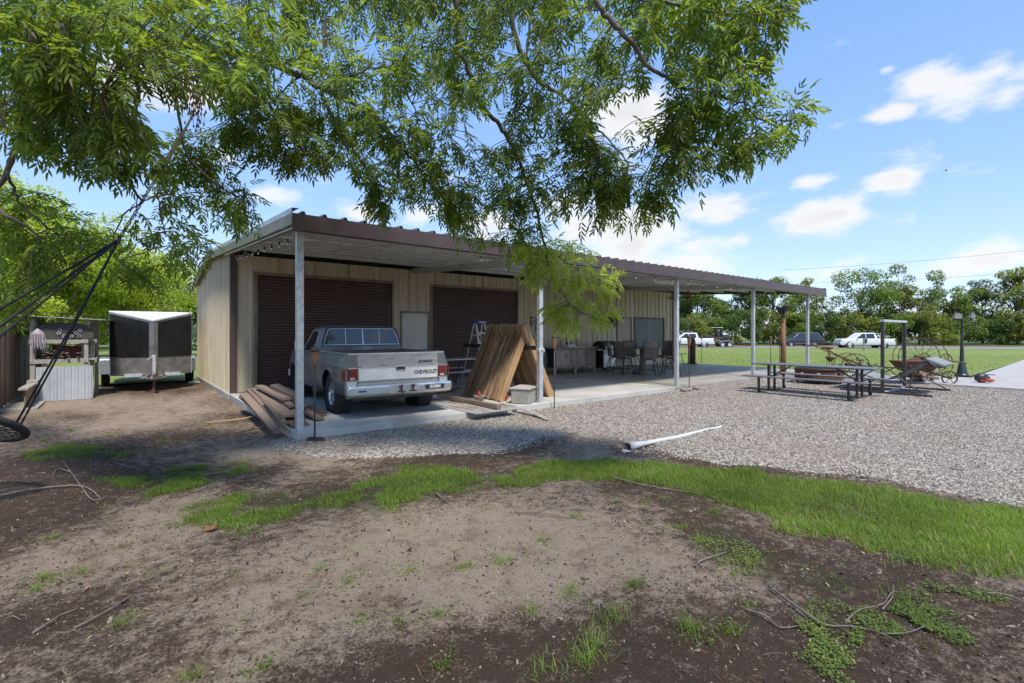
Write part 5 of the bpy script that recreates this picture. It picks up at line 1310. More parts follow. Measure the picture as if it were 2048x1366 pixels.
for sx_ in(-1.03,0.0,1.03):
    for yy in(-.27,.28):MB().box(sx_-.04,sx_+.04,yy-.035,yy+.035,0,.22).build('leg',M['greywood'],cb)
b=MB()
for j in range(4):b.box(1.06,1.078,-.29+j*.155,-.143+j*.155,.2,.9)
b.build('end_planks',M['barn'],cb)
for xx,lab,kind in((10.55,'small bottles and a chrome rack on the cabinet counter','rack'),):
    t=thing('kitchen_rack',lab,kind,(xx+.35,5.1,1.056))
    MB().box(-.18,.18,-.14,.14,0,.10).build('tray',M['white'],t,bevel=.01)
    b=MB()
    for a in(-.16,.0,.16):b.tube([(a,-.12,.1),(a,-.12,.26),(a,.12,.26),(a,.12,.1)],.008,5)
    b.build('wire_frame',M['chrome'],t)
    for a in(-.1,.05,.12):MB().lathe([(.035,.1),(.035,.24),(.012,.28),(.012,.33)],10,T(a,.02,0)).build('bottle',M['iron'],t,smooth=True)
tag(MB().box(-.45,.45,-.2,.2,0,.02).build('cutting_board',M['white'],None,(11.35,5.05,1.056),bevel=.004),'flat white board lying on the cabinet counter','board')
hc=thing('hose_coil','coil of pale hose hanging beside the cabinet','hose',(9.55,5.2,.62))
for k in range(9):
    r=.24+.022*k;b=MB();b.tube([(math.cos(a)*r*.85,.015*(k%3)+.01*math.sin(3*a),math.sin(a)*r*1.25) for a in np.linspace(0,2*PI,28)],.012,5,False);b.build('loop',M['plastic'],hc,smooth=True)
MB().box(-.06,.06,.0,.07,-.5,.62).build('stand',M['black'],hc)
gr=thing('gas_grill','gas grill with a black hood and silver doors right of the cabinet','grill',(12.75,5.0,.12))
MB().box(-.36,.36,-.25,.25,.10,.80).build('cart',M['black'],gr,bevel=.01)
for s_ in(-1,1):
    d=MB().box(min(0,s_*.345)+.004,max(0,s_*.345)-.004,-.268,-.252,.13,.64).build('door',M['alu'],gr,bevel=.006)
    MB().tube([(s_*.035,-.27,.34),(s_*.035,-.295,.36),(s_*.035,-.295,.50),(s_*.035,-.27,.52)],.008,6).build('handle',M['black'],d)
MB().box(-.36,.36,-.272,-.25,.66,.80).build('control_panel',M['alu'],gr,bevel=.006)
for a in(-.24,-.08,.08,.24):MB().lathe([(.028,0),(.024,.03)],12,T(a,-.272,.73)@RX(PI/2)).build('knob',M['black'],gr)
MB().prism([(-.27,.80),(-.28,.98),(-.20,1.10),(-.02,1.15),(.18,1.12),(.27,1.0),(.27,.80)],-.36,.36,'x').build('hood',M['black'],gr,bevel=.01,fix=True)
MB().box(-.25,.25,-.292,-.281,.84,.97).build('hood_front',M['alu'],gr,bevel=.004)
MB().tube([(-.25,-.30,.93),(-.25,-.34,.93),(.25,-.34,.93),(.25,-.30,.93)],.012,6).build('handle',M['alu'],gr)
for s_ in(-1,1):MB().box(min(s_*.37,s_*.66),max(s_*.37,s_*.66),-.24,.22,.80,.84).build('side_shelf',M['alu'],gr,bevel=.006)
for a in(-.3,.3):
    for c in(-.2,.2):MB().lathe([(.045,-.02),(.045,.02)],14,T(a,c,.045)@RY(PI/2)).bar((a,c,.045),(a,c,.11),.02,.02).build('caster',M['blackrub'],gr)
def wallfan(x_,z_,r,lab):
    t=thing('wall_fan',lab,'fan',(x_,5.62,z_))
    b=MB()
    for rr_,yy in((r,-.02),(r,-.10),(r*.72,-.14),(r*.4,-.16),(r*.95,.04)):
        b.tube([(math.cos(a)*rr_,yy,math.sin(a)*rr_) for a in np.linspace(0,2*PI,30)],.008,5,False)
    for k in range(16):
        a=k*PI/8;b.tube([(0,-.17,0),(math.cos(a)*r*.7,-.14,math.sin(a)*r*.7),(math.cos(a)*r,-.06,math.sin(a)*r),(math.cos(a)*r*.9,.05,math.sin(a)*r*.9)],.004,4,False)
    b.build('cage',M['iron'],t,smooth=True)
    for k in range(4):
        a=k*PI/2+.4;MB().add([(math.cos(a)*.06,-.03,math.sin(a)*.06),(math.cos(a-.3)*r*.85,-.07,math.sin(a-.3)*r*.85),(math.cos(a+.35)*r*.85,-.01,math.sin(a+.35)*r*.85),(math.cos(a+.9)*.07,.0,math.sin(a+.9)*.07)],[(0,1,2,3)]).build('blade',M['black'],t)
    MB().lathe([(.07,-.05),(.09,.02),(.07,.12)],14,RX(-PI/2)).build('motor',M['iron'],t,smooth=True)
    MB().bar((0,.1,0),(0,.17,-.02),.06,.1).bar((0,.16,-.15),(0,.16,.15),.08,.02).build('bracket',M['iron'],t)
wallfan(13.95,2.12,.30,'black wall fan left of the tan door')
wb=thing('wall_bracket','black wall bracket with a hanging cord right of the second roll-up door','bracket',(9.6,5.76,2.0))
MB().bar((0,0,.15),(0,-.4,.15),.03,.03).bar((0,0,-.1),(0,-.4,.15),.02,.02).bar((0,0,.2),(0,0,-.2),.04,.02).build('arm',M['iron'],wb)
MB().tube([(0,-.38,.14),(.02,-.3,-.2),(.05,-.15,-.5),(.0,-.05,-.9)],.01,5).tube([(.02,-.3,.1),(-.03,-.25,-.35),(.02,-.2,.0)],.012,5).build('cord',M['rope'],wb,smooth=True)
pb=thing('pot_hanger','small green plant hanging at the end of the workshop wall','hanging plant',(18.75,5.4,1.6))
MB().lathe([(.03,-.12),(.07,-.05),(.08,.02)],12).build('pot',M['white'],pb,smooth=True)
MB().tube([(0,0,0),(0,0,1.5)],.004,4).build('wire',M['iron'],pb)
# ---------------------------------------------------------------- bar table and stools
bt=thing('bar_table','dark round bar height table with a slatted top among the stools','table',(12.55,3.05,.12))
MB().lathe([(.60,.915),(.61,.925),(.61,.945),(.60,.955)],36).build('tabletop',M['wicker'],bt)
MB().lathe([(.10,.90),(.09,.5),(.13,.25),(.30,.1),(.38,.03),(.38,0)],20).build('pedestal',M['wicker'],bt,smooth=True)
vs_=tag(MB().lathe([(.03,0),(.04,.06),(.02,.11),(.025,.14)],10).build('small_vase',M['black'],None,(12.5,3.3,1.075),smooth=True),'small dark vase standing on the round bar table','vase')
def stool(x_,y_,rz,lab):
    t=thing('bar_stool',lab,'bar stool',(x_,y_,.12),rz,'bar stools around the round table')
    # sitter faces +y ; back at -y
    MB().box(-.23,.23,-.20,.23,.60,.65).build('seat',M['wicker'],t,bevel=.02,seg=3)
    rows=[]
    for i in range(13):
        u=i/12;z=.62+u*.56;yy=-.20-.05*u-.06*u*u*(u>.6)
        rows.append([(x,yy+.05*(x/.23)**2-.03,z) for x in np.linspace(-.235,.235,14)])
    b=MB();b.grid(rows);b.grid([[(p[0],p[1]+.018,p[2]) for p in r][::-1] for r in rows]);b.build('backrest',M['wicker'],t)
    b=MB()
    for k in range(12):
        x=-.22+k*.04;b.bar((x,-.235+.05*(x/.23)**2,.63),(x,-.31+.05*(x/.23)**2,1.16),.012,.012,(0,1,0))
    b.build('back_cane',M['wicker'],t)
    for sx_ in(-1,1):
        MB().tube([(sx_*.24,-.20,.62),(sx_*.245,-.27,1.19)],.014,6).tube([(sx_*.24,-.22,.85),(sx_*.27,.0,.87),(sx_*.27,.2,.83),(sx_*.24,.2,.63)],.015,6).build('arm',M['iron'],t,smooth=True)
    for sx_ in(-1,1):
        for sy in(-1,1):
            MB().tube([(sx_*.10,sy*.10,.585),(sx_*.19,sy*.19,.50),(sx_*.24,sy*.24,.25),(sx_*.27,sy*.27,0)],.014,7).build('leg',M['iron'],t,smooth=True)
    c=.235;MB().tube([(-c,-c,.22),(c,-c,.22),(c,c,.22),(-c,c,.22),(-c,-c,.22)],.010,6).tube([(.14*math.cos(a),.14*math.sin(a),.57) for a in np.linspace(0,2*PI,20)],.012,6).build('foot_ring',M['iron'],t)
    return t
cx_,cy_=12.55,3.05
for k,(ang,lab) in enumerate(((229,'nearest bar stool with its wicker back square to the camera'),(175,'bar stool at the near left of the round table, seen from the side'),(118,'bar stool behind the left one, beside the grill'),(60,'bar stool on the far side of the round table'),(350,'bar stool behind the right one near the dark shutters'),(292,'bar stool at the near right of the round table with a pale back'))):
    a=math.radians(ang);r=.98;x_=cx_+r*math.cos(a);y_=cy_+r*math.sin(a)
    stool(x_,y_,math.atan2(cy_-y_,cx_-x_)-PI/2,lab)
boot=thing('rusty_cylinder','brown rusty upright cylinder behind the third post on the patio','cylinder',(19.0,5.0,.12))
MB().lathe([(.17,0),(.17,1.0),(.14,1.18),(.05,1.24)],18).build('tank',M['rust'],boot,smooth=True)
MB().lathe([(.24,0),(.24,.04)],18).build('base',M['rustd'],boot);MB().bar((-.3,0,.35),(.3,0,.4),.04,.03).build('handle',M['rustd'],boot)
tb_=thing('side_table','small dark patio table in front of the workshop wall end','table',(17.9,4.9,.12))
MB().lathe([(.28,.50),(.28,.52)],20).build('tabletop',M['iron'],tb_)
for a in(0,2.1,4.2):MB().tube([(.05*math.cos(a),.05*math.sin(a),.5),(.28*math.cos(a),.28*math.sin(a),0)],.012,5).build('leg',M['iron'],tb_)
for k,(x_,y_) in enumerate(((9.75,-.33),(9.95,-.36),(10.45,-.28))):
    b=MB().lathe([(.03,0),(.09,.02),(.10,.06),(.05,.10)],7);o=b.build('rock',M['stone'],None,(x_,y_,0),(0,0,k),smooth=True);tag(o,['leftmost of the three brown rocks at the foot of the third post','middle brown rock at the foot of the third post','brown rock right of the tiki torch at the slab edge'][k],'rock')
# ---------------------------------------------------------------- picnic table on the gravel (long axis along y)
pt=thing('picnic_table','long grey metal picnic table with two benches on the gravel','picnic table',(11.85,-2.72,0),.0)
L2=1.40
MB().box(-.37,.37,-L2,L2,.725,.76).build('tabletop',M['picnic'],pt,bevel=.012)
for sx_ in(-1,1):MB().box(sx_*.76-.13,sx_*.76+.13,-L2,L2,.43,.46).build('bench',M['picnic'],pt,bevel=.012)
for yy in(-1.02,1.02):
    for sx_ in(-1,1):
        MB().box(sx_*.18-.025,sx_*.18+.025,yy-.025,yy+.025,.02,.725).build('leg',M['iron'],pt)
        MB().box(sx_*.76-.025,sx_*.76+.025,yy-.025,yy+.025,.04,.43).build('leg',M['iron'],pt)
    MB().box(-.79,.79,yy-.022,yy+.022,.0,.04).build('foot_bar',M['iron'],pt)
    MB().box(-.76,.76,yy-.018,yy+.018,.40,.43).build('cross_bar',M['iron'],pt)
    s_=-1 if yy>0 else 1
    MB().bar((0,yy,.40),(0,yy+s_*.52,.72),.03,.03).build('brace',M['iron'],pt)
    for sx_ in(-1,1):MB().lathe([(.035,-.012),(.035,.012)],10,T(sx_*.76,yy-.03,.07)@RX(PI/2)).build('bolt',M['rustd'],pt)
# fire ring
fr_=thing('fire_ring','rusty round fire ring with cut-out pattern behind the picnic table','fire pit',(15.05,-1.75,0))
b=MB();n=48
for k in range(n):
    a0,a1=2*PI*k/n,2*PI*(k+1)/n
    for r_,flip in((.66,0),(.63,1)):
        segs_=[(.16,.24),(.24,.36),(.36,.46)]
        for j,(z0,z1) in enumerate(segs_):
            if j==1 and k%6 in(2,3):continue
            q=[(r_*math.cos(a0),r_*math.sin(a0),z0),(r_*math.cos(a1),r_*math.sin(a1),z0),(r_*math.cos(a1),r_*math.sin(a1),z1),(r_*math.cos(a0),r_*math.sin(a0),z1)]
            b.add(q,[(3,2,1,0) if flip else (0,1,2,3)])
b.build('ring_wall',M['rust'],fr_)
MB().lathe([(.62,.455),(.70,.46),(.70,.475),(.62,.475)],40,None,False).build('rim',M['rust'],fr_)
b=MB()
for k in range(-6,7):b.bar((-math.sqrt(.40-(k*.1)**2),k*.1,.48),(math.sqrt(.40-(k*.1)**2),k*.1,.48),.012,.012)
b.tube([(.64*math.cos(a),.64*math.sin(a),.482) for a in np.linspace(0,2*PI,40)],.012,6).build('grate',M['iron'],fr_)
MB().lathe([(.58,.17),(.45,.08),(.1,.06)],30).build('bowl',M['rustd'],fr_)
for k in range(4):
    a=k*PI/2+.5;MB().bar((.55*math.cos(a),.55*math.sin(a),.18),(.6*math.cos(a),.6*math.sin(a),0),.05,.05).build('leg',M['rustd'],fr_)
# ---------------------------------------------------------------- bell on log post
bp_=thing('bell_post','leaning log post carrying a black dinner bell','bell post',(17.35,.25,.12))
MB().tube([(0,0,0),(.02,0,1.0),(-.03,0,2.05)],[.105,.09,.08],12).build('log',mat('log_brown',(.28,.15,.07),.8,0,(.17,.085,.04),3,stretch=(6,6,1),bump=.3),bp_,smooth=True)
MB().bar((-.06,-.02,2.0),(-.12,-.1,2.28),.03,.05).bar((.03,-.02,2.0),(.12,.05,2.25),.03,.05).bar((-.14,-.1,2.28),(.12,.05,2.26),.04,.04).build('yoke',M['iron'],bp_)
bm_=T(.03,-.0,2.33)@Euler((.5,.95,-.5)).to_matrix().to_4x4()
MB().lathe([(.02,.20),(.07,.19),(.10,.12),(.12,.02),(.17,-.08),(.25,-.14),(.26,-.16),(.24,-.155),(.15,-.07),(.10,.02),(.08,.10)],26,bm_).build('bell',M['iron'],bp_,smooth=True)
MB().tube([(-.1,-.08,2.28),(-.24,-.18,2.42),(-.20,-.2,2.46)],[.03,.02,.02],6).build('crank',M['iron'],bp_)
MB().tube([(-.04,-.03,2.2),(-.10,-.06,1.9),(-.02,-.08,1.8),(.05,-.08,1.95),(.02,-.04,2.15)],.008,5).build('wire_loop',M['manila'],bp_,smooth=True)
# ---------------------------------------------------------------- hammock chair frame
hm=thing('swing_lounger','grey sling lounger hung by chains in a black steel frame','lounger',(14.45,-3.80,0))
for sx_ in(-1.02,1.05):
    MB().box(sx_-.035,sx_+.035,-1.0,.95,.0,.06).build('base_rail',M['iron'],hm)
    MB().box(sx_-.035,sx_+.035,-.035,.035,.06,1.88).build('upright',M['iron'],hm)
    # curved brace on each side
    MB().tube([(sx_,.85,.07),(sx_,.5,.40),(sx_,.18,.62),(sx_,0,.72),(sx_,-.18,.62),(sx_,-.5,.30),(sx_,-.9,.07)],.017,6).build('curved_brace',M['iron'],hm,smooth=True)
MB().box(-1.08,1.11,-.05,.05,1.88,1.94).build('top_bar',M['galv'],hm)
MB().bar((-1.02,0,.03),(1.05,0,.03),.05,.05).build('base_cross_bar',M['galv'],hm)
seat=[(-1.02,.60),(-.90,.70),(-.80,.76),(-.45,.52),(-.1,.28),(.15,.22),(.45,.30),(.85,.40),(1.15,.36)]
sp_=spline([(0,a,z) for a,z in seat],5)
rows=[[(-.62,p.y,p.z),(-.3,p.y,p.z-.015),(.0,p.y,p.z-.02),(.3,p.y,p.z-.015),(.62,p.y,p.z)] for p in sp_]
b=MB();b.grid(rows);b.grid([[(q[0],q[1],q[2]-.012) for q in r][::-1] for r in rows]);b.build('sling',M['sling'],hm,(0,0,.12))
for sx_ in(-.64,.64):
    MB().tube([(sx_,p.y,p.z+.12) for p in sp_],.018,7).build('side_tube',M['iron'],hm,smooth=True)
    b=MB()
    for cxx,cz,r in((-.62,.66,.09),(-.80,.80,.07),(.95,.48,.07),(.75,.40,.06),(-.35,.50,.07)):
        b.tube([(sx_,cxx+math.cos(a)*r*(a/12),cz+math.sin(a)*r*(a/12)) for a in np.linspace(0,12,40)],.008,5)
    b.build('scrollwork',M['iron'],hm,smooth=True)
MB().prism([(-.74,.86),(-.78,.965),(-1.15,.80),(-1.12,.72)],-.55,.55,'x').build('headrest_pillow',M['sling'],hm,bevel=.03,seg=3,fix=True)
b=MB()
for sx_ in(-.9,.9):
    for k in range(34):
        z=1.86-k*.035;b.tube([(sx_+(.009*math.cos(a) if k%2 else 0),.02+(0 if k%2 else .009*math.cos(a)),z+.022*math.sin(a)) for a in np.linspace(0,2*PI,9)],.0035,4,False)
b.build('chain',M['iron'],hm)
# ---------------------------------------------------------------- antique farm tools
def spoked(b,c,r,n,axis_dir,rw_=.02,hub=.06):
    ax=Vector(axis_dir).normalized();u=ax.orthogonal().normalized();v=ax.cross(u)
    if abs(ax.z)<.5: v=Vector((0,0,1));u=v.cross(ax).normalized()
    c=Vector(c);b.tube([c+(u*math.cos(a)+v*math.sin(a))*r for a in np.linspace(0,2*PI,41)],rw_,6,False)
    for k in range(n):
        a=2*PI*k/n;b.tube([c,c+(u*math.cos(a)+v*math.sin(a))*r],rw_*.45,5,False)
    b.tube([c-ax*.08,c+ax*.08],hub,8)
pl=thing('antique_hay_rake','antique hay rake with two tall spoked iron wheels and bent tines','farm implement',(20.35,-3.15,.03),-1.2)
b=MB();spoked(b,(-.0,-.55,.68),.68,12,(.0,1,0),.014,.05);b.build('wheel',M['rustd'],pl,smooth=True)
b=MB();spoked(b,(.0,.55,.68),.68,12,(.0,1,0),.014,.05);b.build('wheel',M['rustd'],pl,smooth=True)
MB().tube([(0,-.6,.68),(0,.6,.68)],.03,7).build('axle',M['rust'],pl)
for k in range(15):
    y_=-.5+k*.07;MB().tube([(0,y_,.68),(-.30,y_,.55),(-.40,y_,.30),(-.25,y_,.06),(-.12,y_,.04)],.008,5).build('tine',M['rust'],pl,smooth=True)
MB().tube([(0,.1,.7),(1.3,.1,.5)],.03,6).tube([(0,-.2,.7),(1.3,.05,.5)],.025,6).build('drawbar',M['rust'],pl)
cu=thing('antique_cultivator','rusty walking cultivator with a red iron seat and long handles','farm implement',(18.0,-1.55,.02),-.95)
b=MB();spoked(b,(.2,-.38,.42),.42,10,(0,1,0),.016);b.build('wheel',M['rustd'],cu,smooth=True)
b=MB();spoked(b,(.2,.38,.42),.42,10,(0,1,0),.016);b.build('wheel',M['rustd'],cu,smooth=True)
MB().tube([(.2,-.42,.42),(.2,.42,.42)],.022,6).tube([(1.0,0,.3),(.2,0,.46),(-.5,0,.95)],.022,6).build('frame',M['rust'],cu)
MB().lathe([(.03,.0),(.16,.03),(.20,.10),(.19,.10),(.14,.05)],18,T(-.55,0,.96)).build('seat',mat('red_iron',(.16,.03,.02),.7,0,(.09,.03,.02),8),cu,smooth=True)
for s_ in(-1,1):
    MB().tube([(.7,s_*.05,.35),(-.2,s_*.2,.75),(-.95,s_*.3,1.12),(-1.25,s_*.3,1.10)],.018,6).build('handle',M['rust'],cu,smooth=True)
    MB().tube([(-.5,s_*.06,.93),(-.42,s_*.12,.4),(-.3,s_*.1,.02)],.012,5).build('leg',M['rustd'],cu,smooth=True)
for k in range(5):
    MB().tube([(.35+.14*k,-.2+.1*k,.44),(.3+.14*k,-.2+.1*k,.2),(.42+.14*k,-.2+.1*k,.02)],.014,5).add([(.38+.14*k,-.25+.1*k,.12),(.38+.14*k,-.15+.1*k,.12),(.46+.14*k,-.2+.1*k,.0)],[(0,1,2)]).build('shovel_tine',M['rust'],cu)
b=MB()
for k in range(60):
    p=Vector((.5+rng.normal(0,.22),rng.normal(0,.18),.42+rng.normal(0,.12)));b.box(-.03,.03,-.012,.012,-.03,.03,T(*p)@RZ(rng.uniform(0,3))@RX(rng.uniform(0,3)))
tag(b.build('clod_teeth',M['iron'],cu),kind='stuff')
wd=thing('wheeled_planter','small iron planter with two spoked wheels beside the lamp post','farm implement',(22.3,-3.3,0.0),-.35)
for y_ in(-.28,.45):
    b=MB();spoked(b,(.0,y_,.40),.40,9,(0,1,0),.018);b.build('wheel',M['rustd'],wd,smooth=True)
MB().tube([(0,-.3,.40),(0,.5,.40)],.025,6).tube([(.5,.1,.35),(0,.1,.42),(-.6,.05,.48)],.028,6).build('axle',M['rust'],wd)
MB().lathe([(.05,.42),(.13,.5),(.14,.66),(.12,.66)],12,T(-.4,.05,0)).build('hopper',M['rust'],wd,smooth=True)
b=MB()
for k in range(40):
    p=Vector((-.45+rng.normal(0,.2),rng.normal(.05,.1),.5+rng.normal(0,.08)));b.box(-.04,.04,-.012,.012,-.02,.02,T(*p)@RZ(rng.uniform(0,3))@RX(rng.uniform(0,3)))
tag(b.build('gear_cluster',M['rust'],wd),kind='stuff')
wb_=thing('rusty_wheelbarrow','rusty wheelbarrow basin with splayed legs, firewood around it','wheelbarrow',(17.15,-3.75,.0),-.9)
b=MB();lo=[(-.42,-.22,.42),(.30,-.22,.42),(.30,.22,.42),(-.42,.22,.42)];hi=[(-.62,-.36,.72),(.50,-.36,.72),(.50,.36,.72),(-.62,.36,.72)]
b.add(lo+hi,[(3,2,1,0),(0,1,5,4),(1,2,6,5),(2,3,7,6),(3,0,4,7)]);lo2=[(x*.97,y*.97,z+.01) for x,y,z in lo];hi2=[(x*.97,y*.97,z) for x,y,z in hi];b.add(lo2+hi2,[(0,1,2,3),(4,5,1,0),(5,6,2,1),(6,7,3,2),(7,4,0,3)]);b.build('basin',M['rust'],wb_)
for s_ in(-1,1):
    MB().tube([(-.2,s_*.22,.42),(-.34,s_*.30,0)],.018,6).build('leg',M['rustd'],wb_);MB().tube([(.85,s_*.05,.2),(.2,s_*.2,.42),(-1.2,s_*.30,.55)],.018,6).build('handle',M['rustd'],wb_)
b=MB();spoked(b,(.85,0,.22),.20,6,(0,1,0),.02,.04);b.build('wheel',M['rustd'],wb_,smooth=True)
for k in range(22):
    p=(17.9+rng.normal(0,.28),-3.55+rng.normal(0,.20),.09+.06*(k//5));o=MB().tube([(-.22,0,0),(0,.01,.005),(.22,0,0)],[.04,.046,.038],7).build('firewood_log',M['bark'] if k%3 else M['cedarend'],None,p,(rng.uniform(-.3,.3),rng.uniform(-.25,.25),rng.uniform(-.9,.6)));tag(o,'split log in the small woodpile behind the wheelbarrow','log','logs in the small woodpile')
hb=thing('hanging_planter','brown planter basket on a thin iron hook in the lawn','planter',(18.9,-.8,0))
MB().tube([(-.32,0,0),(-.32,0,.72),(-.2,0,.78),(-.02,0,.72)],.010,5).build('hook',M['iron'],hb,smooth=True)
MB().lathe([(.06,.50),(.14,.62),(.17,.68),(.16,.68),(.12,.62)],14).build('basket',M['rustd'],hb,smooth=True)
# ---------------------------------------------------------------- lamp post
lp=thing('lamp_post','dark green garden lamp post with a flared base and three lanterns','lamp post',(21.3,-4.15,.045))
MB().lathe([(.20,0),(.20,.05),(.17,.07),(.15,.12),(.10,.42),(.085,.45),(.07,.50),(.045,1.3),(.04,1.35),(.032,2.0),(.05,2.02),(.03,2.06)],20).build('pole',M['lampgreen'],lp,smooth=True)
for k in range(3):
    a=k*2*PI/3+.5;q=(math.cos(a)*.26,math.sin(a)*.26)
    MB().tube([(0,0,1.98),(q[0]*.5,q[1]*.5,1.93),(q[0],q[1],2.0)],.012,6).build('arm',M['lampgreen'],lp,smooth=True)
    l_=MB().lathe([(.035,2.0),(.07,2.03),(.085,2.05)],6,T(q[0],q[1],0)).lathe([(.105,2.19),(.04,2.25),(.012,2.27),(.012,2.31)],6,T(q[0],q[1],0)).build('lantern',M['lampgreen'],lp)
    MB().lathe([(.075,2.05),(.095,2.19)],6,T(q[0],q[1],0)).build('glass',M['plastic'],l_)
# ---------------------------------------------------------------- helmet
he=thing('helmet','black and red off-road helmet lying at the edge of the driveway','helmet',(18.75,-4.98,.05),math.radians(-50))
rows=[]
for i in range(15):
    th=PI*i/14;row=[]
    for k in range(25):
        ph=2*PI*k/24;r=.155;x_=r*1.15*math.sin(th)*math.cos(ph);y_=r*.85*math.sin(th)*math.sin(ph);z_=r*.95*math.cos(th)+.15
        row.append((x_,y_,max(z_,.0)))
    rows.append(row)
b=MB();b.grid(rows);b.build('shell',M['black'],he,smooth=True,fix=True)
MB().add([(.05,-.11,.24),(.05,.11,.24),(.33,.08,.235),(.35,0,.245),(.33,-.08,.235),(.05,-.11,.255),(.05,.11,.255),(.33,.08,.245),(.35,0,.255),(.33,-.08,.245)],[(4,3,2,1,0),(5,6,7,8,9),(0,5,9,4),(4,9,8,3),(3,8,7,2),(2,7,6,1)]).build('peak',M['black'],he)
MB().tube([(.02,-.12,.10),(.17,-.11,.07),(.28,-.05,.07),(.30,0,.07),(.28,.05,.07),(.17,.11,.07),(.02,.12,.10)],[.05,.045,.04,.04,.04,.045,.05],8).build('chin_bar',M['redpl'],he,smooth=True)
MB().box(.10,.185,-.09,.09,.11,.20).build('eye_opening',M['black'],he,bevel=.02)
MB().box(-.10,.12,-.137,-.128,.05,.10).box(-.10,.12,.128,.137,.05,.10).build('side_stripe',M['redpl'],he)
# ---------------------------------------------------------------- cars beyond the road
def carbody(parent,stations,m):
    """stations: (y, zlo, zbelt, ztop, half width low, half width top)"""
    rows=[]
    for (y,zl,zb,zt,hw,ht) in stations:
        rows.append([(-hw*.93,y,zl),(-hw,y,zl+(zb-zl)*.35),(-hw,y,zl+(zb-zl)*.75),(-hw*.97,y,zb),(-ht,y,zt-.03),(-ht*.85,y,zt),(ht*.85,y,zt),(ht,y,zt-.03),(hw*.97,y,zb),(hw,y,zl+(zb-zl)*.75),(hw,y,zl+(zb-zl)*.35),(hw*.93,y,zl)])
    b=MB();b.grid(rows)
    n=len(rows[0]);b.add(rows[0],[tuple(range(n))]);b.add(rows[-1],[tuple(range(n-1,-1,-1))])
    o=b.build('body',m,parent,fix=True,bevel=.02,seg=2);return o
def archwheel(parent,x_,y_,r,w,rimm,s):
    wheel(parent,x_,y_,r,w,rimm,M['blackrub'],s,6)
    MB().lathe([(r+.05,-.06),(r+.09,-.06),(r+.09,.02),(r+.05,.02)],22,T(x_+s*w*.3,y_,r+.02)@RY(PI/2),False).lathe([(r+.05,0)],22,T(x_+s*w*.2,y_,r+.02)@RY(PI/2)).build('wheel_arch',M['black'],parent)
carwhite=mat('white_car_paint',(.72,.72,.72),.25,0,(.68,.68,.68),1,coat=.5);carblack=mat('dark_car_paint',(.03,.035,.045),.2,0,(.03,.035,.045),1,coat=.8)
def glassq(parent,pts,name='window'):
    return MB().add(pts,[tuple(range(len(pts))),tuple(range(len(pts)-1,-1,-1))]).build(name,M['glass'],parent)
def pickup(loc,rz,label,L_=5.9):
    t=thing('white_pickup',label,'pickup truck',loc,rz)
    # nose at y=0
    carbody(t,[(0,.45,.95,1.0,.85,.75),(.12,.38,1.02,1.12,.96,.85),(1.45,.38,1.12,1.2,1.0,.88),(5.9,.42,1.14,1.17,1.0,.95)],carwhite)
    b=MB();quadbox(b,[(-.93,1.4,1.14),(.93,1.4,1.14),(.93,4.05,1.14),(-.93,4.05,1.14)],[(-.74,2.25,1.86),(.74,2.25,1.86),(.76,3.85,1.86),(-.76,3.85,1.86)]);b.build('cab',carwhite,t,bevel=.07,seg=3)
    for s in(-1,1):
        def q(y,z):return (s*(.935-(z-1.14)*.255+.012),y,z)
        glassq(t,[q(1.85,1.2),q(2.75,1.2),q(2.75,1.75),q(2.38,1.75)]);glassq(t,[q(2.82,1.2),q(3.75,1.2),q(3.68,1.75),q(2.82,1.75)])
        MB().bar((s*.99,1.9,1.16),(s*1.16,1.85,1.28),.05,.05).box(s*1.14-.07,s*1.14+.07,1.8,1.87,1.2,1.42).build('mirror',M['black'],t)
        for y_ in(1.0,4.72):archwheel(t,s*.86,y_,.42,.27,M['alu'],s)
        MB().box(s*.90-.08,s*.90+.115,5.82,5.915,.82,1.10).build('tail_light',M['redpl'],t,bevel=.02)
        MB().box(s*.75-.14,s*.75+.14,-.01,.1,.82,.98).build('headlight',M['glass'],t,bevel=.02)
        MB().bar((s*1.005,2.9,1.02),(s*1.005,3.1,1.02),.02,.03).bar((s*1.005,3.85,1.02),(s*1.005,4.02,1.02),.02,.03).build('handle',M['black'],t)
        MB().bar((s*.98,1.6,.38),(s*.98,4.1,.38),.12,.06).build('running_board',M['black'],t)
    glassq(t,[(-.78,1.56,1.22),(.78,1.56,1.22),(.66,2.2,1.8),(-.66,2.2,1.8)],'windshield');glassq(t,[(-.7,4.03,1.25),(.7,4.03,1.25),(.66,3.9,1.75),(-.66,3.9,1.75)],'rear_window')
    MB().box(-.95,.95,5.86,6.02,.42,.62).build('rear_bumper',M['chrome'],t,bevel=.02);MB().box(-.95,.95,-.08,.1,.42,.62).build('front_bumper',M['chrome'],t,bevel=.03)
    MB().box(-.85,.85,4.12,5.84,1.172,1.18).build('bed_cover',M['black'],t)
    return t
rz0=math.atan2(rd.y,rd.x)   # road direction, away to the right
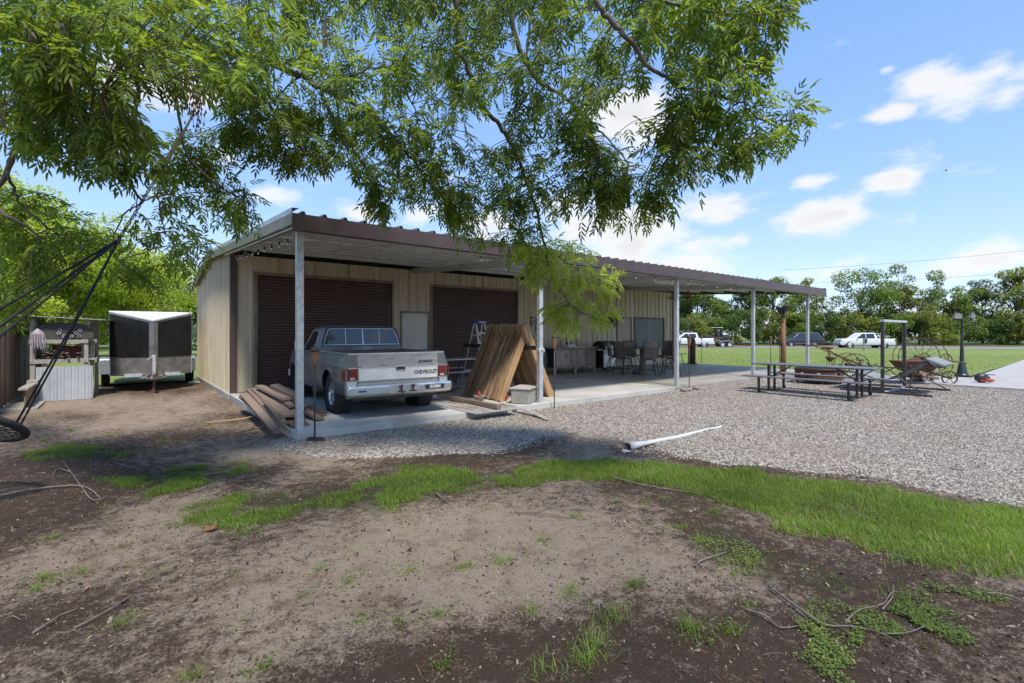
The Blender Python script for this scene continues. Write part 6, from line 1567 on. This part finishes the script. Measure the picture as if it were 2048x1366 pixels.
# vehicles face left along the road: nose points to -rd
p=DP(1674,665,60);pickup((p.x,p.y,-.30),rz0-PI/2-.02,'white crew cab pickup parked beyond the road right of the carport')
p=DP(1330,665,64);pickup((p.x,p.y,-.30),rz0-PI/2,'white pickup towing the flat trailer, partly behind the third post')
sv=thing('dark_suv','dark blue grey SUV parked beyond the road behind the last posts','SUV',(0,0,-.30),rz0-PI/2+.15)
p=DP(1559,665,66);sv.location=(p.x,p.y,-.30)
carbody(sv,[(0,.45,.92,.98,.86,.78),(.12,.36,1.0,1.10,.96,.88),(1.35,.34,1.10,1.16,1.01,.9),(5.3,.36,1.12,1.16,1.0,.94),(5.42,.45,1.0,1.05,.95,.9)],carblack)
b=MB();quadbox(b,[(-.94,1.25,1.13),(.94,1.25,1.13),(.93,5.34,1.13),(-.93,5.34,1.13)],[(-.74,2.2,1.84),(.74,2.2,1.84),(.76,4.95,1.84),(-.76,4.95,1.84)]);b.build('cabin',carblack,sv,bevel=.08,seg=3)
for s in(-1,1):
    def q(y,z):return (s*(.945-(z-1.13)*.27+.014),y,z)
    for pts_ in ([(1.8,1.18),(2.65,1.18),(2.65,1.72),(2.32,1.72)],[(2.72,1.18),(3.65,1.18),(3.65,1.72),(2.72,1.72)],[(3.78,1.18),(4.85,1.18),(4.65,1.72),(3.78,1.72)]):glassq(sv,[q(*a) for a in pts_])
    for y_ in(1.0,4.2):archwheel(sv,s*.87,y_,.40,.27,M['alu'],s)
    MB().box(s*.86-.1,s*.86+.12,5.26,5.44,.95,1.2).build('tail_light',M['redpl'],sv,bevel=.02)
    MB().bar((s*.72,2.3,1.88),(s*.72,4.8,1.88),.04,.03).build('roof_rack',M['alu'],sv);MB().bar((s*.985,1.5,.42),(s*.985,4.0,.42),.05,.03).build('trim',M['alu'],sv)
glassq(sv,[(-.7,5.27,1.2),(.7,5.27,1.2),(.66,5.0,1.72),(-.66,5.0,1.72)],'rear_window');glassq(sv,[(-.78,1.45,1.2),(.78,1.45,1.2),(.66,2.15,1.78),(-.66,2.15,1.78)],'windshield')
MB().box(-.9,.9,5.38,5.5,.40,.62).build('rear_bumper',M['black'],sv,bevel=.02)
# flat trailer with utility cart
p=DP(1407,665,64)
trl=thing('utility_trailer','flat tandem axle trailer with rusty ramps carrying the utility cart','trailer',(p.x,p.y,-.30),rz0-PI/2)
MB().box(-1,1,.0,3.9,.55,.63).build('deck',M['rust'],trl);MB().bar((-.8,0,.58),(0,-1.4,.5),.08,.1).bar((.8,0,.58),(0,-1.4,.5),.08,.1).build('tongue',M['black'],trl)
MB().box(-1.02,-.97,.0,3.9,.63,.70).box(.97,1.02,0,3.9,.63,.70).build('side_rail',M['black'],trl)
MB().add([(-.8,3.9,.6),(.8,3.9,.6),(.8,5.6,.15),(-.8,5.6,.15),(-.8,3.9,.66),(.8,3.9,.66),(.8,5.6,.2),(-.8,5.6,.2)],[(0,1,2,3),(7,6,5,4),(0,4,5,1),(1,5,6,2),(2,6,7,3),(3,7,4,0)]).build('ramp',M['rust'],trl)
for s in(-1,1):
    for y_ in(2.1,2.95):wheel(trl,s*1.1,y_,.37,.22,M['white'],M['blackrub'],s,5)
    MB().prism([(1.65,.5),(1.8,.78),(2.1,.85),(2.95,.85),(3.25,.78),(3.4,.5),(3.34,.5),(3.2,.74),(2.95,.80),(2.1,.80),(1.85,.74),(1.7,.5)],s*1.1-.13,s*1.1+.13,'x').build('fender',M['galv'],trl,fix=True)
ut=thing('utility_cart','dark off-road utility cart with a flat roof strapped on the trailer','utility vehicle',(p.x,p.y,.33),rz0-PI/2)
MB().prism([(.2,.35),(.1,.8),(.7,.95),(1.2,.7),(2.1,.7),(2.2,1.0),(3.1,1.0),(3.2,.6),(2.9,.35)],-.62,.62,'x').build('body',M['iron'],ut,bevel=.03,fix=True)
b=MB()
for s in(-1,1):b.tube([(s*.6,.8,.9),(s*.58,1.05,1.85),(s*.58,2.1,1.88),(s*.6,2.25,.95)],.03,6).tube([(s*.6,1.6,.7),(s*.58,1.6,1.86)],.03,6)
b.build('roll_cage',M['black'],ut);MB().box(-.68,.68,.85,2.3,1.88,1.93).build('roof',M['galv'],ut,bevel=.02)
MB().box(-.55,.55,1.5,1.9,.70,1.25).build('seat',M['black'],ut,bevel=.05);MB().box(-.58,.58,2.22,2.26,1.0,1.85).build('rear_screen',M['screen'],ut)
for s in(-1,1):
    for y_ in(.6,2.6):wheel(ut,s*.62,y_,.33,.26,M['iron'],M['blackrub'],s,5)
# wreath post
p=DP(1728,665,51);wp=thing('mailbox_post','pale wooden roadside post with a dark green wreath','post',(p.x,p.y,-.28))
MB().box(-.09,.09,-.09,.09,0,1.3).build('post',M['greywood'],wp)
MB().tube([(.2+.17*math.cos(a),-.12,1.0+.22*math.sin(a)) for a in np.linspace(0,2*PI,20)],.07,6,False).build('wreath',M['lampgreen'],wp,smooth=True)
# power line
for k,(pp,qq) in enumerate((((1560,540,150),(2300,470,120)),((1600,566,150),(2300,520,120)))):
    a=DP(*pp);c=DP(*qq);P3=[a.lerp(c,t)-Vector((0,0,1.2*4*t*(1-t))) for t in np.linspace(0,1,16)]
    o=tag(MB().tube(P3,.035,5).build('power_line',M['iron']),['upper utility wire crossing the sky above the right trees','lower utility wire just above the right tree tops'][k],'wire')
# bird
p=DP(1893,341,32);bd_=tag(MB().add([(-.28,0,-.1),(0,.06,0),(.25,.02,.16),(0,-.07,.02),(.05,.16,-.06),(-.03,-.16,.10),(0,0,.05),(0,0,-.03)],[(0,1,6),(0,6,3),(1,2,6),(2,3,6),(0,7,1),(0,3,7),(1,7,2),(2,7,3),(1,4,7),(3,7,5)]).build('bird',M['black'],None,tuple(p),(.2,0,.4)),'small dark bird gliding in the blue sky on the right','bird')
# ---------------------------------------------------------------- cargo trailer (front toward -y)
ct=thing('cargo_trailer','black and aluminium enclosed cargo trailer with a pointed nose beside the workshop','trailer',(-1.38,9.45,0))
bx0,bx1=-.93,.93;zb,zt_=.42,2.16
blk=mat('trailer_black',(.010,.010,.011),.4,0,(.020,.020,.020),2.2,world=True)
# nose plan: corner (-.93,0) -> tip (0,-.62) -> (.93,0)
MB().box(bx0,bx1,0,3.6,zb,zt_).build('box',blk,ct,bevel=.01)
nz=-.74
MB().add([(bx0,0,zb),(0,nz,zb),(bx1,0,zb),(bx0,0,zt_),(0,nz,zt_-.26),(bx1,0,zt_)],[(2,1,0),(0,1,4,3),(1,2,5,4),(3,4,5)]).build('nose',M['plate'],ct)
MB().add([(bx0-.02,.02,zt_+.03),(0,nz-.03,zt_-.22),(bx1+.02,.02,zt_+.03),(bx0-.02,.02,zt_-.0),(0,nz-.03,zt_-.26),(bx1+.02,.02,zt_-.0)],[(0,1,2),(5,4,3),(0,3,4,1),(1,4,5,2)]).build('nose_cap',M['white'],ct)
MB().box(bx0-.02,bx1+.02,.0,3.62,zt_,zt_+.03).build('roof',M['white'],ct)
def npt(s,u,z,o):
    a=Vector((s*.93,0,0));c=Vector((0,nz,0));p=a.lerp(c,u);n=Vector((s*.74,-.93,0)).normalized();p+=n*o;ztop=zt_-.26*u
    return (p.x,p.y,z if z<2 else ztop-.05)
for s in(-1,1):
    q=[npt(s,.0,.93,.012),npt(s,.90,.93,.012),npt(s,.90,3,.012),npt(s,.0,3,.012)]
    MB().add(q,[(0,1,2,3),(3,2,1,0)]).build('front_panel',blk,ct)
    bb=MB()
    for u in(.33,.62):
        for k in range(7):
            bb.lathe([(.012,0),(.008,.006)],6,T(*npt(s,u,1.0+k*.15,.014))@RX(PI/2))
    tag(bb.build('rivets',M['iron'],ct),kind='stuff')
MB().add([npt(-1,.91,.44,.02),npt(1,.91,.44,.02),npt(1,.91,3,.02),npt(-1,.91,3,.02),(0,nz-.035,.44),(0,nz-.035,zt_-.30)],[(0,4,5,3),(4,1,2,5)]).build('nose_strip',M['plate'],ct)
MB().box(bx0-.012,bx0+.03,-.01,.03,zb,zt_).box(bx1-.03,bx1+.012,-.01,.03,zb,zt_).build('corner_strip',M['alu'],ct)
MB().bar((-.5,0,.40),(0,-1.15,.40),.06,.08).bar((.5,0,.40),(0,-1.15,.40),.06,.08).box(-.62,.62,nz+.2,nz+.28,.40,.49).build('tongue',M['galv'],ct)
MB().bar((0,-1.1,.42),(0,-1.38,.44),.07,.07).build('coupler',M['rust'],ct)
MB().box(-.035,.035,-1.0,-.93,.42,1.0).bar((0,-.97,1.0),(-.16,-.97,.86),.02,.02).build('jack_post',M['galv'],ct)
MB().box(-.03,.03,-.995,-.935,.06,.42).box(-.07,.07,-1.03,-.9,.0,.06).build('jack_foot',M['rust'],ct)
b=MB()
for k in range(26):b.lathe([(.02,-.01),(.02,.01)],6,T(rng.normal(0,.13),-1.02+rng.normal(0,.06),.46+rng.normal(0,.04))@RX(rng.uniform(0,3))@RY(rng.uniform(0,3)))
tag(b.build('chain_heap',M['rustd'],ct),kind='stuff')
for s in(-1,1):
    wheel(ct,s*1.05,1.9,.35,.2,M['white'],M['blackrub'],s,5)
    MB().prism([(1.42,.38),(1.46,.62),(1.58,.80),(1.9,.86),(2.22,.80),(2.34,.62),(2.38,.38),(2.34,.38),(2.2,.72),(1.9,.80),(1.6,.72),(1.46,.38)],s*1.05-.13,s*1.05+.13,'x').add([(s*1.05-.13,1.42,.38),(s*1.05+.13,1.42,.38),(s*1.05+.13,1.46,.80),(s*1.05-.13,1.46,.80)],[(0,1,2,3)]).build('fender',M['alu'],ct,fix=True)
wc=tag(MB().prism([(-.15,0),(.15,0),(.15,.05),(0,.10),(-.15,.05)],-.09,.09,'y').build('wheel_chock',M['white'],None,(-.28,10.6,0),bevel=.01),'small white block on the ground beside the trailer wheel','block')
# ---------------------------------------------------------------- plank fence, rack, tin sheet, planter box
fc=thing('plank_fence','tall brown wooden plank fence running along the left side of the yard','fence',(-4.05,8,0))
pkm=[MB().prism([(-.068,0),(.068,0),(.068,h-.03),(.045,h),(-.045,h),(-.068,h-.03)],-.009,.009,'y').mesh('plank',M['fence']) for h in(1.80,1.83,1.78)]
y_=-3.2;k=0
while y_<7.5:
    obj('plank',pkm[k%3],fc,(rg.uniform(-.008,.008),y_,rg.uniform(.0,.03)),(rg.uniform(-.012,.012),0,PI/2));y_+=.147;k+=1
for z in(.35,1.0,1.55):MB().box(-.055,-.015,-3.2,7.5,z-.045,z+.045).build('rail',M['fence'],fc)
for y_ in(-2.2,.2,2.6,5.0,7.3):MB().box(-.14,-.06,y_-.045,y_+.045,0,1.75).build('post',M['fence'],fc)
pbx=thing('plank_bench','low plank box with a flat cap against the fence','box',(-3.72,7.1,0))
for k in range(8):MB().box(.10,.125,-.72+k*.155,-.58+k*.155,.0,.42).build('plank',M['fence'],pbx)
MB().box(.02,.17,-.80,.62,.42,.46).build('cap',M['greywood'],pbx);MB().box(-.25,.3,-.75,.62,0,.04).build('sill',M['greywood'],pbx)
rk=thing('storage_rack','wooden storage rack crammed with pipes, rope and scrap under a thin roof','rack',(-3.15,8.45,0))
for x_,y_ in((-.52,-.35),(.42,-.35),(.52,-.1),(-.52,.75),(.58,.75)):
    MB().box(x_-.04,x_+.04,y_-.04,y_+.04,0,1.92).build('post',M['greywood'],rk)
MB().add([(-.8,-.6,1.98),(.78,-.6,1.90),(.95,1.1,1.92),(-.8,1.1,2.0),(-.8,-.6,2.0),(.78,-.6,1.92),(.95,1.1,1.94),(-.8,1.1,2.02)],[(0,3,2,1),(4,5,6,7),(0,1,5,4),(1,2,6,5),(2,3,7,6),(3,0,4,7)]).build('roof_board',M['greywood'],rk)
for z in(.95,1.42):MB().box(-.56,.58,-.38,.8,z-.02,z+.02).bar((-.56,-.40,z-.03),(.46,-.40,z-.03),.03,.09).bar((.6,-.38,z-.03),(.6,.8,z+.04),.03,.09).build('shelf',M['greywood'],rk)
for k in range(11):
    o=MB().lathe([(.035,-.4),(.035,.5),(.027,.5),(.027,-.4)],12,RX(PI/2)).build('pipe_end',[M['white'],M['black'],M['galv']][k%3],None,(-3.15+rng.uniform(-.1,.35),8.5,1.48+.07*(k//4)+.035),(0,0,rng.uniform(-.08,.08)));tag(o,'pipe lying on the top shelf of the storage rack','pipe','pipes on the top shelf of the rack')
for k in range(14):
    o=obj('scrap_stick',bms[1],None,(-3.35+rng.uniform(-.2,.5),8.5+rng.uniform(-.1,.1),1.0+.03*(k//3)),(0,rng.uniform(-.12,.12),rng.uniform(1.0,2.3)),(.42,.45,.7));tag(o,'short scrap stick on the middle shelf of the storage rack','stick','scrap sticks on the rack shelf')
rpb=thing('rope_bundle','pale frayed rope bundle hanging from the left of the storage rack','rope',(-3.58,8.02,1.62))
b=MB()
for k in range(70):
    a=rng.uniform(0,6.28);r=.03+.09*rng.random();l=rng.uniform(.22,.42);b.tube([(0,0,.08),(math.cos(a)*r,math.sin(a)*r,-.05),(math.cos(a)*r*1.3,math.sin(a)*r,-l)],.007,4,False)
tag(b.build('strands',mat('pale_rope',(.55,.50,.52),.9,0,(.40,.30,.36),30),rpb),kind='stuff')
MB().tube([(0,0,.08),(0,0,.3)],.012,5).build('hook',M['iron'],rpb)
tag(MB().box(-.26,.26,-.16,.18,0,.28).build('red_machine',mat('red_box',(.14,.02,.015),.6,0,(.06,.015,.012),9),None,(-3.12,8.45,1.0),(0,.08,.1),bevel=.03),'dark red metal box on the middle shelf of the storage rack','box')
tag(MB().lathe([(.02,-.14),(.17,-.13),(.18,-.1),(.18,.12),(.15,.14),(.02,.14)],22,RX(PI/2)).build('round_can',mat('can',(.50,.46,.38),.5,0,(.35,.32,.27),6),None,(-2.83,8.5,1.155),smooth=True),'pale round can lying on its side on the rack shelf','can')
tarp=MB();rows=[]
for i in range(9):
    u=i/8;rows.append([(-.5+1.05*u,-.27,-.10),(-.5+1.05*u,-.28,.12*math.sin(PI*u)**.6)]+[(-.5+1.05*u,-.25+.9*v,.20*math.sin(PI*u)**.6*(1-.3*v)+.02*math.sin(9*u+3*v)+.10) for v in np.linspace(0,1,6)])
tarp.grid(rows);tag(tarp.build('dark_tarp',mat('olive_tarp',(.08,.075,.06),.8),None,(-3.15,8.3,1.55)),'dark folded tarp bulging under the roof of the storage rack','tarp')
tag(MB().box(-.45,.45,-.3,.3,0,.5).build('dark_cooler',M['black'],None,(-3.1,8.75,.1),bevel=.06),'dark bin behind the leaning tin sheet under the rack','bin')
b=MB();pts_=[(t,.018*(1 if int((t+2)/.062)%2 else 0)) for t in np.linspace(-.50,.50,66)]
b.grid([[(t,-h,z_) for t,h in pts_] for z_ in(0,.4,.80)]);b.grid([[(t,-h+.002,z_) for t,h in pts_][::-1] for z_ in(0,.4,.80)])
tag(b.build('leaning_tin_sheet',mat('grey_tin',(.47,.50,.52),.5,.2,(.38,.41,.43),2),None,(-3.10,7.92,.0),(-.05,0,.0)),'pale ribbed tin sheet standing in front of the storage rack','metal sheet')
tag(MB().box(-.09,.09,-.20,.20,0,.09).box(-.09,.09,-.2,.2,.11,.2).build('concrete_block',M['greywood'],None,(-3.62,7.75,.32)),'grey block resting between the plank box and the tin sheet','block')
# ---------------------------------------------------------------- web swing
sw=thing('web_swing','black round web swing hanging from ropes at the left edge','swing',tuple(DP(-92,846,4.5)))
o0=sw.location.copy();C_=Vector((0,0,0));ra=Vector((cs,-cc,0));rb=Vector((cc*.7,cs*.7,.0))+Vector((0,0,-.28));rb=Vector((cc,cs,-.55)).normalized()
R0=.50
ringp=[C_+(ra*math.cos(a)+rb*math.sin(a))*R0 for a in np.linspace(0,2*PI,41)]
MB().tube(ringp,.036,10,False).build('ring',M['blackrub'],sw,smooth=True)
b=MB()
for k in range(-5,6):
    w=math.sqrt(max(0,1-(k/6)**2))*R0
    b.tube([ra*(k/6*R0)+rb*w,ra*(k/6*R0)-Vector((0,0,.05)),ra*(k/6*R0)-rb*w],.006,5,False);b.tube([rb*(k/6*R0)+ra*w,rb*(k/6*R0)-Vector((0,0,.05)),rb*(k/6*R0)-ra*w],.006,5,False)
b.build('netting',M['rope'],sw)
knot=DP(238,479,4.5)-o0
b=MB()
for a in(.15,1.35,-2.6,-1.3,):
    b=MB();p_=(ra*math.cos(a)+rb*math.sin(a))*R0;m_=p_.lerp(knot,.5)-Vector((0,0,.02));b.tube([p_,m_,knot],.009,6).build('rope',M['rope'],sw,smooth=True)
q_=DP(-420,852,5.0)-o0;MB().tube([knot,knot.lerp(q_,.5)-Vector((0,0,.03)),q_],.011,6).build('rope',M['rope'],sw,smooth=True)
up1=DP(335,318,4.55)-o0;up2=DP(408,175,4.6)-o0
b=MB();n=30
for k in range(n):
    p_=knot.lerp(up1,k/n);d_=(up1-knot).normalized();s_=d_.cross(Vector((0,0,1))).normalized() if k%2 else d_.cross(d_.cross(Vector((0,0,1)))).normalized()
    b.tube([p_+d_*.021*math.cos(a)*1.2+s_*.013*math.sin(a) for a in np.linspace(0,2*PI,9)],.004,4,False)
for k in range(26):
    t=k/25;p_=knot.lerp(up1,.12+.80*t)-Vector((0,0,.42*math.sin(PI*t)**1.2))+Vector((cs,-cc,0))*.10*math.sin(PI*t);b.tube([p_+Vector((.012*math.cos(a) if k%2 else 0,0,.018*math.sin(a))) for a in np.linspace(0,2*PI,8)],.004,4,False)
b.build('chain',M['rustd'],sw)
MB().tube([up1-Vector((0,0,.25)),up1-Vector((.01,0,.06)),up1,up1.lerp(up2,.5)+Vector((.02,0,0)),up2],[.010,.012,.020,.010,.010],7).build('hanging_rope',M['manila'],sw,smooth=True)
MB().lathe([(.012,-.04),(.015,0),(.008,.04)],8,T(*knot)).build('shackle',M['iron'],sw)
# ---------------------------------------------------------------- fallen sticks
def stick(px,r,lab,grp=None,lift=.01,forks=()):
    pts=[];
    for i,(x_,y_) in enumerate(px):
        g=GP(x_,y_);pts.append(Vector((g.x,g.y,float(interp_z(np.array([g.x]),np.array([g.y]),ZG)[0])+r+lift*(1+math.sin(i*1.7)))))
    b=MB();P3=spline(pts,4);b.tube(P3,[r*(1-.6*i/len(P3)) for i in range(len(P3))],6)
    for f in forks:
        q=[];
        for i,(x_,y_) in enumerate(f):
            g=GP(x_,y_);q.append(Vector((g.x,g.y,float(interp_z(np.array([g.x]),np.array([g.y]),ZG)[0])+r*.6+lift*(1+i))))
        Q3=spline(q,4);b.tube(Q3,[r*.6*(1-.6*i/len(Q3)) for i in range(len(Q3))],5)
    o=b.build('fallen_branch',M['twig'],smooth=True);tag(o,lab,'fallen branch',grp);return o
stick([(-40,1000),(60,983),(160,972),(200,992)],.013,'long fallen branch with forked twigs at the left edge',forks=[[(165,975),(140,945),(125,925)],[(165,975),(185,1000),(215,993)],[(140,945),(115,940),(108,953)]])
stick([(1538,1168),(1600,1222),(1650,1247),(1700,1250),(1760,1270),(1840,1320)],.0075,'large forked branch lying over the weeds at lower right',lift=.012,forks=[[(1690,1245),(1720,1225),(1765,1218),(1790,1190),(1850,1212)],[(1765,1220),(1785,1195),(1786,1170)],[(1760,1268),(1810,1275),(1850,1268)]])
stick([(1490,1215),(1530,1232),(1560,1250),(1600,1245)],.006,'short curved branch left of the large forked branch')
stick([(1030,1026),(1080,1030),(1140,1035),(1148,1030)],.008,'fallen stick in the middle of the dirt with one side twig',forks=[[(1070,1028),(1095,1015),(1115,1002)]])
stick([(1140,1018),(1190,1020),(1240,1022),(1280,1015)],.005,'thin stick right of the middle stick',forks=[[(1190,1018),(1170,990),(1160,975)]])
stick([(1218,948),(1270,965),(1330,975),(1400,985),(1432,995)],.008,'long branch lying along the edge of the grass strip',forks=[[(1310,972),(1295,945),(1292,925)],[(1370,978),(1350,955),(1342,940)]])
stick([(872,992),(880,1002),(898,1014)],.010,'short thick bent stick left of centre on the dirt')
stick([(522,958),(560,968),(600,962),(635,955)],.007,'bent stick on the grass patch left of centre')
stick([(785,1083),(810,1086),(840,1092)],.005,'small looped twig on the pale dirt',forks=[[(815,1086),(825,1097),(842,1092)]])
stick([(582,1115),(605,1124),(630,1103),(665,1102)],.004,'thin pale zigzag twig on the pale dirt')
stick([(65,1275),(110,1250),(120,1238),(155,1222)],.006,'curved twig at lower left')
stick([(150,1262),(205,1235),(265,1195)],.005,'straight twig right of the curved one at lower left')
stick([(1395,1120),(1420,1110),(1455,1098)],.007,'short bent branch by the clover patch',forks=[[(1400,1118),(1392,1128),(1402,1138)]])
stick([(1970,1188),(2010,1198),(2060,1215)],.007,'stick lying in the grass at the right edge')
stick([(410,945),(470,935),(530,912)],.006,'thin branch on the dirt left of the gravel',forks=[[(530,912),(545,925),(560,932)]])
stick([(230,925),(280,937),(320,920),(385,915)],.006,'pale branch on the dirt in front of the grass patches')
stick([(1895,938),(1920,942),(1948,944)],.012,'short brown stick on the gravel at right')
for k in range(46):
    x_=rng.uniform(-20,2050);y_=rng.uniform(905,1350)
    if 900<x_ and y_<1000 and y_>900: continue
    if sdf(np.array([GP(x_,y_).x]),np.array([GP(x_,y_).y]),gravel_poly)[0]>0:continue
    dx_=rng.uniform(-45,45);dy_=rng.uniform(-10,10)
    stick([(x_,y_),(x_+dx_*.5,y_+dy_+rng.uniform(-4,4)),(x_+dx_,y_+dy_)],rng.uniform(.0015,.0035),'small dead twig scattered on the bare soil','small twigs scattered on the bare soil')
lfb=tag(MB().add([(0,0,0),(.05,.03,.02),(.10,.01,.05),(.06,-.03,.015),(.13,.05,.03),(.02,.05,.03)],[(0,1,2),(0,2,3),(1,4,2),(0,5,1),(0,1,5),(2,4,1)]).build('dry_leaf',mat('dry_orange_leaf',(.22,.085,.04),.8),None,tuple(GP(408,1063)+Vector((0,0,.0)))),'curled orange brown dry leaf beside the grass patch','leaf')
